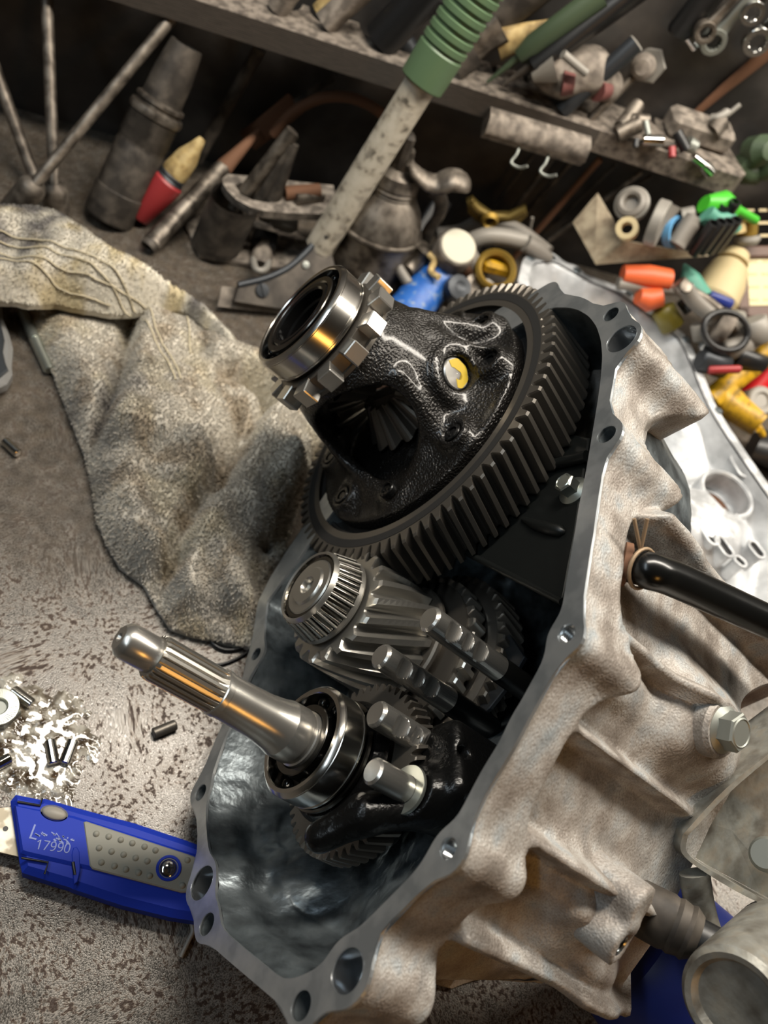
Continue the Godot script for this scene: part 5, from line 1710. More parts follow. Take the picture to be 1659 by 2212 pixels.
# ---------------------------------------------------------------- small things on the bench
func bench_items() -> void:
	# loose needle-bearing pins
	var pin := thing("bearing_pin", "small steel bearing pin lying alone at the edge, left of the towel", "bearing pin", Transform3D(), "loose bearing pins on the bench")
	var s := st()
	lathe(s, [[0, -0.0070], [0.0026, -0.0070], [0.0032, -0.0064], [0.0032, 0.0064], [0.0026, 0.0070], [0, 0.0070]], 24)
	part("rod", s, M.bright_steel, pin)
	var spots := [[Vector3(-0.2461, 0.0033, -0.3125), Vector3(-0.2311, 0.0033, -0.3083), ""], [Vector3(-0.1361, 0.0033, -0.1707), Vector3(-0.1221, 0.0033, -0.1687), "small steel bearing pin touching the serrated flange nut"], [Vector3(-0.1019, 0.0033, -0.156), Vector3(-0.0928, 0.0033, -0.1461), "left one of two steel pins lying close together in the spilt oil"], [Vector3(-0.0914, 0.0033, -0.162), Vector3(-0.0882, 0.0033, -0.1487), "right one of two steel pins lying close together in the spilt oil"], [Vector3(-0.1203, 0.0033, -0.1265), Vector3(-0.1139, 0.0033, -0.1379), "steel pin half out of view in the oil, nearest the blade of the knife"], [Vector3(-0.0554, 0.0033, -0.1875), Vector3(-0.0477, 0.0033, -0.1977), "dull dark pin lying alone under the splined shaft"]]
	for k in spots.size():
		var a: Vector3 = spots[k][0]
		var b: Vector3 = spots[k][1]
		var xf := Transform3D(along(b - a), (a + b) / 2.0)
		if k == 0:
			pin.transform = xf
		else:
			var c := copy(pin, xf, spots[k][2])
			if k == 5:
				(c.get_child(0) as MeshInstance3D).material_override = M.gear_dark
	# serrated flange nut
	var t := thing("flange_nut", "zinc flange nut lying serrated face up in the spilt oil", "nut", Transform3D(Basis(Vector3.UP, 0.35), Vector3(-0.1353, 0, -0.1574)))
	s = st()
	prism(s, ngon(6, 0.0118), 0.0, 0.0062, 0.0007)
	part("hex_body", s, M.zinc_dull, t)
	s = st()
	lathe(s, [[0.0105, 0.0055], [0.0108, 0.0072], [0.0104, 0.0080], [0.0052, 0.0084], [0.0046, 0.0076], [0.0046, 0.0072], [0.0040, 0.0066], [0.0046, 0.0060], [0.0040, 0.0052], [0.0046, 0.0045], [0.0040, 0.0036], [0.0040, 0.0005], [0, 0.0005]], 40, Transform3D(), 12.0)
	part("threaded_flange", s, M.zinc, t)
	s = st()
	for k in 48:
		rbox(s, Vector3(0.0042, 0.0007, 0.00034), 0.0001, Transform3D(Basis(Vector3.UP, TAU * k / 48), Vector3.ZERO) * Transform3D(Basis(Vector3.UP, 0.3), Vector3(0.0080, 0.0084, 0)))
	part("serration", s, M.zinc, t)
	# flange bolt beside the towel
	var h0 := Vector3(-0.3077, 0.0065, -0.4168)
	var h1 := Vector3(-0.2582, 0.0055, -0.3805)
	t = thing("flange_bolt", "zinc flange bolt with a dark hex head, lying along the left edge of the towel", "bolt", Transform3D(along(h1 - h0), h0))
	var L := h0.distance_to(h1)
	s = st()
	prism(s, ngon(6, 0.0068), -0.007, 0.0005, 0.0007)
	lathe(s, [[0, -0.0072], [0.005, -0.0071], [0.0055, -0.0068]], 20)
	part("hex_head", s, M.dirty_dark, t)
	s = st()
	lathe(s, [[0, -0.0005], [0.0085, 0.0], [0.0088, 0.0010], [0.0070, 0.0018], [0, 0.0018]], 30)
	part("flange_washer", s, M.dirty_dark, t)
	s = st()
	var pr := [[0.0042, 0.0015], [0.0042, L * 0.50]]
	var y := L * 0.50
	while y < L - 0.001:
		pr.append([0.0036, y + 0.0003])
		pr.append([0.0042, y + 0.0008])
		y += 0.0012
	pr.append([0.0034, L])
	pr.append([0, L])
	lathe(s, pr, 28, Transform3D(), 14.0)
	part("threaded_shank", s, M.zinc, t)
	# dark tool handle at the left edge
	t = thing("worn_tool", "worn grey rounded tool handle poking in beside the bolt at the left edge", "tool", Transform3D())
	s = st()
	prism(s, PackedVector2Array([Vector2(-0.3626, -0.4299), Vector2(-0.3362, -0.4208), Vector2(-0.321, -0.4118), Vector2(-0.307, -0.3959), Vector2(-0.2961, -0.3872), Vector2(-0.2868, -0.3786), Vector2(-0.2779, -0.3648), Vector2(-0.2724, -0.3582), Vector2(-0.2698, -0.3487), Vector2(-0.2725, -0.3401), Vector2(-0.2903, -0.3352)]), 0.001, 0.013, 0.003, Transform3D(), true)
	part("shell", s, M.grey_plastic, t)
	s = st()
	prism(s, PackedVector2Array([Vector2(-0.3491, -0.4124), Vector2(-0.3239, -0.4096), Vector2(-0.3076, -0.3927), Vector2(-0.2932, -0.3782), Vector2(-0.2875, -0.3685), Vector2(-0.2797, -0.3608), Vector2(-0.2746, -0.3568), Vector2(-0.2749, -0.3483), Vector2(-0.2942, -0.3405)]), 0.012, 0.0150, 0.001)
	part("inlay", s, M.plate_dark, t)
	knife()
	# thin black cord and a bit of grey wire
	s = st()
	tube(s, smooth_path([Vector3(-0.0623, 0.002, -0.2602), Vector3(-0.054, 0.002, -0.2555), Vector3(-0.0457, 0.002, -0.2561), Vector3(-0.0384, 0.002, -0.2621), Vector3(-0.0359, 0.002, -0.2682), Vector3(-0.039, 0.002, -0.2708)], 8), 0.0013, 8)
	tube(s, smooth_path([Vector3(-0.0531, 0.002, -0.2412), Vector3(-0.0452, 0.002, -0.2445), Vector3(-0.0382, 0.002, -0.2525), Vector3(-0.0334, 0.002, -0.2622), Vector3(-0.0328, 0.002, -0.2674)], 8), 0.0009, 8)
	single("black_cable", s, M.black_plastic, "thin black cord curling out from under the lower end of the towel", "cord")
	s = st()
	tube(s, smooth_path([Vector3(0.0147, 0.003, -0.1092), Vector3(0.017, 0.003, -0.1062), Vector3(0.0173, 0.003, -0.1019), Vector3(0.0176, 0.003, -0.093)], 6), 0.0013, 8)
	single("wire_offcut", s, M.pale_grey, "short grey wire offcut beside the corner of the flange, next to the knife", "wire")
	# blue canister below the gearbox at the lower right
	s = st()
	var cx := between(Vector3(0.2398, 0.05, -0.1935), Vector3(0.2871, 0.05, -0.1817))
	lathe(s, [[0, -0.02], [0.03, -0.02], [0.042, -0.01], [0.045, 0.0], [0.045, 0.12], [0.04, 0.13], [0, 0.13]], 40, cx)
	single("blue_canister", s, M.blue_can, "dark blue plastic canister lying under the right end of the gearbox", "canister")
	bracket()

func bracket() -> void:
	var t := thing("mount_bracket", "folded grey steel bracket with a round bush, beside the gearbox at lower right", "bracket", Transform3D())
	var P := [Vector3(0.1914, 0.157, -0.2043), Vector3(0.1933, 0.1618, -0.2101), Vector3(0.2038, 0.175, -0.2339), Vector3(0.2232, 0.1971, -0.2686)]
	var Q := [Vector3(0.1914, 0.157, -0.2043), Vector3(0.1974, 0.1533, -0.1998), Vector3(0.2203, 0.1507, -0.1998), Vector3(0.2511, 0.1481, -0.2014), Vector3(0.2749, 0.1487, -0.202)]
	# web of the bracket and the two folded rims
	var nrm: Vector3 = (P[2] - P[0]).cross(Q[3] - Q[0]).normalized()
	if nrm.dot(Vector3(0, 0.507, 0) - P[0]) < 0:
		nrm = -nrm
	var deep := -nrm * 0.022
	var s := st()
	var web := [P[1], P[2], P[3], Q[4], Q[3], Q[2], Q[1]]
	var cen := Vector3.ZERO
	for p in web:
		cen += p / web.size()
	for i in web.size() - 1:
		tri(s, cen + deep, web[i] + deep, web[i + 1] + deep)
		tri(s, cen + deep * 1.1, web[i + 1] + deep * 1.1, web[i] + deep * 1.1)
	tri(s, cen + deep, web[-1] + deep, web[0] + deep)
	part("web", s, M.galv, t)
	s = st()
	var rim := smooth_path([P[3], P[2], P[1], Q[0].lerp(cen, 0.03), Q[1], Q[2], Q[3], Q[4]], 5)
	var rows := []
	for p in rim:
		rows.append(p)
	for i in rim.size() - 1:
		var o0: Vector3 = (rim[i] - cen).normalized() * 0.0026
		var o1: Vector3 = (rim[i + 1] - cen).normalized() * 0.0026
		quad(s, rim[i], rim[i + 1], rim[i + 1] + o1, rim[i] + o0, 1)
		quad(s, rim[i], rim[i + 1], rim[i + 1] + deep, rim[i] + deep, 2)
		quad(s, rim[i] + o0, rim[i + 1] + o1, rim[i + 1] + o1 + deep * 1.7, rim[i] + o0 + deep * 1.7, 3)
	part("folded_rim", s, M.galv, t)
	s = st()
	tube(s, smooth_path([Vector3(0.205, 0.1453, -0.1979), Vector3(0.2175, 0.1326, -0.1903), Vector3(0.2271, 0.1265, -0.183), Vector3(0.2359, 0.1249, -0.181)], 5), 0.007, 14, true, 0.5)
	part("strut", s, M.galv, t)
	s = st()
	var bx := between(Vector3(0.2363, 0.1542, -0.2197), Vector3(0.2225, 0.166, -0.212))
	lathe(s, [[0.008, -0.008], [0.008, 0.008], [0.0065, 0.010], [0, 0.010]], 24, bx)
	part("rivet_head", s, M.zinc_dull, t)
	s = st()
	var e0 := Vector3(0.2172, 0.1679, -0.1421)
	var e1 := Vector3(0.2592, 0.1401, -0.1917)
	var bt := between(e0, e1)
	lathe(s, [[0, 0.004], [0.0155, 0.003], [0.0175, 0.0], [0.0200, -0.0005], [0.0222, 0.002], [0.0226, 0.005], [0.0226, 0.062], [0.0215, 0.066], [0, 0.066]], 48, bt)
	part("bush", s, M.galv, t)

func knife() -> void:
	var t := thing("utility_knife", "blue and grey utility knife with a worn steel blade, half under the gearbox flange", "utility knife", Transform3D())
	var s := st()
	prism(s, PackedVector2Array([Vector2(-0.098, -0.1166), Vector2(-0.0977, -0.1206), Vector2(-0.0851, -0.1244), Vector2(-0.0843, -0.1256), Vector2(-0.066, -0.1295), Vector2(-0.037, -0.1363), Vector2(-0.0097, -0.141), Vector2(0.0086, -0.1435), Vector2(0.0243, -0.1404), Vector2(0.0298, -0.1227), Vector2(0.0192, -0.11), Vector2(0.0039, -0.1049), Vector2(-0.0209, -0.099), Vector2(-0.0459, -0.0949), Vector2(-0.0485, -0.0948), Vector2(-0.055, -0.0935), Vector2(-0.0722, -0.0904), Vector2(-0.0766, -0.0943), Vector2(-0.0893, -0.1075)]), 0.001, 0.017, 0.0035, Transform3D())
	part("body", s, M.knife_blue, t)
	s = st()
	prism(s, PackedVector2Array([Vector2(-0.0947, -0.115), Vector2(-0.0657, -0.1241), Vector2(-0.0115, -0.1341), Vector2(0.0135, -0.1391), Vector2(0.0199, -0.1325), Vector2(0.0184, -0.1253), Vector2(0.0089, -0.118), Vector2(-0.0426, -0.1057), Vector2(-0.0741, -0.0975), Vector2(-0.0779, -0.097)]), 0.015, 0.0188, 0.0016, Transform3D())
	part("raised_cheek", s, M.knife_blue, t)
	s = st()
	prism(s, PackedVector2Array([Vector2(-0.1125, -0.1057), Vector2(-0.0963, -0.1154), Vector2(-0.078, -0.0968), Vector2(-0.1012, -0.0909)]), 0.0088, 0.0100, 0.0002)
	var bl := part("blade", s, M.blade, t)
	s = st()
	lathe(s, [[0, 0.0001], [0.0013, 0.0001]], 16, Transform3D(Basis(), Vector3(-0.0925, 0.0101, -0.105)))
	part("blade_hole", s, M.black_plastic, bl)
	s = st()
	prism(s, PackedVector2Array([Vector2(-0.0597, -0.1233), Vector2(-0.0588, -0.1243), Vector2(-0.0038, -0.1341), Vector2(0.0044, -0.1352), Vector2(0.01, -0.1206), Vector2(0.0022, -0.1162), Vector2(-0.0429, -0.106), Vector2(-0.045, -0.1067)]), 0.017, 0.0194, 0.0006)
	var gp := part("grip_panel", s, M.knife_grey, t)
	for p in [Vector3(-0.0508, 0.0195, -0.1212), Vector3(-0.0446, 0.0195, -0.1229), Vector3(-0.0384, 0.0195, -0.1243), Vector3(-0.0324, 0.0195, -0.1256), Vector3(-0.026, 0.0195, -0.1269), Vector3(-0.0201, 0.0195, -0.1279), Vector3(-0.0457, 0.0195, -0.1159), Vector3(-0.0393, 0.0195, -0.1173), Vector3(-0.0332, 0.0195, -0.1187), Vector3(-0.027, 0.0195, -0.1201), Vector3(-0.021, 0.0195, -0.1214), Vector3(-0.0408, 0.0195, -0.1105), Vector3(-0.0342, 0.0195, -0.1119), Vector3(-0.0283, 0.0195, -0.1131), Vector3(-0.0219, 0.0195, -0.1146), Vector3(-0.0162, 0.0195, -0.1158), Vector3(-0.0031, 0.0195, -0.1312), Vector3(0.0009, 0.0195, -0.1192)]:
		s = st()
		lathe(s, [[0.0017, -0.0002], [0.0014, 0.0006], [0.0007, 0.0011], [0, 0.0012]], 14, Transform3D(Basis(), p), 60.0)
		part("grip_dot", s, M.knife_grey, gp)
	s = st()
	var sx := Transform3D(Basis(), Vector3(-0.0096, 0.0188, -0.1234))
	lathe(s, [[0.0066, 0.0], [0.0064, 0.0012], [0.0052, 0.0012], [0.0048, 0.0004]], 32, sx)
	part("screw_well", s, M.knife_blue, t)
	s = st()
	lathe(s, [[0.0048, 0.0], [0.0046, 0.0006], [0.0030, 0.0013], [0, 0.0016]], 28, sx, 60.0)
	var sc := part("screw", s, M.chrome, t)
	s = st()
	for a in [0.5, 0.5 + PI / 2]:
		rbox(s, Vector3(0.0052, 0.0007, 0.0011), 0.0002, sx * Transform3D(Basis(Vector3.UP, a), Vector3(0, 0.0014, 0)))
	part("cross_slot", s, M.plate_dark, sc)
	s = st()
	var bpos := Vector3(-0.0749, 0.0185, -0.1204)
	var bdir := Vector3(-0.0683, 0.0185, -0.1218) - bpos
	var bb := Basis(bdir.normalized(), Vector3.UP, bdir.normalized().cross(Vector3.UP))
	var el := []
	lathe(s, [[0.0064, -0.001], [0.0062, 0.0008], [0.0050, 0.0016], [0, 0.0019]], 36, Transform3D(bb.scaled_local(Vector3(1, 1, 0.52)), bpos), 60.0)
	part("release_button", s, M.button_grey, t)
	s = st()
	lathe(s, [[0.0071, -0.001], [0.0070, 0.0003], [0.0063, 0.0003]], 36, Transform3D(bb.scaled_local(Vector3(1, 1, 0.56)), bpos), 60.0)
	part("button_well", s, M.black_plastic, t)
	# slot across the lower edge, and the seam of the nose
	s = st()
	prism(s, PackedVector2Array([Vector2(-0.057, -0.1104), Vector2(-0.0557, -0.1116), Vector2(-0.0532, -0.1103), Vector2(-0.0478, -0.103), Vector2(-0.0458, -0.0977), Vector2(-0.0466, -0.0958), Vector2(-0.0513, -0.1012), Vector2(-0.056, -0.1073)]), 0.0170, 0.0192, 0.0005)
	part("finger_guard", s, M.knife_blue, t)
	s = st()
	tube(s, [Vector3(-0.076, 0.0186, -0.0951), Vector3(-0.0636, 0.0186, -0.099), Vector3(-0.0619, 0.0186, -0.0937)], 0.0006, 6)
	tube(s, [Vector3(-0.0847, 0.0176, -0.1243), Vector3(-0.0833, 0.0176, -0.1207), Vector3(-0.0941, 0.0176, -0.1171)], 0.0006, 6)
	tube(s, [Vector3(-0.0531, 0.0188, -0.1046), Vector3(-0.0488, 0.0188, -0.0998)], 0.0009, 6)
	part("seam_line", s, M.black_plastic, t)
	# worn printing
	var f := SystemFont.new()
	f.font_names = PackedStringArray(["Droid Sans"])
	var ink := mat("worn_ink", Color("7f8cc4"), 0.6)
	for w in [["L", "64,1793", 0.0085], ["17990", "78,1823", 0.0052]]:
		pass
	var p0 := Vector3(-0.08, 0.019, -0.1073)
	var p1 := Vector3(-0.0583, 0.019, -0.113)
	letters("L", p0, p1, 0.0070, f, ink, t)
	letters("17990", Vector3(-0.0738, 0.019, -0.1034), Vector3(-0.0625, 0.019, -0.1075), 0.0046, f, ink, t)
	s = st()
	for k in 26:
		var a := p0.lerp(p1, 0.18 + 0.8 * rng.randf())
		rbox(s, Vector3(rng.randf_range(0.0006, 0.003), 0.0001, rng.randf_range(0.0003, 0.0009)), 0.00003, Transform3D(Basis(Vector3.UP, rng.randf_range(-0.6, 0.2)), a + Vector3(rng.randf_range(-0.001, 0.001), 0, rng.randf_range(-0.0016, 0.0016))))
	part("worn_print", s, ink, t)

func letters(text: String, a: Vector3, b: Vector3, h: float, f: Font, m: Material, parent: Node3D) -> void:
	var tm := TextMesh.new()
	tm.text = text
	tm.font = f
	tm.font_size = 32
	tm.pixel_size = h / 32.0 * 1.35
	tm.depth = 0.00015
	tm.horizontal_alignment = HORIZONTAL_ALIGNMENT_LEFT
	var o := MeshInstance3D.new()
	o.mesh = tm
	o.name = "lettering"
	o.material_override = m
	var x := (b - a).normalized()
	o.transform = Transform3D(Basis(x, Vector3.UP.cross(x).normalized() * 1.0, Vector3.UP), a)
	parent.add_child(o, true)

# ---------------------------------------------------------------- the shelf and what stands behind the bench
func shelf() -> void:
	var t := thing("wooden_shelf", "narrow dusty wooden shelf on the back wall with rounded tool notches", "shelf", WT)
	var P := PackedVector2Array()
	P.append(Vector2(-0.5, 0.052))
	P.append(Vector2(0.30, 0.053))
	P.append(Vector2(0.438, 0.056))
	P.append(Vector2(0.446, 0.048))
	P.append(Vector2(0.436, 0.0))
	for a in [0.36, 0.31, 0.265, 0.235, 0.205]:
		P.append(Vector2(a + 0.003, 0.0))
		P.append(Vector2(a + 0.001, 0.014))
		P.append(Vector2(a - 0.002, 0.014))
		P.append(Vector2(a - 0.004, 0.0))
	for a in [0.135, 0.098, 0.056, 0.026, -0.03, -0.08, -0.14]:
		var r: float = 0.013 if a > 0.05 else 0.011
		for k in 9:
			var an := PI * k / 8.0
			P.append(Vector2(a + cos(an) * r, 0.006 + sin(an) * r * 1.5))
	P.append(Vector2(-0.5, 0.0))
	var s := st()
	prism(s, P, 0.147, 0.168, 0.0008)
	part("board", s, M.shelf_wood, t)
	s = st()
	var q := [Vector3(-0.5, 0.1475, 0.0526), Vector3(0.30, 0.1475, 0.0536), Vector3(0.30, 0.1672, 0.0536), Vector3(-0.5, 0.1672, 0.0526)]
	var uv := [Vector2(0, 1), Vector2(1.6, 1), Vector2(1.6, 0), Vector2(0, 0)]
	for k in [0, 2, 1, 0, 3, 2]:
		s.set_uv(uv[k])
		s.add_vertex(q[k])
	part("front_edge", s, M.shelf_face, t)
	# batten nailed to the front, with two bent nails
	s = st()
	var a := Vector3(0.2013, 0.1497, 0.062)
	var b := Vector3(0.2933, 0.153, 0.062)
	tube(s, [Vector3(a.x, 0.149, 0.062), Vector3(b.x, 0.150, 0.061)], 0.0125, 6, true, 0.9, Vector3(0, 0.3, 1))
	part("nailed_batten", s, M.dusty, t)
	for x in [0.235, 0.262]:
		s = st()
		tube(s, smooth_path([Vector3(x, 0.144, 0.066), Vector3(x - 0.001, 0.137, 0.074), Vector3(x - 0.004, 0.131, 0.079), Vector3(x + 0.003, 0.131, 0.083), Vector3(x + 0.008, 0.136, 0.086)], 4), 0.0013, 8)
		part("bent_nail", s, M.zinc_dull, t)

func rod(called: String, label: String, cat: String, p: Array, r, m: Material, group := "", seg := 14, flat := 1.0) -> MeshInstance3D:
	var s := st()
	tube(s, p, r, seg, true, flat)
	return single(called, s, m, label, cat, Transform3D(), group)

func headed_bar(a: Vector3, b: Vector3, c: Vector3, label: String) -> void:
	# foot a, shoulder b, far end c
	var t := thing("drive_bar", label, "drive bar", Transform3D())
	var s := st()
	var L := a.distance_to(b)
	lathe(s, [[0, 0], [0.0098, 0], [0.0106, 0.001], [0.0108, L - 0.003], [0.0102, L], [0.0085, L + 0.003], [0.0055, L + 0.005], [0.0045, L + 0.006]], 30, between(a, b))
	part("socket_head", s, M.old_steel, t)
	s = st()
	tube(s, [b, c], 0.0046, 16)
	part("shaft", s, M.old_steel, t)

func back_tools() -> void:
	headed_bar(Vector3(-0.356, 0, -0.5312), Vector3(-0.3587, 0.0237, -0.5301), Vector3(-0.4194, 0.1338, -0.6052), "upright drive bar with a domed round head, second from the left")
	headed_bar(Vector3(-0.3754, 0.008, -0.4969), Vector3(-0.3591, 0.0399, -0.5037), Vector3(-0.3276, 0.145, -0.6326), "long drive bar leaning to the right across the upright one, round head at its foot")
	rod("drive_bar", "drive bar slanting out of view at the upper left corner", "drive bar", [Vector3(-0.3813, 0.0084, -0.5398), Vector3(-0.4521, 0.0824, -0.5753)], 0.0048, M.old_steel)
	# damper / pipe body
	var a := Vector3(-0.3239, 0.001, -0.5558)
	var b := Vector3(-0.3105, 0.1325, -0.6289)
	var L := a.distance_to(b)
	var t := thing("damper_cylinder", "grimy dark stepped metal cylinder leaning under the shelf", "cylinder", between(a, b))
	var s := st()
	lathe(s, [[0, 0], [0.0205, 0], [0.0212, 0.002], [0.0212, L * 0.17], [0.0202, L * 0.175], [0.0202, L * 0.42], [0.0196, L * 0.43], [0.0196, L * 0.46], [0.0204, L * 0.47], [0.0204, L * 0.60], [0.0212, L * 0.61]], 44)
	part("barrel", s, M.dirty_dark, t)
	s = st()
	lathe(s, [[0.0200, L * 0.60], [0.0215, L * 0.605], [0.0222, L * 0.625], [0.0215, L * 0.645], [0.0185, L * 0.655], [0.0185, L * 0.665], [0.0200, L * 0.675], [0.0198, L * 0.69], [0.016, L * 0.70]], 44)
	part("collar", s, M.old_steel, t)
	s = st()
	lathe(s, [[0.0165, L * 0.69], [0.0160, L * 0.84], [0.0135, L * 0.97], [0.0128, L], [0.011, L], [0.010, L * 0.96], [0, L * 0.96]], 44)
	part("neck", s, M.dirty_dark, t)
	# red and tan nozzle bottle
	a = Vector3(-0.303, 0.006, -0.5686)
	b = Vector3(-0.2776, 0.0755, -0.6117)
	L = a.distance_to(b)
	t = thing("nozzle_bottle", "small red bottle with a stubby tan cone nozzle, beside the dark cylinder", "bottle", between(a, b))
	s = st()
	lathe(s, [[0, 0], [0.0085, 0.0], [0.0095, 0.002], [0.0135, L * 0.42], [0.0135, L * 0.47], [0.0115, L * 0.5], [0, L * 0.5]], 32)
	part("body", s, M.red, t)
	s = st()
	lathe(s, [[0.0118, L * 0.48], [0.0122, L * 0.50], [0.0110, L * 0.52], [0.0118, L * 0.54], [0.0110, L * 0.56]], 32)
	part("threaded_collar", s, M.plate_dark, t)
	s = st()
	lathe(s, [[0.0108, L * 0.55], [0.0112, L * 0.60], [0.0095, L * 0.78], [0.0055, L * 0.90], [0.0040, L * 0.97], [0.0030, L], [0, L]], 28)
	part("nozzle", s, M.tan, t)
	# hexagonal bar and slim bars against the wall
	a = Vector3(-0.2778, 0.006, -0.5408)
	b = Vector3(-0.2603, 0.0582, -0.6878)
	t = thing("hex_bar", "grey hexagonal steel bar with a brown taper, leaning right of the red bottle", "bar", between(a, b))
	L = a.distance_to(b)
	s = st()
	lathe(s, [[0.0045, 0.002], [0.0050, 0.0], [0.0066, 0.0], [0.0070, 0.002], [0.0070, 0.008]], 24)
	part("hollow_tip", s, M.dirty_dark, t)
	s = st()
	tube(s, [Vector3(0, 0.006, 0), Vector3(0, L * 0.66, 0)], 0.0082, 6)
	part("hex_shank", s, M.old_steel, t)
	s = st()
	tube(s, [Vector3(0, L * 0.66, 0), Vector3(0, L * 0.75, 0), Vector3(0, L, 0)], [0.0078, 0.0062, 0.0024], 12)
	part("taper", s, M.rust_brown, t)
	rod("steel_bar", "thin dull steel bar reaching up to the shelf behind the hexagonal bar", "bar", [Vector3(-0.3014, 0.0192, -0.6598), Vector3(-0.2726, 0.1296, -0.6827)], 0.0056, M.dirty_dark)
	rod("flat_strip", "flat brown strip leaning under the shelf above the slotted rack", "strip", [Vector3(-0.2706, 0.0399, -0.6922), Vector3(-0.2582, 0.0583, -0.6973), Vector3(-0.2393, 0.0889, -0.7052)], 0.0105, M.rust_brown, "", 8, 0.25)
	rod("thin_rod", "thin grey rod rising from the brown strip to the shelf", "rod", [Vector3(-0.2387, 0.09, -0.7033), Vector3(-0.2148, 0.1216, -0.7133)], 0.0040, M.dirty_dark)
	rod("curved_tube", "curved brown tube arching under the shelf behind the scraper handle", "tube", smooth_path([Vector3(-0.2454, 0.0646, -0.6832), Vector3(-0.235, 0.0884, -0.6875), Vector3(-0.2169, 0.1086, -0.6951), Vector3(-0.1964, 0.1171, -0.7036), Vector3(-0.1771, 0.116, -0.7117), Vector3(-0.1574, 0.1079, -0.7199)], 5), 0.0045, M.rust_brown)
	var ends := [Vector3(-0.0429, -0.0273, -0.7677), Vector3(-0.0191, 0.12, -0.7776), Vector3(-0.034, -0.0098, -0.7822), Vector3(-0.0002, 0.1242, -0.7963), Vector3(-0.0127, -0.0101, -0.7748), Vector3(0.0188, 0.1344, -0.788), Vector3(-0.0022, 0.0103, -0.7955), Vector3(0.0341, 0.1259, -0.8106), Vector3(0.0144, 0.0373, -0.7916), Vector3(0.0578, 0.1312, -0.8097), Vector3(0.0203, 0.0488, -0.8049), Vector3(0.0691, 0.1257, -0.8252), Vector3(-0.0611, -0.0254, -0.7709), Vector3(-0.0346, 0.1199, -0.782)]
	var hl := ["longest thin blade hanging through the shelf, nearest the oil can", "slim grey shank below the shelf, second in the row of hanging blades", "brownish shank hanging below the shelf above the white card box", "dark thin shank below the shelf, just left of the card box", "short shank below the shelf, above the card box", "faint thin shank below the shelf near its right end", "first dark shank in the row hanging below the batten"]
	for k in 7:
		rod("hanging_shank", hl[k], "tool shank", [ends[2 * k], ends[2 * k + 1]], [0.0028, 0.0022, 0.0030, 0.0018, 0.0024, 0.0018, 0.0016][k], [M.dirty_dark, M.dirty_dark, M.rust_brown, M.dirty_dark, M.old_steel, M.dirty_dark, M.dirty_dark][k], "shanks hanging below the shelf")
	slotted_rack()
	scraper()
	oil_can()

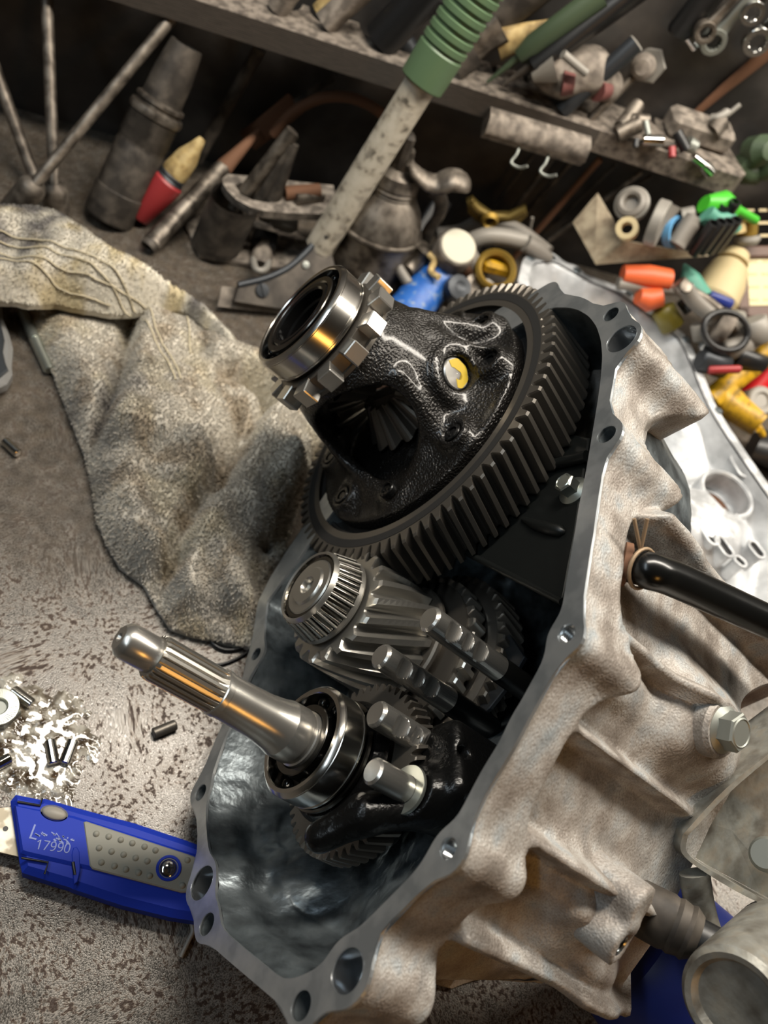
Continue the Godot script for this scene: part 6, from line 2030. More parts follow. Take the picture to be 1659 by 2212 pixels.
func slotted_rack() -> void:
	# slotted top plate on a round post over a six-sided base, holding punches
	var xf := Transform3D(WT.basis, Vector3(-0.2213, 0, -0.5855))
	var t := thing("slotted_rack", "dusty metal punch stand: slotted top plate on a thick round post over an angular base", "tool stand", xf)
	var inv := xf.affine_inverse()
	var L := func(p: Vector3) -> Vector2:
		var q := inv * p
		return Vector2(q.x, q.z)
	var hy := 0.058
	var s := st()
	var base := PackedVector2Array()
	for p in [Vector3(-0.273, 0.006, -0.5926), Vector3(-0.242, 0.006, -0.5655), Vector3(-0.1973, 0.006, -0.5895), Vector3(-0.1634, 0.006, -0.6138), Vector3(-0.162, 0.006, -0.6504), Vector3(-0.1929, 0.006, -0.6547), Vector3(-0.2609, 0.006, -0.6298)]:
		base.append(L.call(p))
	prism(s, base, 0.0005, 0.006, 0.001)
	part("base_plate", s, M.dusty, t)
	s = st()
	var pc: Vector2 = L.call(Vector3(-0.2378, 0.006, -0.5859))
	var pt: Vector2 = L.call(Vector3(-0.2296, 0.058, -0.5896))
	lathe(s, [[0.021, 0], [0.021, 1.0]], 36, Transform3D(Basis(Vector3(1, 0, 0), Vector3(pt.x - pc.x, hy - 0.006, pt.y - pc.y), Vector3(0, 0, 1)), Vector3(pc.x, 0.005, pc.y)))
	part("post", s, M.dirty_dark, t)
	var cmb := CSGCombiner3D.new()
	cmb.name = "slotted_plate"
	cmb.material_override = M.dusty
	var out := PackedVector2Array()
	for p in [Vector3(-0.2502, 0.058, -0.6018), Vector3(-0.2497, 0.058, -0.6103), Vector3(-0.2289, 0.058, -0.6279), Vector3(-0.2028, 0.058, -0.6474), Vector3(-0.1764, 0.058, -0.6689), Vector3(-0.1608, 0.058, -0.6451), Vector3(-0.1683, 0.058, -0.6227), Vector3(-0.1894, 0.058, -0.6025), Vector3(-0.205, 0.058, -0.5904), Vector3(-0.2156, 0.058, -0.586), Vector3(-0.2287, 0.058, -0.5863), Vector3(-0.24, 0.058, -0.5912), Vector3(-0.2464, 0.058, -0.5964)]:
		out.append(L.call(p))
	var pl := CSGPolygon3D.new()
	pl.name = "plate_outline"
	pl.polygon = out
	pl.depth = 0.007
	pl.rotation_degrees.x = 90
	pl.position.y = hy - 0.007
	cmb.add_child(pl)
	for sl in [[Vector3(-0.2381, 0.058, -0.6019), Vector3(-0.2366, 0.058, -0.6088), Vector3(-0.2202, 0.058, -0.6196), Vector3(-0.2087, 0.058, -0.6232), Vector3(-0.2024, 0.058, -0.616), Vector3(-0.207, 0.058, -0.6026), Vector3(-0.2185, 0.058, -0.5955), Vector3(-0.2289, 0.058, -0.5946)], [Vector3(-0.2064, 0.058, -0.6292), Vector3(-0.2052, 0.058, -0.6376), Vector3(-0.1919, 0.058, -0.6484), Vector3(-0.1829, 0.058, -0.6438), Vector3(-0.1803, 0.058, -0.629), Vector3(-0.1886, 0.058, -0.6186), Vector3(-0.1983, 0.058, -0.6186)]]:
		var h := PackedVector2Array()
		for p in sl:
			h.append(L.call(p))
		var ps := CSGPolygon3D.new()
		ps.name = "plate_slot"
		ps.polygon = h
		ps.depth = 0.02
		ps.rotation_degrees.x = 90
		ps.position.y = hy - 0.016
		ps.operation = CSGShape3D.OPERATION_SUBTRACTION
		cmb.add_child(ps, true)
	t.add_child(cmb)
	var pu := [[Vector3(-0.2279, 0.058, -0.6025), Vector3(-0.209, 0.1146, -0.6234), 0.0062, 0.0055, "thick grey punch standing in the slotted stand, bent forward at its foot"], [Vector3(-0.2198, 0.056, -0.608), Vector3(-0.2054, 0.1109, -0.6249), 0.005, 0.0018, "slim punch with a bright tip in the slotted stand"], [Vector3(-0.2159, 0.056, -0.6088), Vector3(-0.2069, 0.1043, -0.6212), 0.0065, 0.0035, "middle dark punch in the slotted stand"], [Vector3(-0.2079, 0.056, -0.6121), Vector3(-0.2037, 0.1054, -0.6226), 0.0072, 0.0032, "dark tapering punch nearest the centre of the slotted stand"]]
	for k in 4:
		var p: Array = pu[k]
		var d: Vector3 = (p[0] - p[1]).normalized()
		rod("punch", p[4], "punch", [p[0] + d * 0.02, p[0], p[0].lerp(p[1], 0.5), p[1]], [p[2] * 0.7, p[2], lerpf(p[2], p[3], 0.5), p[3]], M.old_steel if k < 2 else M.dirty_dark, "punches in the stand")
	rod("drill_bit", "short brown drill bit lying across the right slot of the stand", "drill bit", [Vector3(-0.2008, 0.062, -0.6189), Vector3(-0.1789, 0.066, -0.6401)], 0.006, M.rust_brown)
	rod("chisel", "short flat-tipped chisel behind the drill bit in the stand", "chisel", [Vector3(-0.1897, 0.062, -0.6187), Vector3(-0.1736, 0.062, -0.6409)], [0.006, 0.0035], M.old_steel, "", 8, 0.6)
	# little castor-like clamp in front of the rack, with a grey tab
	t = thing("hose_clamp", "small dark clip with a worn ribbed barrel, in front of the slotted stand", "clamp", Transform3D())
	s = st()
	tube(s, smooth_path([Vector3(-0.207, 0.004, -0.6054), Vector3(-0.2027, 0.01, -0.5877), Vector3(-0.1943, 0.014, -0.5736), Vector3(-0.1888, 0.014, -0.575), Vector3(-0.1887, 0.012, -0.5861), Vector3(-0.198, 0.008, -0.6077)], 5), 0.003, 10)
	part("barrel_rim", s, M.pale_grey, t)
	s = st()
	var cx := between(Vector3(-0.1959, 0.006, -0.5885), Vector3(-0.2043, 0.012, -0.6092))
	lathe(s, [[0, 0], [0.008, 0.0], [0.0095, 0.004], [0.0095, 0.012], [0.008, 0.016], [0.008, 0.024], [0, 0.024]], 20, cx)
	part("barrel", s, M.dusty, t)
	s = st()
	rbox(s, Vector3(0.021, 0.018, 0.014), 0.002, Transform3D(cx.basis, cx * Vector3(0, 0.026, 0)))
	part("clip_body", s, M.black_plastic, t)
	s = st()
	rbox(s, Vector3(0.028, 0.002, 0.018), 0.0008, Transform3D(WT.basis, Vector3(-0.1993, 0.03, -0.6271)))
	rbox(s, Vector3(0.020, 0.014, 0.006), 0.002, Transform3D(WT.basis, Vector3(-0.1983, 0.024, -0.6326)))
	rbox(s, Vector3(0.012, 0.022, 0.008), 0.002, Transform3D(WT.basis, Vector3(-0.2015, 0.011, -0.6482)))
	single("grey_clip", s, M.pale_grey, "pale grey plastic clip under the top plate of the slotted stand", "clip")

func scraper() -> void:
	var t := thing("gasket_scraper", "long scraper with cream tube handle, ribbed green grip and a flat steel blade holder", "scraper", Transform3D())
	var p0 := Vector3(-0.1552, 0.0405, -0.6054)
	var p1 := Vector3(-0.1294, 0.1859, -0.6481)
	var d := (p1 - p0).normalized()
	var s := st()
	tube(s, [p0, p1 + d * 0.01], 0.0125, 28)
	part("handle_tube", s, M.cream_paint, t)
	s = st()
	lathe(s, [[0, 0.0135], [0.0018, 0.0135]], 12, ax(p0 + d * 0.012, Vector3(-0.1303, 0.1375, -0.495) - Vector3(-0.152, 0.0759, -0.5775)))
	part("rivet_hole", s, M.black_plastic, t)
	s = st()
	var gl := 0.16
	var prof := [[0.0, 0.0], [0.0168, 0.0], [0.0176, 0.001], [0.0180, 0.026], [0.0168, 0.0275]]
	var y := 0.0275
	while y < gl:
		prof.append([0.0163, y])
		prof.append([0.0163, y + 0.0012])
		prof.append([0.0180, y + 0.0022])
		prof.append([0.0180, y + 0.0062])
		prof.append([0.0163, y + 0.0072])
		y += 0.0078
	prof.append([0.016, y])
	prof.append([0, y])
	lathe(s, prof, 36, between(p1, p1 + d), 20.0)
	part("ribbed_grip", s, M.grip_green, t)
	# blade holder: two cheeks with a rounded shoulder, and the blade
	var c0 := Vector3(-0.1552, 0.0405, -0.6054)
	var w := PackedVector2Array([Vector2(-0.008, 0.012), Vector2(0.010, 0.012)])
	var X := Vector3(-0.1114, 0.01, -0.5988) - Vector3(-0.1896, 0.01, -0.5277)
	var Y := Vector3(-0.1543, 0.0394, -0.604) - Vector3(-0.1351, 0.01, -0.581)
	var xb := X.normalized()
	var zb := xb.cross(Y.normalized()).normalized()
	var yb := zb.cross(xb)
	var bx := Transform3D(Basis(xb, zb, -yb), Vector3(-0.1888, 0.012, -0.5256))
	var plate := PackedVector2Array([Vector2(-0.0011, -0.0011), Vector2(0.0042, -0.015), Vector2(0.0265, -0.0204), Vector2(0.0469, -0.0288), Vector2(0.0638, -0.0414), Vector2(0.069, -0.0479), Vector2(0.0856, -0.0438), Vector2(0.0887, -0.0307), Vector2(0.0927, -0.0212), Vector2(0.1053, -0.0058), Vector2(0.1051, 0.0066), Vector2(0.0375, 0.0049)])
	s = st()
	prism(s, plate, -0.003, 0.004, 0.0008, bx)
	part("blade_holder", s, M.dirty_dark, t)
	s = st()
	var edge := []
	for q in [Vector2(0.0034, -0.0143), Vector2(0.0265, -0.0196), Vector2(0.0469, -0.0284), Vector2(0.0629, -0.041), Vector2(0.0689, -0.0471)]:
		edge.append(bx * Vector3(q.x, 0.003, q.y))
	tube(s, smooth_path(edge, 4), 0.0028, 10)
	part("folded_edge", s, M.plate_dark, t)
	s = st()
	var bl := PackedVector2Array()
	bl.append_array(PackedVector2Array([Vector2(-0.0128, 0.0026), Vector2(-0.0082, -0.0135), Vector2(0.0064, -0.0121), Vector2(0.1052, -0.0012), Vector2(0.1049, 0.0137), Vector2(0.0538, 0.0095)]))
	prism(s, bl, -0.0065, -0.0035, 0.0004, bx)
	part("scraper_blade", s, M.dusty, t)
	s = st()
	var sc := Vector2(0.0233, -0.01)
	lathe(s, [[0.006, 0.0035], [0.0056, 0.0056], [0, 0.0062]], 20, bx * Transform3D(Basis(), Vector3(sc.x, 0, sc.y)))
	rbox(s, Vector3(0.0014, 0.0012, 0.011), 0.0002, bx * Transform3D(Basis(Vector3.UP, 0.3), Vector3(sc.x, 0.0062, sc.y)))
	part("slotted_screw", s, M.plate_dark, t)
	s = st()
	var rc := Vector2(0.0618, -0.0309)
	lathe(s, [[0.0036, 0.0035], [0.0030, 0.0056], [0, 0.0062]], 16, bx * Transform3D(Basis(), Vector3(rc.x, 0, rc.y)))
	part("rivet", s, M.zinc_dull, t)

func oil_can() -> void:
	var a := Vector3(-0.12, 0, -0.641)
	var t := thing("oil_can", "old dull metal pump oil can with a bent thumb lever", "oil can", Transform3D())
	var b := Vector3(-0.1234, 0.1187, -0.6526)
	var xf := between(a, b)
	var L := a.distance_to(b)
	var s := st()
	lathe(s, [[0, 0], [0.036, 0], [0.0375, 0.002], [0.0365, L * 0.48], [0.0380, L * 0.50]], 56, xf)
	part("can_body", s, M.old_steel, t)
	s = st()
	lathe(s, [[0.0380, L * 0.495], [0.0392, L * 0.505], [0.0388, L * 0.52], [0.0365, L * 0.525], [0.0345, L * 0.60], [0.030, L * 0.68], [0.0235, L * 0.76], [0.0205, L * 0.79]], 56, xf)
	part("shoulder", s, M.old_steel, t)
	s = st()
	lathe(s, [[0.0205, L * 0.78], [0.0215, L * 0.795], [0.0205, L * 0.81], [0.0215, L * 0.825], [0.0205, L * 0.84], [0.0210, L * 0.855], [0.0180, L * 0.93], [0.0100, L * 0.97], [0.0075, L * 1.1], [0, L * 1.1]], 44, xf)
	part("screw_cap", s, M.old_steel, t)
	s = st()
	rbox(s, Vector3(0.010, 0.034, 0.013), 0.003, Transform3D(xf.basis, Vector3(-0.1241, 0.1281, -0.6501)))
	part("pump_post", s, M.dirty_dark, t)
	s = st()
	tube(s, smooth_path([Vector3(-0.1156, 0.1278, -0.6429), Vector3(-0.1062, 0.119, -0.6468), Vector3(-0.0914, 0.1153, -0.653), Vector3(-0.0812, 0.1233, -0.6572), Vector3(-0.0719, 0.1235, -0.6611), Vector3(-0.065, 0.1191, -0.664)], 5), [0.005, 0.005, 0.005, 0.006, 0.007, 0.007, 0.008, 0.008, 0.009, 0.009, 0.010, 0.010, 0.011, 0.011, 0.011, 0.011, 0.011, 0.011, 0.011, 0.010, 0.010, 0.009, 0.008, 0.007, 0.005, 0.003], 12, true, 0.45, Vector3(0.2, 1, 0.3))
	part("thumb_lever", s, M.old_steel, t)
	s = st()
	tube(s, smooth_path([Vector3(-0.0925, 0.1029, -0.6633), Vector3(-0.0841, 0.0954, -0.669), Vector3(-0.0809, 0.0795, -0.6725), Vector3(-0.0837, 0.0612, -0.6713), Vector3(-0.0816, 0.0307, -0.6722)], 5), 0.006, 10, true, 0.4)
	part("lever_strap", s, M.dirty_dark, t)

# ---------------------------------------------------------------- tools on and above the shelf
func shelf_tools() -> void:
	rod("wooden_stick", "grey wooden handle end standing in the leftmost notch of the shelf", "handle", [Vector3(-0.2623, 0.169, -0.6761), Vector3(-0.2538, 0.1933, -0.6797)], 0.009, M.dusty)
	var t := thing("square_file", "square-ended dusty tool with a pale yellowish side, lying into a shelf notch", "tool", Transform3D())
	var s := st()
	tube(s, [Vector3(-0.2262, 0.1716, -0.6858), Vector3(-0.2106, 0.1978, -0.6977), Vector3(-0.1963, 0.2202, -0.7036)], 0.0098, 4, true, 0.8)
	part("square_bar", s, M.dusty, t)
	s = st()
	tube(s, [Vector3(-0.2367, 0.1709, -0.6998), Vector3(-0.2199, 0.2013, -0.7068)], 0.008, 4)
	part("rear_bar", s, M.tan, t)
	rod("black_bar", "thick dark bar standing in a shelf notch left of the green grip", "bar", [Vector3(-0.1846, 0.1706, -0.7085), Vector3(-0.1607, 0.2222, -0.7185)], 0.0155, M.black_plastic)
	rod("pipe_end", "short dark pipe end behind the green scraper grip", "pipe", [Vector3(-0.1654, 0.1649, -0.7274), Vector3(-0.1749, 0.1741, -0.7234)], 0.010, M.plate_dark)
	rod("flat_spanner", "flat steel spanner with holes leaning right of the green grip", "spanner", [Vector3(-0.121, 0.1771, -0.7351), Vector3(-0.1114, 0.1946, -0.7412), Vector3(-0.1024, 0.2077, -0.7472)], [0.011, 0.010, 0.012], M.old_steel, "", 8, 0.25)
	rod("holed_strip", "short grey strip with dark holes at the foot of the flat spanner", "strip", [Vector3(-0.1206, 0.1746, -0.719), Vector3(-0.1108, 0.1885, -0.7285)], 0.010, M.dirty_dark, "", 8, 0.3)
	rod("long_brown_bar", "long dull brown bar leaning on the wall right of the green grip", "bar", [Vector3(-0.125, 0.1818, -0.7529), Vector3(-0.0875, 0.2455, -0.7685)], 0.014, M.dirty_dark, "", 8, 0.5)
	rod("cream_wedge", "small cream wedge beside the dark green screwdriver", "wedge", [Vector3(-0.1016, 0.1919, -0.754), Vector3(-0.0835, 0.2064, -0.7637), Vector3(-0.0695, 0.2208, -0.7717)], [0.013, 0.010, 0.003], M.tan, "", 8, 0.5)
	t = thing("screwdriver", "dark green handled screwdriver standing point down in the shelf", "screwdriver", Transform3D())
	s = st()
	tube(s, [Vector3(-0.081, 0.1946, -0.7464), Vector3(-0.0749, 0.2053, -0.7511), Vector3(-0.0438, 0.2542, -0.7727)], [0.006, 0.0095, 0.0105], 10)
	part("handle", s, M.green_dark, t)
	s = st()
	tube(s, [Vector3(-0.0953, 0.17, -0.735), Vector3(-0.0799, 0.1966, -0.7468)], [0.0012, 0.0035], 10)
	part("blade", s, M.green_dark, t)
	t = thing("chisel", "dark steel chisel with a pale label strip, right of the green screwdriver", "chisel", Transform3D())
	s = st()
	tube(s, [Vector3(-0.0679, 0.1941, -0.7464), Vector3(-0.0185, 0.2701, -0.7833)], 0.0105, 4)
	part("shaft", s, M.black_plastic, t)
	s = st()
	tube(s, [Vector3(-0.0827, 0.1741, -0.7348), Vector3(-0.0682, 0.1947, -0.7463)], [0.001, 0.004], 8)
	part("tip", s, M.dirty_dark, t)
	s = st()
	tube(s, [Vector3(-0.0748, 0.1972, -0.75), Vector3(-0.0367, 0.2546, -0.7768)], 0.0055, 4, true, 0.5)
	part("label_strip", s, M.paper, t)
	rod("dark_punch", "straight dark punch with a bright worn end, standing in the shelf", "punch", [Vector3(-0.0311, 0.1694, -0.7563), Vector3(-0.0151, 0.2052, -0.7684), Vector3(-0.0024, 0.2333, -0.7802)], 0.0075, M.plate_dark)
	s = st()
	lathe(s, [[0, 0], [0.0074, 0], [0.0074, 0.001], [0, 0.0012]], 20, between(Vector3(-0.0025, 0.2328, -0.7802), Vector3(-0.0009, 0.2368, -0.7809)))
	part("worn_end", s, M.pale_grey, get_node("dark_punch"))
	t = thing("knobbed_rod", "thin rod with a round knob leaning on the wall above the shelf", "rod", Transform3D())
	s = st()
	tube(s, [Vector3(-0.0069, 0.1651, -0.7719), Vector3(0.012, 0.2121, -0.8014)], 0.0038, 12)
	part("stem", s, M.old_steel, t)
	s = st()
	lathe(s, [[0, 0.02], [0.006, 0.02], [0.0095, 0.018], [0.0105, 0.008], [0.0085, 0.0]], 24, between(Vector3(0.0127, 0.2108, -0.8104), Vector3(0.0096, 0.2219, -0.7679)))
	part("knob", s, M.dusty, t)
	s = st()
	prism(s, ngon(6, 0.015), 0.0, 0.006, 0.001, between(Vector3(0.016, 0.2083, -0.8236), Vector3(0.0096, 0.2219, -0.7679)))
	part("wall_washer", s, M.pale_grey, t)
	# reddish leather glove or hammer head lump with a pale bolt over it
	t = thing("glove", "dusty reddish work glove slumped behind the chisel on the shelf", "glove", Transform3D())
	s = st()
	var g0 := Vector3(-0.0541, 0.1916, -0.763)
	var g1 := Vector3(-0.0263, 0.1992, -0.7746)
	var g2 := Vector3(-0.0074, 0.1913, -0.7879)
	var g3 := Vector3(-0.0402, 0.1884, -0.758)
	nets(s, g0 - Vector3.ONE * 0.07, g2 + Vector3.ONE * 0.07, 0.003, func(p: Vector3) -> float:
		return smin(smin(sd_cap(p, g0, g1, 0.016, 0.018), sd_cap(p, g1, g2, 0.018, 0.014), 0.01), sd_cap(p, g0, g3, 0.013, 0.012), 0.01))
	part("leather", s, M.dusty, t)
	s = st()
	tube(s, [Vector3(-0.0393, 0.1955, -0.741), Vector3(-0.0307, 0.1981, -0.7435)], [0.010, 0.008], 10)
	tube(s, [Vector3(-0.0122, 0.1946, -0.7632), Vector3(-0.0046, 0.1942, -0.7728)], [0.009, 0.007], 10)
	part("red_patch", s, M.red_worn, t)
	rod("pale_bolt", "pale plated bolt lying over the dusty glove", "bolt", [Vector3(-0.0483, 0.2212, -0.7264), Vector3(-0.0262, 0.2121, -0.7378)], 0.0034, M.pale_grey)
	rod("grey_scoop", "grey rounded scoop tip beside the pale bolt", "scoop", [Vector3(-0.063, 0.1895, -0.7376), Vector3(-0.0494, 0.2014, -0.7433)], [0.004, 0.011], M.pale_grey, "", 10, 0.5)
	# sockets, bits and small fittings on the right part of the shelf
	var bits := [[Vector3(0.0199, 0.1735, -0.7722), Vector3(0.0239, 0.1869, -0.7955), 0.0062, "old_steel", "socket extension standing upright at the left of the small sockets"], [Vector3(0.0199, 0.1693, -0.7668), Vector3(0.033, 0.1811, -0.7776), 0.0072, "old_steel", "fat socket lying in front of the upright extension"], [Vector3(0.0362, 0.1849, -0.779), Vector3(0.0432, 0.1789, -0.7733), 0.0025, "zinc_dull", "thin pin standing among the sockets"], [Vector3(0.0418, 0.1716, -0.7759), Vector3(0.0572, 0.1752, -0.7824), 0.0050, "chrome", "bright chrome socket lying on the shelf"], [Vector3(0.0366, 0.1732, -0.7683), Vector3(0.039, 0.1685, -0.7639), 0.0026, "black_plastic", "small black pin at the shelf edge"], [Vector3(0.0647, 0.1822, -0.7963), Vector3(0.0796, 0.1744, -0.7917), 0.0048, "black_plastic", "black driver tip between the sockets"], [Vector3(0.0597, 0.1708, -0.7888), Vector3(0.0706, 0.1737, -0.7934), 0.0028, "dirty_dark", "dark rod lying beyond the chrome socket"], [Vector3(0.0675, 0.1734, -0.7867), Vector3(0.0717, 0.1684, -0.7808), 0.0030, "red", "dark red stub near the shelf edge"], [Vector3(0.0876, 0.1712, -0.795), Vector3(0.1008, 0.1665, -0.8005), 0.0042, "chrome", "bright nickel spark-plug body, left of the pair"], [Vector3(0.1004, 0.1673, -0.8003), Vector3(0.1096, 0.1625, -0.8031), 0.0054, "chrome", "bright nickel spark-plug body, right of the pair"], [Vector3(0.1097, 0.165, -0.8097), Vector3(0.1202, 0.161, -0.8141), 0.0034, "chrome", "small bright pin at the right end of the shelf"], [Vector3(0.0785, 0.1742, -0.8075), Vector3(0.0861, 0.1722, -0.8107), 0.0060, "zinc_dull", "small coil of wire on the shelf"], [Vector3(0.0243, 0.1801, -0.7794), Vector3(0.0382, 0.1832, -0.7852), 0.0055, "old_steel", "grey fitting behind the fat socket"]]
	for b in bits:
		rod("shelf_fitting", b[4], "fitting", [b[0], b[1]], b[2], M[b[3]], "small fittings on the shelf")
	s = st()
	rbox(s, Vector3(0.062, 0.02, 0.028), 0.004, Transform3D(WT.basis, WT * Vector3(0.398, 0.178, 0.018)))
	single("wood_block", s, M.dusty, "dusty wooden block at the right end of the shelf", "block")
	# wrenches hanging on the wall at the upper right
	wall_tools()

func ring_spanner(label: String, a: Vector3, b: Vector3, r: float, m: Material) -> void:
	var t := thing("ring_spanner", label, "spanner", Transform3D(), "spanners hanging on the wall")
	var nrm: Vector3 = WT.basis.z
	var y := (b - a).normalized()
	var xf := Transform3D(Basis(y.cross(nrm).normalized(), nrm, y), a)
	var s := st()
	lathe(s, [[r, -0.004], [r + 0.0004, -0.003], [r + 0.0004, 0.003], [r, 0.004], [r * 0.66, 0.004], [r * 0.62, 0.003], [r * 0.62, -0.004]], 28, xf)
	part("ring_end", s, m, t)
	s = st()
	for k in 12:
		rbox(s, Vector3(0.0015, 0.0072, 0.0015), 0.0001, xf * Transform3D(Basis(Vector3.UP, TAU * k / 12), Vector3.ZERO) * Transform3D(Basis(Vector3.UP, PI / 4), Vector3(r * 0.63, 0, 0)))
	part("ring_tooth", s, m, t)
	s = st()
	tube(s, [a + y * r * 0.92, a + y * r * 1.8, b], [r * 0.62, r * 0.42, r * 0.40], 10, true, 0.5, nrm)
	part("shank", s, m, t)

func wall_tools() -> void:
	ring_spanner("ring spanner hanging on the wall, its shank printed with worn marks", Vector3(0.0524, 0.2456, -0.8291), Vector3(0.0638, 0.3011, -0.8338), 0.0105, M.zinc_dull)
	ring_spanner("pale spanner half behind the printed one on the wall", Vector3(0.0416, 0.2541, -0.8116), Vector3(0.0547, 0.3045, -0.8192), 0.0085, M.old_steel)
	ring_spanner("bright chrome spanner at the top right corner, upper of the two", Vector3(0.0674, 0.2754, -0.8332), Vector3(0.0746, 0.3193, -0.8362), 0.0095, M.chrome)
	ring_spanner("bright chrome spanner at the top right corner, lower of the two", Vector3(0.0836, 0.258, -0.8378), Vector3(0.0909, 0.3082, -0.8408), 0.0115, M.chrome)
	var t := thing("stud_tool", "black rectangular pliers-like tool hanging left of the spanners", "tool", Transform3D())
	var s := st()
	var a := Vector3(0.0241, 0.2404, -0.8151)
	var b := Vector3(0.0328, 0.2891, -0.8187)
	tube(s, [a, a.lerp(b, 0.08), b], [0.010, 0.0125, 0.0125], 8, true, 0.5, WT.basis.z)
	part("body", s, M.black_plastic, t)
	s = st()
	tube(s, [Vector3(0.0323, 0.2447, -0.812), Vector3(0.0417, 0.2386, -0.816)], 0.0034, 8)
	part("steel_tip", s, M.chrome, t)
	rod("brown_strip", "thin brown lath running up the wall at the right", "lath", [Vector3(0.0691, 0.1698, -0.8426), Vector3(0.0831, 0.2095, -0.8484), Vector3(0.1053, 0.2649, -0.8577)], [0.003, 0.005, 0.008], M.rust_brown, "", 6, 0.4)
	t = thing("spring_puller", "small plated puller with a thin upright rod, leaning above the shelf end", "puller", Transform3D())
	s = st()
	tube(s, [Vector3(0.0939, 0.1837, -0.8247), Vector3(0.0969, 0.1918, -0.8368)], 0.0095, 10, true, 0.7)
	part("spring_body", s, M.old_steel, t)
	s = st()
	tube(s, smooth_path([Vector3(0.0872, 0.1911, -0.8328), Vector3(0.0912, 0.1943, -0.8323), Vector3(0.0952, 0.1984, -0.8361), Vector3(0.0955, 0.2002, -0.8384)], 4), 0.004, 8)
	tube(s, [Vector3(0.0966, 0.1962, -0.8367), Vector3(0.1027, 0.208, -0.8436)], 0.0022, 8)
	part("hook", s, M.pale_grey, t)
	rod("dark_clip", "dark clip on the wall left of the plated puller", "clip", [Vector3(0.0812, 0.1663, -0.8357), Vector3(0.089, 0.1815, -0.8422)], 0.007, M.black_plastic)
	s = st()
	for q in [[Vector3(0.1399, 0.1825, -0.8439), 0.014], [Vector3(0.1397, 0.1729, -0.8439), 0.010], [Vector3(0.1554, 0.1701, -0.8504), 0.012]]:
		lathe(s, [[0, -0.012], [0.01, -0.01], [0.012, 0.004], [0.007, 0.012], [0, 0.013]], 10, Transform3D(along(Vector3(0.4, 0.5, 0.6)).scaled(Vector3.ONE * q[1] / 0.012), q[0]))
	single("teal_rag", s, M.green_dark, "crumpled teal rag at the right edge beyond the shelf", "rag")
	rod("dark_rag", "dark teal lump hanging by the end of the shelf", "rag", [Vector3(0.1295, 0.1645, -0.8396), Vector3(0.1427, 0.1618, -0.8451), Vector3(0.1542, 0.1618, -0.8499)], [0.010, 0.012, 0.009], M.green_dark)

# ---------------------------------------------------------------- clutter along the wall to the right of the oil can
func mesh_box(called: String, label: String, cat: String, o: Vector3, x: Vector3, y: Vector3, z: Vector3, m: Material, bev := 0.002) -> MeshInstance3D:
	# box from a corner and three edge vectors
	var s := st()
	var b := Basis(x.normalized(), y.normalized(), z.normalized())
	rbox(s, Vector3(x.length(), y.length(), z.length()), bev, Transform3D(b, o + (x + y + z) / 2))
	return single(called, s, m, label, cat)

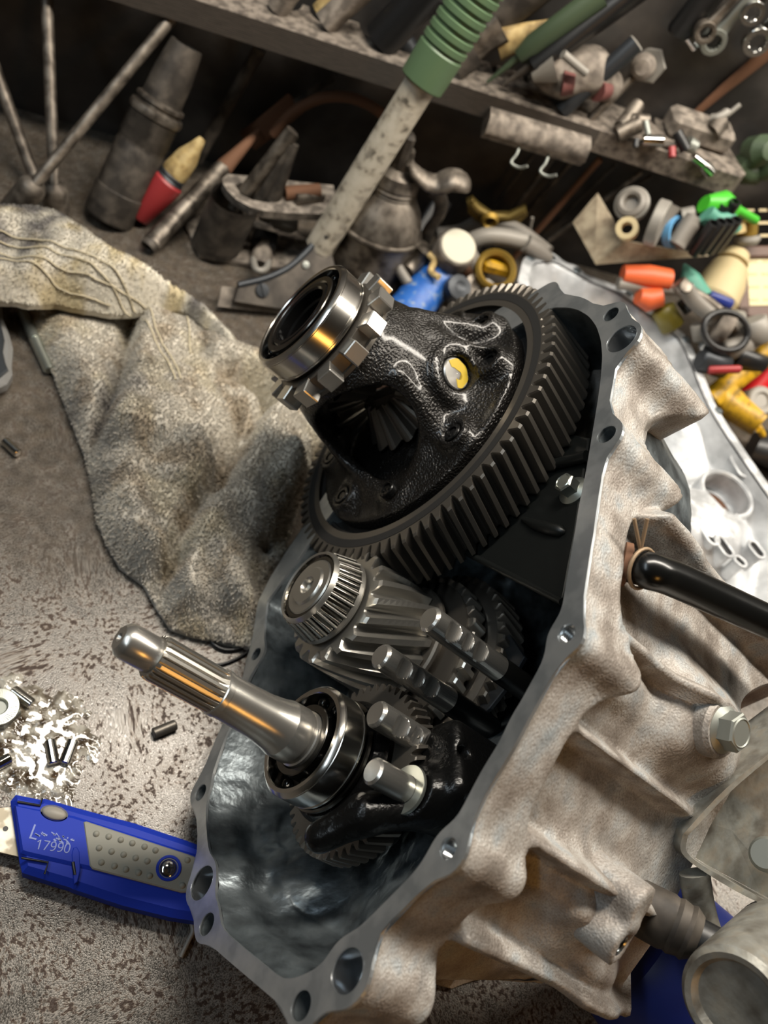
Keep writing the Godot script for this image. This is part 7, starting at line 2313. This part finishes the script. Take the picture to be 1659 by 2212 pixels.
func clutter() -> void:
	# plastic-faced mallet
	var t := thing("mallet", "small mallet with pale round face and blue taped handle, beside the oil can", "mallet", Transform3D())
	var s := st()
	var f0 := Vector3(-0.0611, 0.0284, -0.6771)
	var f1 := Vector3(-0.053, 0.071, -0.6581)
	lathe(s, [[0, 0], [0.0165, 0.0], [0.018, 0.002], [0.018, f0.distance_to(f1) - 0.004], [0.0172, f0.distance_to(f1) - 0.001], [0.0165, f0.distance_to(f1)], [0, f0.distance_to(f1)]], 32, between(f0, f1))
	part("head", s, M.dusty, t)
	s = st()
	lathe(s, [[0.0158, 0.0006], [0.0150, 0.0016], [0, 0.0016]], 32, Transform3D(between(f0, f1).basis, f1))
	part("pale_face", s, M.rubber_white, t)
	s = st()
	var h0 := Vector3(-0.0565, 0.0361, -0.6629)
	var h1 := Vector3(-0.0667, 0.021, -0.5974)
	tube(s, [h0, h0.lerp(h1, 0.25), h0.lerp(h1, 0.3), h0.lerp(h1, 0.45), h0.lerp(h1, 0.5), h0.lerp(h1, 0.66), h0.lerp(h1, 0.7), h1], [0.017, 0.018, 0.0172, 0.0185, 0.0176, 0.0188, 0.018, 0.0185], 24)
	part("taped_handle", s, M.blue_tape, t)
	s = st()
	tube(s, smooth_path([Vector3(-0.0733, 0.0568, -0.6487), Vector3(-0.0655, 0.0546, -0.6461), Vector3(-0.064, 0.0522, -0.6352), Vector3(-0.0545, 0.0541, -0.6297)], 4), 0.003, 8)
	part("yellow_string", s, M.tan, t)
	# hoses and pipes in the heap
	rod("hose", "thick grey hose looping over the heap behind the mallet", "hose", smooth_path([Vector3(-0.082, 0.0251, -0.7297), Vector3(-0.0655, 0.0336, -0.7366), Vector3(-0.053, 0.0508, -0.7364), Vector3(-0.0338, 0.0606, -0.739), Vector3(-0.0131, 0.0646, -0.7368), Vector3(0.0051, 0.0641, -0.7335), Vector3(0.0185, 0.0647, -0.7282)], 5), 0.0062, M.hose_grey)
	rod("pale_pipe", "short pale metal pipe lying under the grey hose", "pipe", smooth_path([Vector3(-0.0498, 0.0483, -0.7052), Vector3(-0.0399, 0.0586, -0.7093), Vector3(-0.0252, 0.0637, -0.7155), Vector3(-0.0048, 0.0656, -0.724)], 4), 0.0082, M.pale_grey)
	rod("pipe_nose", "dark tapered end beyond the pale pipe, pointing at the aluminium half", "pipe", [Vector3(-0.0043, 0.068, -0.7187), Vector3(0.0081, 0.0638, -0.7239), Vector3(0.0234, 0.0617, -0.7249)], [0.008, 0.009, 0.004], M.hose_grey)
	rod("dark_hose", "thin dark hose curling down behind the oil can", "hose", smooth_path([Vector3(-0.0978, 0.0571, -0.6472), Vector3(-0.0984, 0.0484, -0.6362), Vector3(-0.0891, 0.0432, -0.6292), Vector3(-0.076, 0.0382, -0.6238)], 5), 0.0045, M.hose_grey)
	rod("black_lever", "dark flat lever standing between the oil can and the mallet", "lever", [Vector3(-0.0874, 0.0687, -0.7166), Vector3(-0.0901, 0.0493, -0.6938), Vector3(-0.0891, 0.0313, -0.6725)], 0.010, M.black_plastic, "", 8, 0.5)
	rod("ball_fitting", "small bright ball-ended fitting left of the mallet", "fitting", [Vector3(-0.0787, 0.0562, -0.6552), Vector3(-0.0803, 0.049, -0.6545), Vector3(-0.082, 0.043, -0.6322)], [0.009, 0.010, 0.006], M.old_steel)
	rod("grey_rod", "grey rod slanting down behind the mallet head", "rod", [Vector3(-0.0459, 0.049, -0.6906), Vector3(-0.0239, 0.0411, -0.6781)], 0.008, M.hose_grey)
	rod("orange_tag", "small dull orange block behind the mallet", "block", [Vector3(-0.0441, 0.0421, -0.6805), Vector3(-0.0319, 0.0383, -0.6747)], 0.009, M.rust_brown, "", 4)
	t = thing("brass_plate", "curved brass bracket plate lying on top of the heap", "bracket", Transform3D())
	s = st()
	var pl := PackedVector2Array()
	for q in [Vector3(0.2147, 0.0739, 0.06), Vector3(0.2183, 0.0786, 0.06), Vector3(0.2266, 0.0737, 0.06), Vector3(0.2417, 0.0683, 0.06), Vector3(0.257, 0.0733, 0.06), Vector3(0.2682, 0.0851, 0.06), Vector3(0.2727, 0.0773, 0.06), Vector3(0.2693, 0.0668, 0.06), Vector3(0.2501, 0.0574, 0.06), Vector3(0.2314, 0.0577, 0.06), Vector3(0.2197, 0.0638, 0.06)]:
		pl.append(Vector2(q.x, q.y))
	prism(s, pl, -0.004, 0.004, 0.001, WT * Transform3D(Basis(Vector3(1, 0, 0), Vector3(0, 0, 1), Vector3(0, 1, 0)), Vector3(0, 0, 0.06)))
	part("plate", s, M.brass, t)
	s = st()
	tube(s, [Vector3(-0.0649, 0.0747, -0.7238), Vector3(-0.0577, 0.0691, -0.7268), Vector3(-0.0437, 0.0657, -0.7326), Vector3(-0.0284, 0.07, -0.739), Vector3(-0.0185, 0.0817, -0.7432)], 0.0045, 8)
	part("rolled_edge", s, M.brass, t)
	s = st()
	lathe(s, [[0.006, -0.004], [0.0085, 0.0], [0.006, 0.004], [0.003, 0.0], [0.006, -0.004]], 18, Transform3D(WT.basis * Basis(Vector3.RIGHT, PI / 2), Vector3(-0.0425, 0.0669, -0.7245)))
	part("eyelet", s, M.gold_ring, t)
	s = st()
	lathe(s, [[0.013, 0.0], [0.018, 0.0], [0.0185, 0.003], [0.0185, 0.010], [0.0160, 0.012], [0.0130, 0.010], [0.013, 0.0]], 30, Transform3D(along(Vector3(0.1, 0.8, 0.5)), Vector3(-0.0164, 0.0562, -0.6704)))
	single("gold_collar", s, M.gold_ring, "yellowish metal collar ring just behind the top of the ring gear", "ring")
	s = st()
	rbox(s, Vector3(0.03, 0.012, 0.02), 0.003, Transform3D(WT.basis, Vector3(-0.0164, 0.0587, -0.6812)))
	single("yellow_stopper", s, M.yellow_tool, "small bright yellow cap behind the collar ring", "cap")
	rod("loop_wire", "thin bright wire loop hanging by the end of the pale pipe", "wire", smooth_path([Vector3(-0.0248, 0.07, -0.7427), Vector3(-0.0144, 0.0578, -0.7471), Vector3(-0.0059, 0.0564, -0.7506), Vector3(-0.0098, 0.0753, -0.749)], 5), 0.0014, M.pale_grey)
	for q in [[Vector3(-0.0266, 0.0439, -0.6553), 0.010, "old_steel", "dull nut-shaped lump in the heap under the mallet"], [Vector3(-0.0377, 0.0447, -0.6398), 0.011, "plate_dark", "dark lump in the heap left of the ring gear top"], [Vector3(-0.0162, 0.0432, -0.6596), 0.009, "pale_grey", "pale stub in the heap touching the ring gear top"]]:
		s = st()
		lathe(s, [[0, -q[1] * 0.8], [q[1], -q[1] * 0.7], [q[1] * 1.05, 0], [q[1], q[1] * 0.7], [q[1] * 0.5, q[1] * 0.8], [0, q[1] * 0.6]], 12, Transform3D(along(Vector3(0.3, 0.8, 0.4)), q[0]))
		single("heap_part", s, M[q[2]], q[3], "scrap part")
	# white card box of bits
	t = thing("card_box", "stained off-white cardboard box full of bits, in front of the wall below the shelf end", "box", Transform3D())
	var o := Vector3(0.0595, 0.0828, -0.7183)
	var e1 := Vector3(0.1519, 0.0973, -0.8002) - o
	var e2 := Vector3(0.0211, 0.1025, -0.7348) - o
	var up := Vector3(0.0728, 0.1068, -0.7347) - o
	e2 = Vector3(0.0257, 0.0813, -0.7638) - o
	var c3 := Vector3(0.0323, 0.1106, -0.7774) - o
	s = st()
	var w := func(a: Vector3, b: Vector3, c: Vector3, d: Vector3):
		var n := (b - a).cross(d - a).normalized() * 0.0012
		quad(s, o + a + n, o + b + n, o + c + n, o + d + n)
		quad(s, o + a - n, o + d - n, o + c - n, o + b - n)
		for k in [[a, b], [b, c], [c, d], [d, a]]:
			quad(s, o + k[0] - n, o + k[1] - n, o + k[1] + n, o + k[0] + n)
	var far := e1 + e2
	var up1 := Vector3(0.1518, 0.1011, -0.8001) - o
	w.call(Vector3.ZERO, e1 * 0.98, e1, up)
	w.call(Vector3.ZERO, up, c3 , e2)
	part("card_side", s, M.card, t)
	s = st()
	w.call(e2, c3, c3 + e1 * 0.95, e2 + e1 * 0.95)
	w.call(Vector3.ZERO, e1, e2 + e1 * 0.95, e2)
	part("card_back", s, M.card, t)
	# what is in and round the box
	t = thing("pulley", "dull metal pulley with a flanged rim standing in the card box", "pulley", Transform3D())
	var px := Transform3D(along(Vector3(-0.35, 0.55, 0.6)).scaled(Vector3.ONE * 0.66), Vector3(0.0591, 0.1394, -0.7344))
	s = st()
	lathe(s, [[0, -0.004], [0.008, -0.004], [0.010, 0.004], [0.0135, 0.006], [0.018, 0.004], [0.021, 0.0], [0.0225, -0.003], [0.0225, -0.008], [0.0185, -0.012], [0.0185, -0.02], [0, -0.02]], 36, px)
	part("wheel", s, M.hose_grey, t)
	s = st()
	lathe(s, [[0.0205, 0.0005], [0.0222, -0.0005], [0.0232, -0.003], [0.022, -0.005]], 36, px)
	part("rim", s, M.pale_grey, t)
	s = st()
	lathe(s, [[0, 0.0], [0.0185, 0.0], [0.0195, 0.001], [0.0195, 0.009], [0.0185, 0.010], [0, 0.010]], 40, Transform3D(along(Vector3(0.90, 0.22, 0.10)), Vector3(0.0816, 0.1372, -0.7275)))
	single("round_tin", s, M.pale_grey, "flat round grey tin standing on edge in the card box", "tin")
	s = st()
	lathe(s, [[0.005, 0], [0.0095, 0.0], [0.0095, 0.008], [0.005, 0.008], [0.005, 0]], 24, Transform3D(along(Vector3(-0.3, 0.6, 0.7)), Vector3(0.0681, 0.1227, -0.7219)))
	single("cream_ring", s, M.cream, "small cream plastic ring in the near corner of the card box", "ring")
	s = st()
	lathe(s, [[0.011, 0], [0.014, 0.0], [0.014, 0.007], [0.011, 0.007], [0.011, 0]], 24, Transform3D(along(Vector3(0.7, 0.5, 0.3)), Vector3(0.1031, 0.1211, -0.7582)))
	single("blue_ring", s, M.sky_blue, "pale blue ring beside the round tin", "ring")
	rod("link_arm", "grey link arm with an eye at its top, behind the round tin", "link", [Vector3(0.093, 0.1434, -0.7593), Vector3(0.0936, 0.1329, -0.7542), Vector3(0.0966, 0.1221, -0.75)], [0.0085, 0.006, 0.008], M.hose_grey, "", 10, 0.5)
	rod("grey_tube", "grey tube lying in the box to the right of the blue ring", "tube", [Vector3(0.1149, 0.1403, -0.7631), Vector3(0.1132, 0.119, -0.7461)], 0.0085, M.hose_grey)
	rod("pale_fitting", "small pale fitting lying behind the grey tube", "fitting", [Vector3(0.1053, 0.1349, -0.7645), Vector3(0.1138, 0.1408, -0.768)], 0.007, M.pale_grey)
	var sock := thing("black_socket", "black impact socket, leftmost of the standing row in the box", "socket", Transform3D(), "black sockets in the box")
	s = st()
	lathe(s, [[0, 0], [0.0048, 0], [0.0052, 0.001], [0.0052, 0.034], [0.0046, 0.035], [0.0036, 0.035], [0.0034, 0.028], [0, 0.028]], 18)
	part("barrel", s, M.black_plastic, sock)
	var sp := [Vector3(0.1311, 0.116, -0.7536), Vector3(0.1364, 0.1194, -0.7558), Vector3(0.143, 0.1188, -0.764), Vector3(0.1489, 0.1196, -0.7718), Vector3(0.1266, 0.1199, -0.7734), Vector3(0.1336, 0.1244, -0.7763), Vector3(0.1399, 0.1292, -0.7789)]
	var sl := ["", "black impact socket, second in the front row in the box", "black impact socket, third in the front row in the box", "black impact socket, last in the front row in the box", "black impact socket, left one of the rear row", "black impact socket, middle one of the rear row", "black impact socket, right one of the rear row under the teal cup"]
	for k in 7:
		var xf := Transform3D(along(Vector3(-0.05, 1, 0.1)), sp[k])
		if k == 0:
			sock.transform = xf
		else:
			copy(sock, xf, sl[k])
	# bright green and teal pieces
	t = thing("green_scoop", "bright green plastic scoop with a thin straight handle beside the shelf end", "scoop", Transform3D())
	s = st()
	tube(s, [Vector3(0.1154, 0.1522, -0.7687), Vector3(0.1288, 0.1489, -0.7797), Vector3(0.1437, 0.1452, -0.7913)], [0.008, 0.017, 0.012], 14, true, 0.7)
	part("bowl", s, M.lime, t)
	s = st()
	tube(s, [Vector3(0.135, 0.1531, -0.7877), Vector3(0.1696, 0.1409, -0.813)], 0.0042, 12)
	part("handle", s, M.lime, t)
	s = st()
	tube(s, smooth_path([Vector3(0.1209, 0.1494, -0.7601), Vector3(0.132, 0.1454, -0.7648), Vector3(0.1426, 0.146, -0.7746), Vector3(0.1521, 0.1382, -0.7786)], 4), 0.0085, 12, true, 0.6)
	single("teal_cup", s, M.teal, "teal plastic strip curling below the bright green scoop", "strip")
	rod("clear_tube", "dark green glassy tube across the green scoop", "tube", [Vector3(0.1223, 0.1501, -0.7932), Vector3(0.1386, 0.1499, -0.7838)], 0.006, M.green_dark)
	t = thing("yellow_jar", "small jar with a yellow top and dark base, right of the sockets", "jar", Transform3D())
	s = st()
	var j0 := Vector3(0.1773, 0.116, -0.8162)
	var j1 := Vector3(0.1665, 0.1315, -0.8225)
	var jl := j0.distance_to(j1)
	lathe(s, [[0, 0], [0.010, 0], [0.0125, jl * 0.2], [0.012, jl * 0.42]], 24, between(j0, j1))
	part("base", s, M.pale_grey, t)
	s = st()
	lathe(s, [[0.0095, jl * 0.42], [0.0098, jl], [0.008, jl * 1.05], [0, jl * 1.05]], 24, between(j0, j1))
	part("lid", s, M.gold_ring, t)
	rod("brown_stopper", "small brown knob left of the yellow-topped jar", "knob", [Vector3(0.1559, 0.1314, -0.8072), Vector3(0.1611, 0.1259, -0.804)], 0.009, M.tan)
	t = thing("cream_bottle", "cream plastic bottle lying with its neck towards the jar", "bottle", Transform3D())
	s = st()
	var b0 := Vector3(0.1759, 0.0742, -0.7614)
	var b1 := Vector3(0.1747, 0.1058, -0.8151)
	var bl := b0.distance_to(b1)
	lathe(s, [[0, 0], [0.018, 0.001], [0.022, 0.008], [0.0215, bl * 0.45], [0.017, bl * 0.72], [0.011, bl * 0.80]], 30, between(b0, b1))
	part("body", s, M.cream, t)
	s = st()
	lathe(s, [[0.011, bl * 0.80], [0.015, bl * 0.82], [0.0125, bl * 0.98], [0.008, bl * 1.0], [0, bl]], 24, between(b0, b1))
	part("spout", s, M.cream, t)
	# framed yellow paper leaning at the right
	t = thing("framed_card", "brown framed card of yellowed paper with faint marks, at the right edge", "framed card", Transform3D())
	var q0 := Vector3(0.2046, 0.0694, -0.7734)
	var q1 := Vector3(0.2314, 0.0788, -0.7846)
	var q2 := Vector3(0.1696, 0.1028, -0.8238)
	var fx := (Vector3(0.2494, 0.0751, -0.7813) - q0)
	var fy := (q2 - q0)
	fx = (fx - fy.normalized() * fx.dot(fy.normalized()))
	var fb := Basis(fx.normalized(), fy.normalized(), fx.normalized().cross(fy.normalized()))
	var fw := 0.075
	var fh := fy.length()
	s = st()
	for r in [[0.006, fh / 2, 0.012, fh], [fw - 0.006, fh / 2, 0.012, fh], [fw / 2, 0.006, fw, 0.012], [fw / 2, fh - 0.006, fw, 0.012]]:
		rbox(s, Vector3(r[2], r[3], 0.012), 0.002, Transform3D(fb, q0 + fb * Vector3(r[0], r[1], 0)))
	part("frame", s, M.brown_frame, t)
	s = st()
	rbox(s, Vector3(fw - 0.02, fh - 0.02, 0.004), 0.0005, Transform3D(fb, q0 + fb * Vector3(fw / 2, fh / 2, 0)))
	var pc := part("card", s, M.paper, t)
	s = st()
	for i in 8:
		for jx in 3:
			rbox(s, Vector3(0.008 + 0.003 * ((i + jx) % 2), 0.0026, 0.0004), 0.0001, Transform3D(fb, q0 + fb * Vector3(0.018 + jx * 0.014, 0.018 + i * 0.0125, 0.0022)))
	part("faint_mark", s, M.cream, pc)
	mesh_box("pale_board", "large pale cloth-covered board behind the jar at the right edge", "board", Vector3(0.2136, 0.0732, -0.8909), WT.basis * Vector3(0.22, 0.02, 0), WT.basis * Vector3(-0.02, 0.11, 0), WT.basis * Vector3(0, 0, 0.014), M.pale_cloth)
	# orange handled tool, pliers and greasy bits on the bench
	t = thing("orange_tool", "tool with two bright orange grips and a grey bar between them, below the card box", "tool", Transform3D())
	s = st()
	tube(s, [Vector3(0.0849, 0.087, -0.718), Vector3(0.1062, 0.0912, -0.7269), Vector3(0.1246, 0.0933, -0.7346)], [0.008, 0.0105, 0.010], 12)
	part("grip", s, M.orange, t)
	s = st()
	tube(s, [Vector3(0.1064, 0.0794, -0.7108), Vector3(0.1164, 0.0785, -0.7149), Vector3(0.1264, 0.0853, -0.7191)], [0.007, 0.0105, 0.008], 12)
	part("grip", s, M.orange, t)
	s = st()
	tube(s, [Vector3(0.0854, 0.08, -0.7129), Vector3(0.1266, 0.0878, -0.73), Vector3(0.1404, 0.0904, -0.7358)], [0.0055, 0.0055, 0.004], 10)
	part("bar", s, M.hose_grey, t)
	rod("glass_shard", "pale green glassy wedge sticking up from the heap", "wedge", [Vector3(0.1321, 0.0977, -0.7648), Vector3(0.1426, 0.092, -0.7584), Vector3(0.1562, 0.0864, -0.7424)], [0.001, 0.009, 0.014], M.teal, "", 6, 0.3)
	t = thing("pliers", "old grey combination pliers lying in the heap right of the orange tool", "pliers", Transform3D())
	s = st()
	tube(s, smooth_path([Vector3(0.1298, 0.1038, -0.7205), Vector3(0.1443, 0.0992, -0.7211), Vector3(0.1643, 0.0963, -0.7241), Vector3(0.1875, 0.0899, -0.7229), Vector3(0.2074, 0.082, -0.7204)], 4), 0.0075, 10, true, 0.6)
	part("handle", s, M.old_steel, t)
	s = st()
	tube(s, smooth_path([Vector3(0.1356, 0.1079, -0.7121), Vector3(0.1495, 0.1004, -0.7125), Vector3(0.1741, 0.0948, -0.7119)], 4), 0.007, 10, true, 0.6)
	part("handle", s, M.hose_grey, t)
	s = st()
	lathe(s, [[0, 0], [0.006, 0.0], [0.005, 0.002], [0, 0.002]], 16, Transform3D(along(Vector3(0, 0.8, 0.5)), Vector3(0.1338, 0.1132, -0.7027)))
	part("rivet", s, M.old_steel, t)
	var junk := [[Vector3(0.1785, 0.0843, -0.73), Vector3(0.2017, 0.0867, -0.7397), 0.012, "pale_grey", "smooth grey cap in the heap below the bottle"], [Vector3(0.1641, 0.0817, -0.7132), Vector3(0.1755, 0.0696, -0.7125), 0.006, "pale_grey", "ribbed pale sleeve in the heap"], [Vector3(0.168, 0.0847, -0.7202), Vector3(0.1734, 0.0866, -0.7225), 0.005, "chrome", "bright little nut in the heap"], [Vector3(0.177, 0.0902, -0.7131), Vector3(0.1907, 0.0906, -0.7134), 0.015, "dusty", "brownish oval cover lying in the heap"], [Vector3(0.1772, 0.0703, -0.7078), Vector3(0.1936, 0.0725, -0.7146), 0.007, "chrome", "bright cylinder with a round end lying in the heap"], [Vector3(0.2017, 0.0867, -0.7397), Vector3(0.2091, 0.0858, -0.7428), 0.007, "chrome", "small bright stub under the framed card"], [Vector3(0.2043, 0.1014, -0.7299), Vector3(0.2219, 0.0871, -0.7265), 0.013, "pale_grey", "pale curved cover at the right edge"], [Vector3(0.1319, 0.0744, -0.7214), Vector3(0.1513, 0.0633, -0.7187), 0.011, "olive", "olive green strip in the heap beside the aluminium half"], [Vector3(0.1456, 0.0855, -0.7379), Vector3(0.1584, 0.0819, -0.7324), 0.010, "black_plastic", "black lump in the heap under the pliers"], [Vector3(0.2097, 0.0738, -0.7105), Vector3(0.2383, 0.0717, -0.7224), 0.010, "black_plastic", "black bar lying along the heap at the right"], [Vector3(0.1791, 0.0689, -0.6869), Vector3(0.2068, 0.0667, -0.6985), 0.011, "plate_dark", "dark blunt bar lying beside the aluminium half"], [Vector3(0.1905, 0.0671, -0.6808), Vector3(0.2148, 0.0768, -0.691), 0.004, "red", "thin dull red rod in the heap"], [Vector3(0.1639, 0.0919, -0.7456), Vector3(0.1868, 0.0925, -0.7497), 0.006, "blue_can", "dark blue strip under the cream bottle"], [Vector3(0.1957, 0.0748, -0.7047), Vector3(0.2163, 0.0822, -0.7241), 0.011, "hose_grey", "grey sleeve lying across the heap"]]
	for q in junk:
		rod("heap_part", q[4], "scrap part", [q[0], q[0].lerp(q[1], 0.06), q[0].lerp(q[1], 0.94), q[1]], [q[2] * 0.8, q[2], q[2], q[2] * 0.75], M[q[3]], "", 14, 0.8)
	# black grommet ring
	s = st()
	var loop := []
	for k in 25:
		var a := TAU * k / 24.0
		loop.append(Vector3(0.1856, 0.0954, -0.7026) + WT.basis * Vector3(cos(a) * 0.022, sin(a) * 0.011, -sin(a) * 0.012))
	tube(s, loop, 0.003, 8)
	single("black_ring", s, M.black_plastic, "black rubber ring round the brownish oval cover", "ring")
	# yellow tee-shaped tool with a red part
	t = thing("yellow_tool", "bright yellow T-shaped tool lying at the right edge beside the aluminium half", "tool", Transform3D())
	s = st()
	tube(s, [Vector3(0.2116, 0.0375, -0.6882), Vector3(0.2252, 0.0581, -0.7131), Vector3(0.247, 0.0885, -0.7501)], [0.0155, 0.0155, 0.0155], 4, true, 0.8)
	part("bar", s, M.yellow_tool, t)
	s = st()
	tube(s, [Vector3(0.2195, 0.0424, -0.6941), Vector3(0.2398, 0.0422, -0.686), Vector3(0.2589, 0.0432, -0.6794)], [0.016, 0.014, 0.012], 4, true, 0.7)
	part("leg", s, M.yellow_tool, t)
	s = st()
	tube(s, smooth_path([Vector3(0.2504, 0.0448, -0.6813), Vector3(0.2599, 0.0421, -0.678), Vector3(0.2658, 0.0396, -0.675), Vector3(0.2588, 0.0443, -0.6728)], 4), 0.003, 8)
	part("cord_loop", s, M.yellow_tool, t)
	rod("red_block", "bright red block behind the yellow tool", "block", [Vector3(0.2474, 0.017, -0.7262), Vector3(0.2633, 0.0513, -0.7678)], 0.012, M.red_bright, "", 4)
	s = st()
	lathe(s, [[0, 0.002], [0.006, 0.002], [0.0075, 0.004], [0.012, 0.004], [0.0135, 0.002], [0.0135, -0.02], [0, -0.02]], 30, Transform3D(along(Vector3(0.1, 0.8, 0.5)), Vector3(0.252, 0.0503, -0.7037)))
	single("ringed_stopper", s, M.pale_grey, "round grey ringed knob at the right edge beside the yellow tool", "knob")
	rod("black_box", "black shape under the yellow tool at the right edge", "block", [Vector3(0.2713, 0.014, -0.6911), Vector3(0.308, 0.0142, -0.6913)], 0.02, M.black_plastic, "", 4)
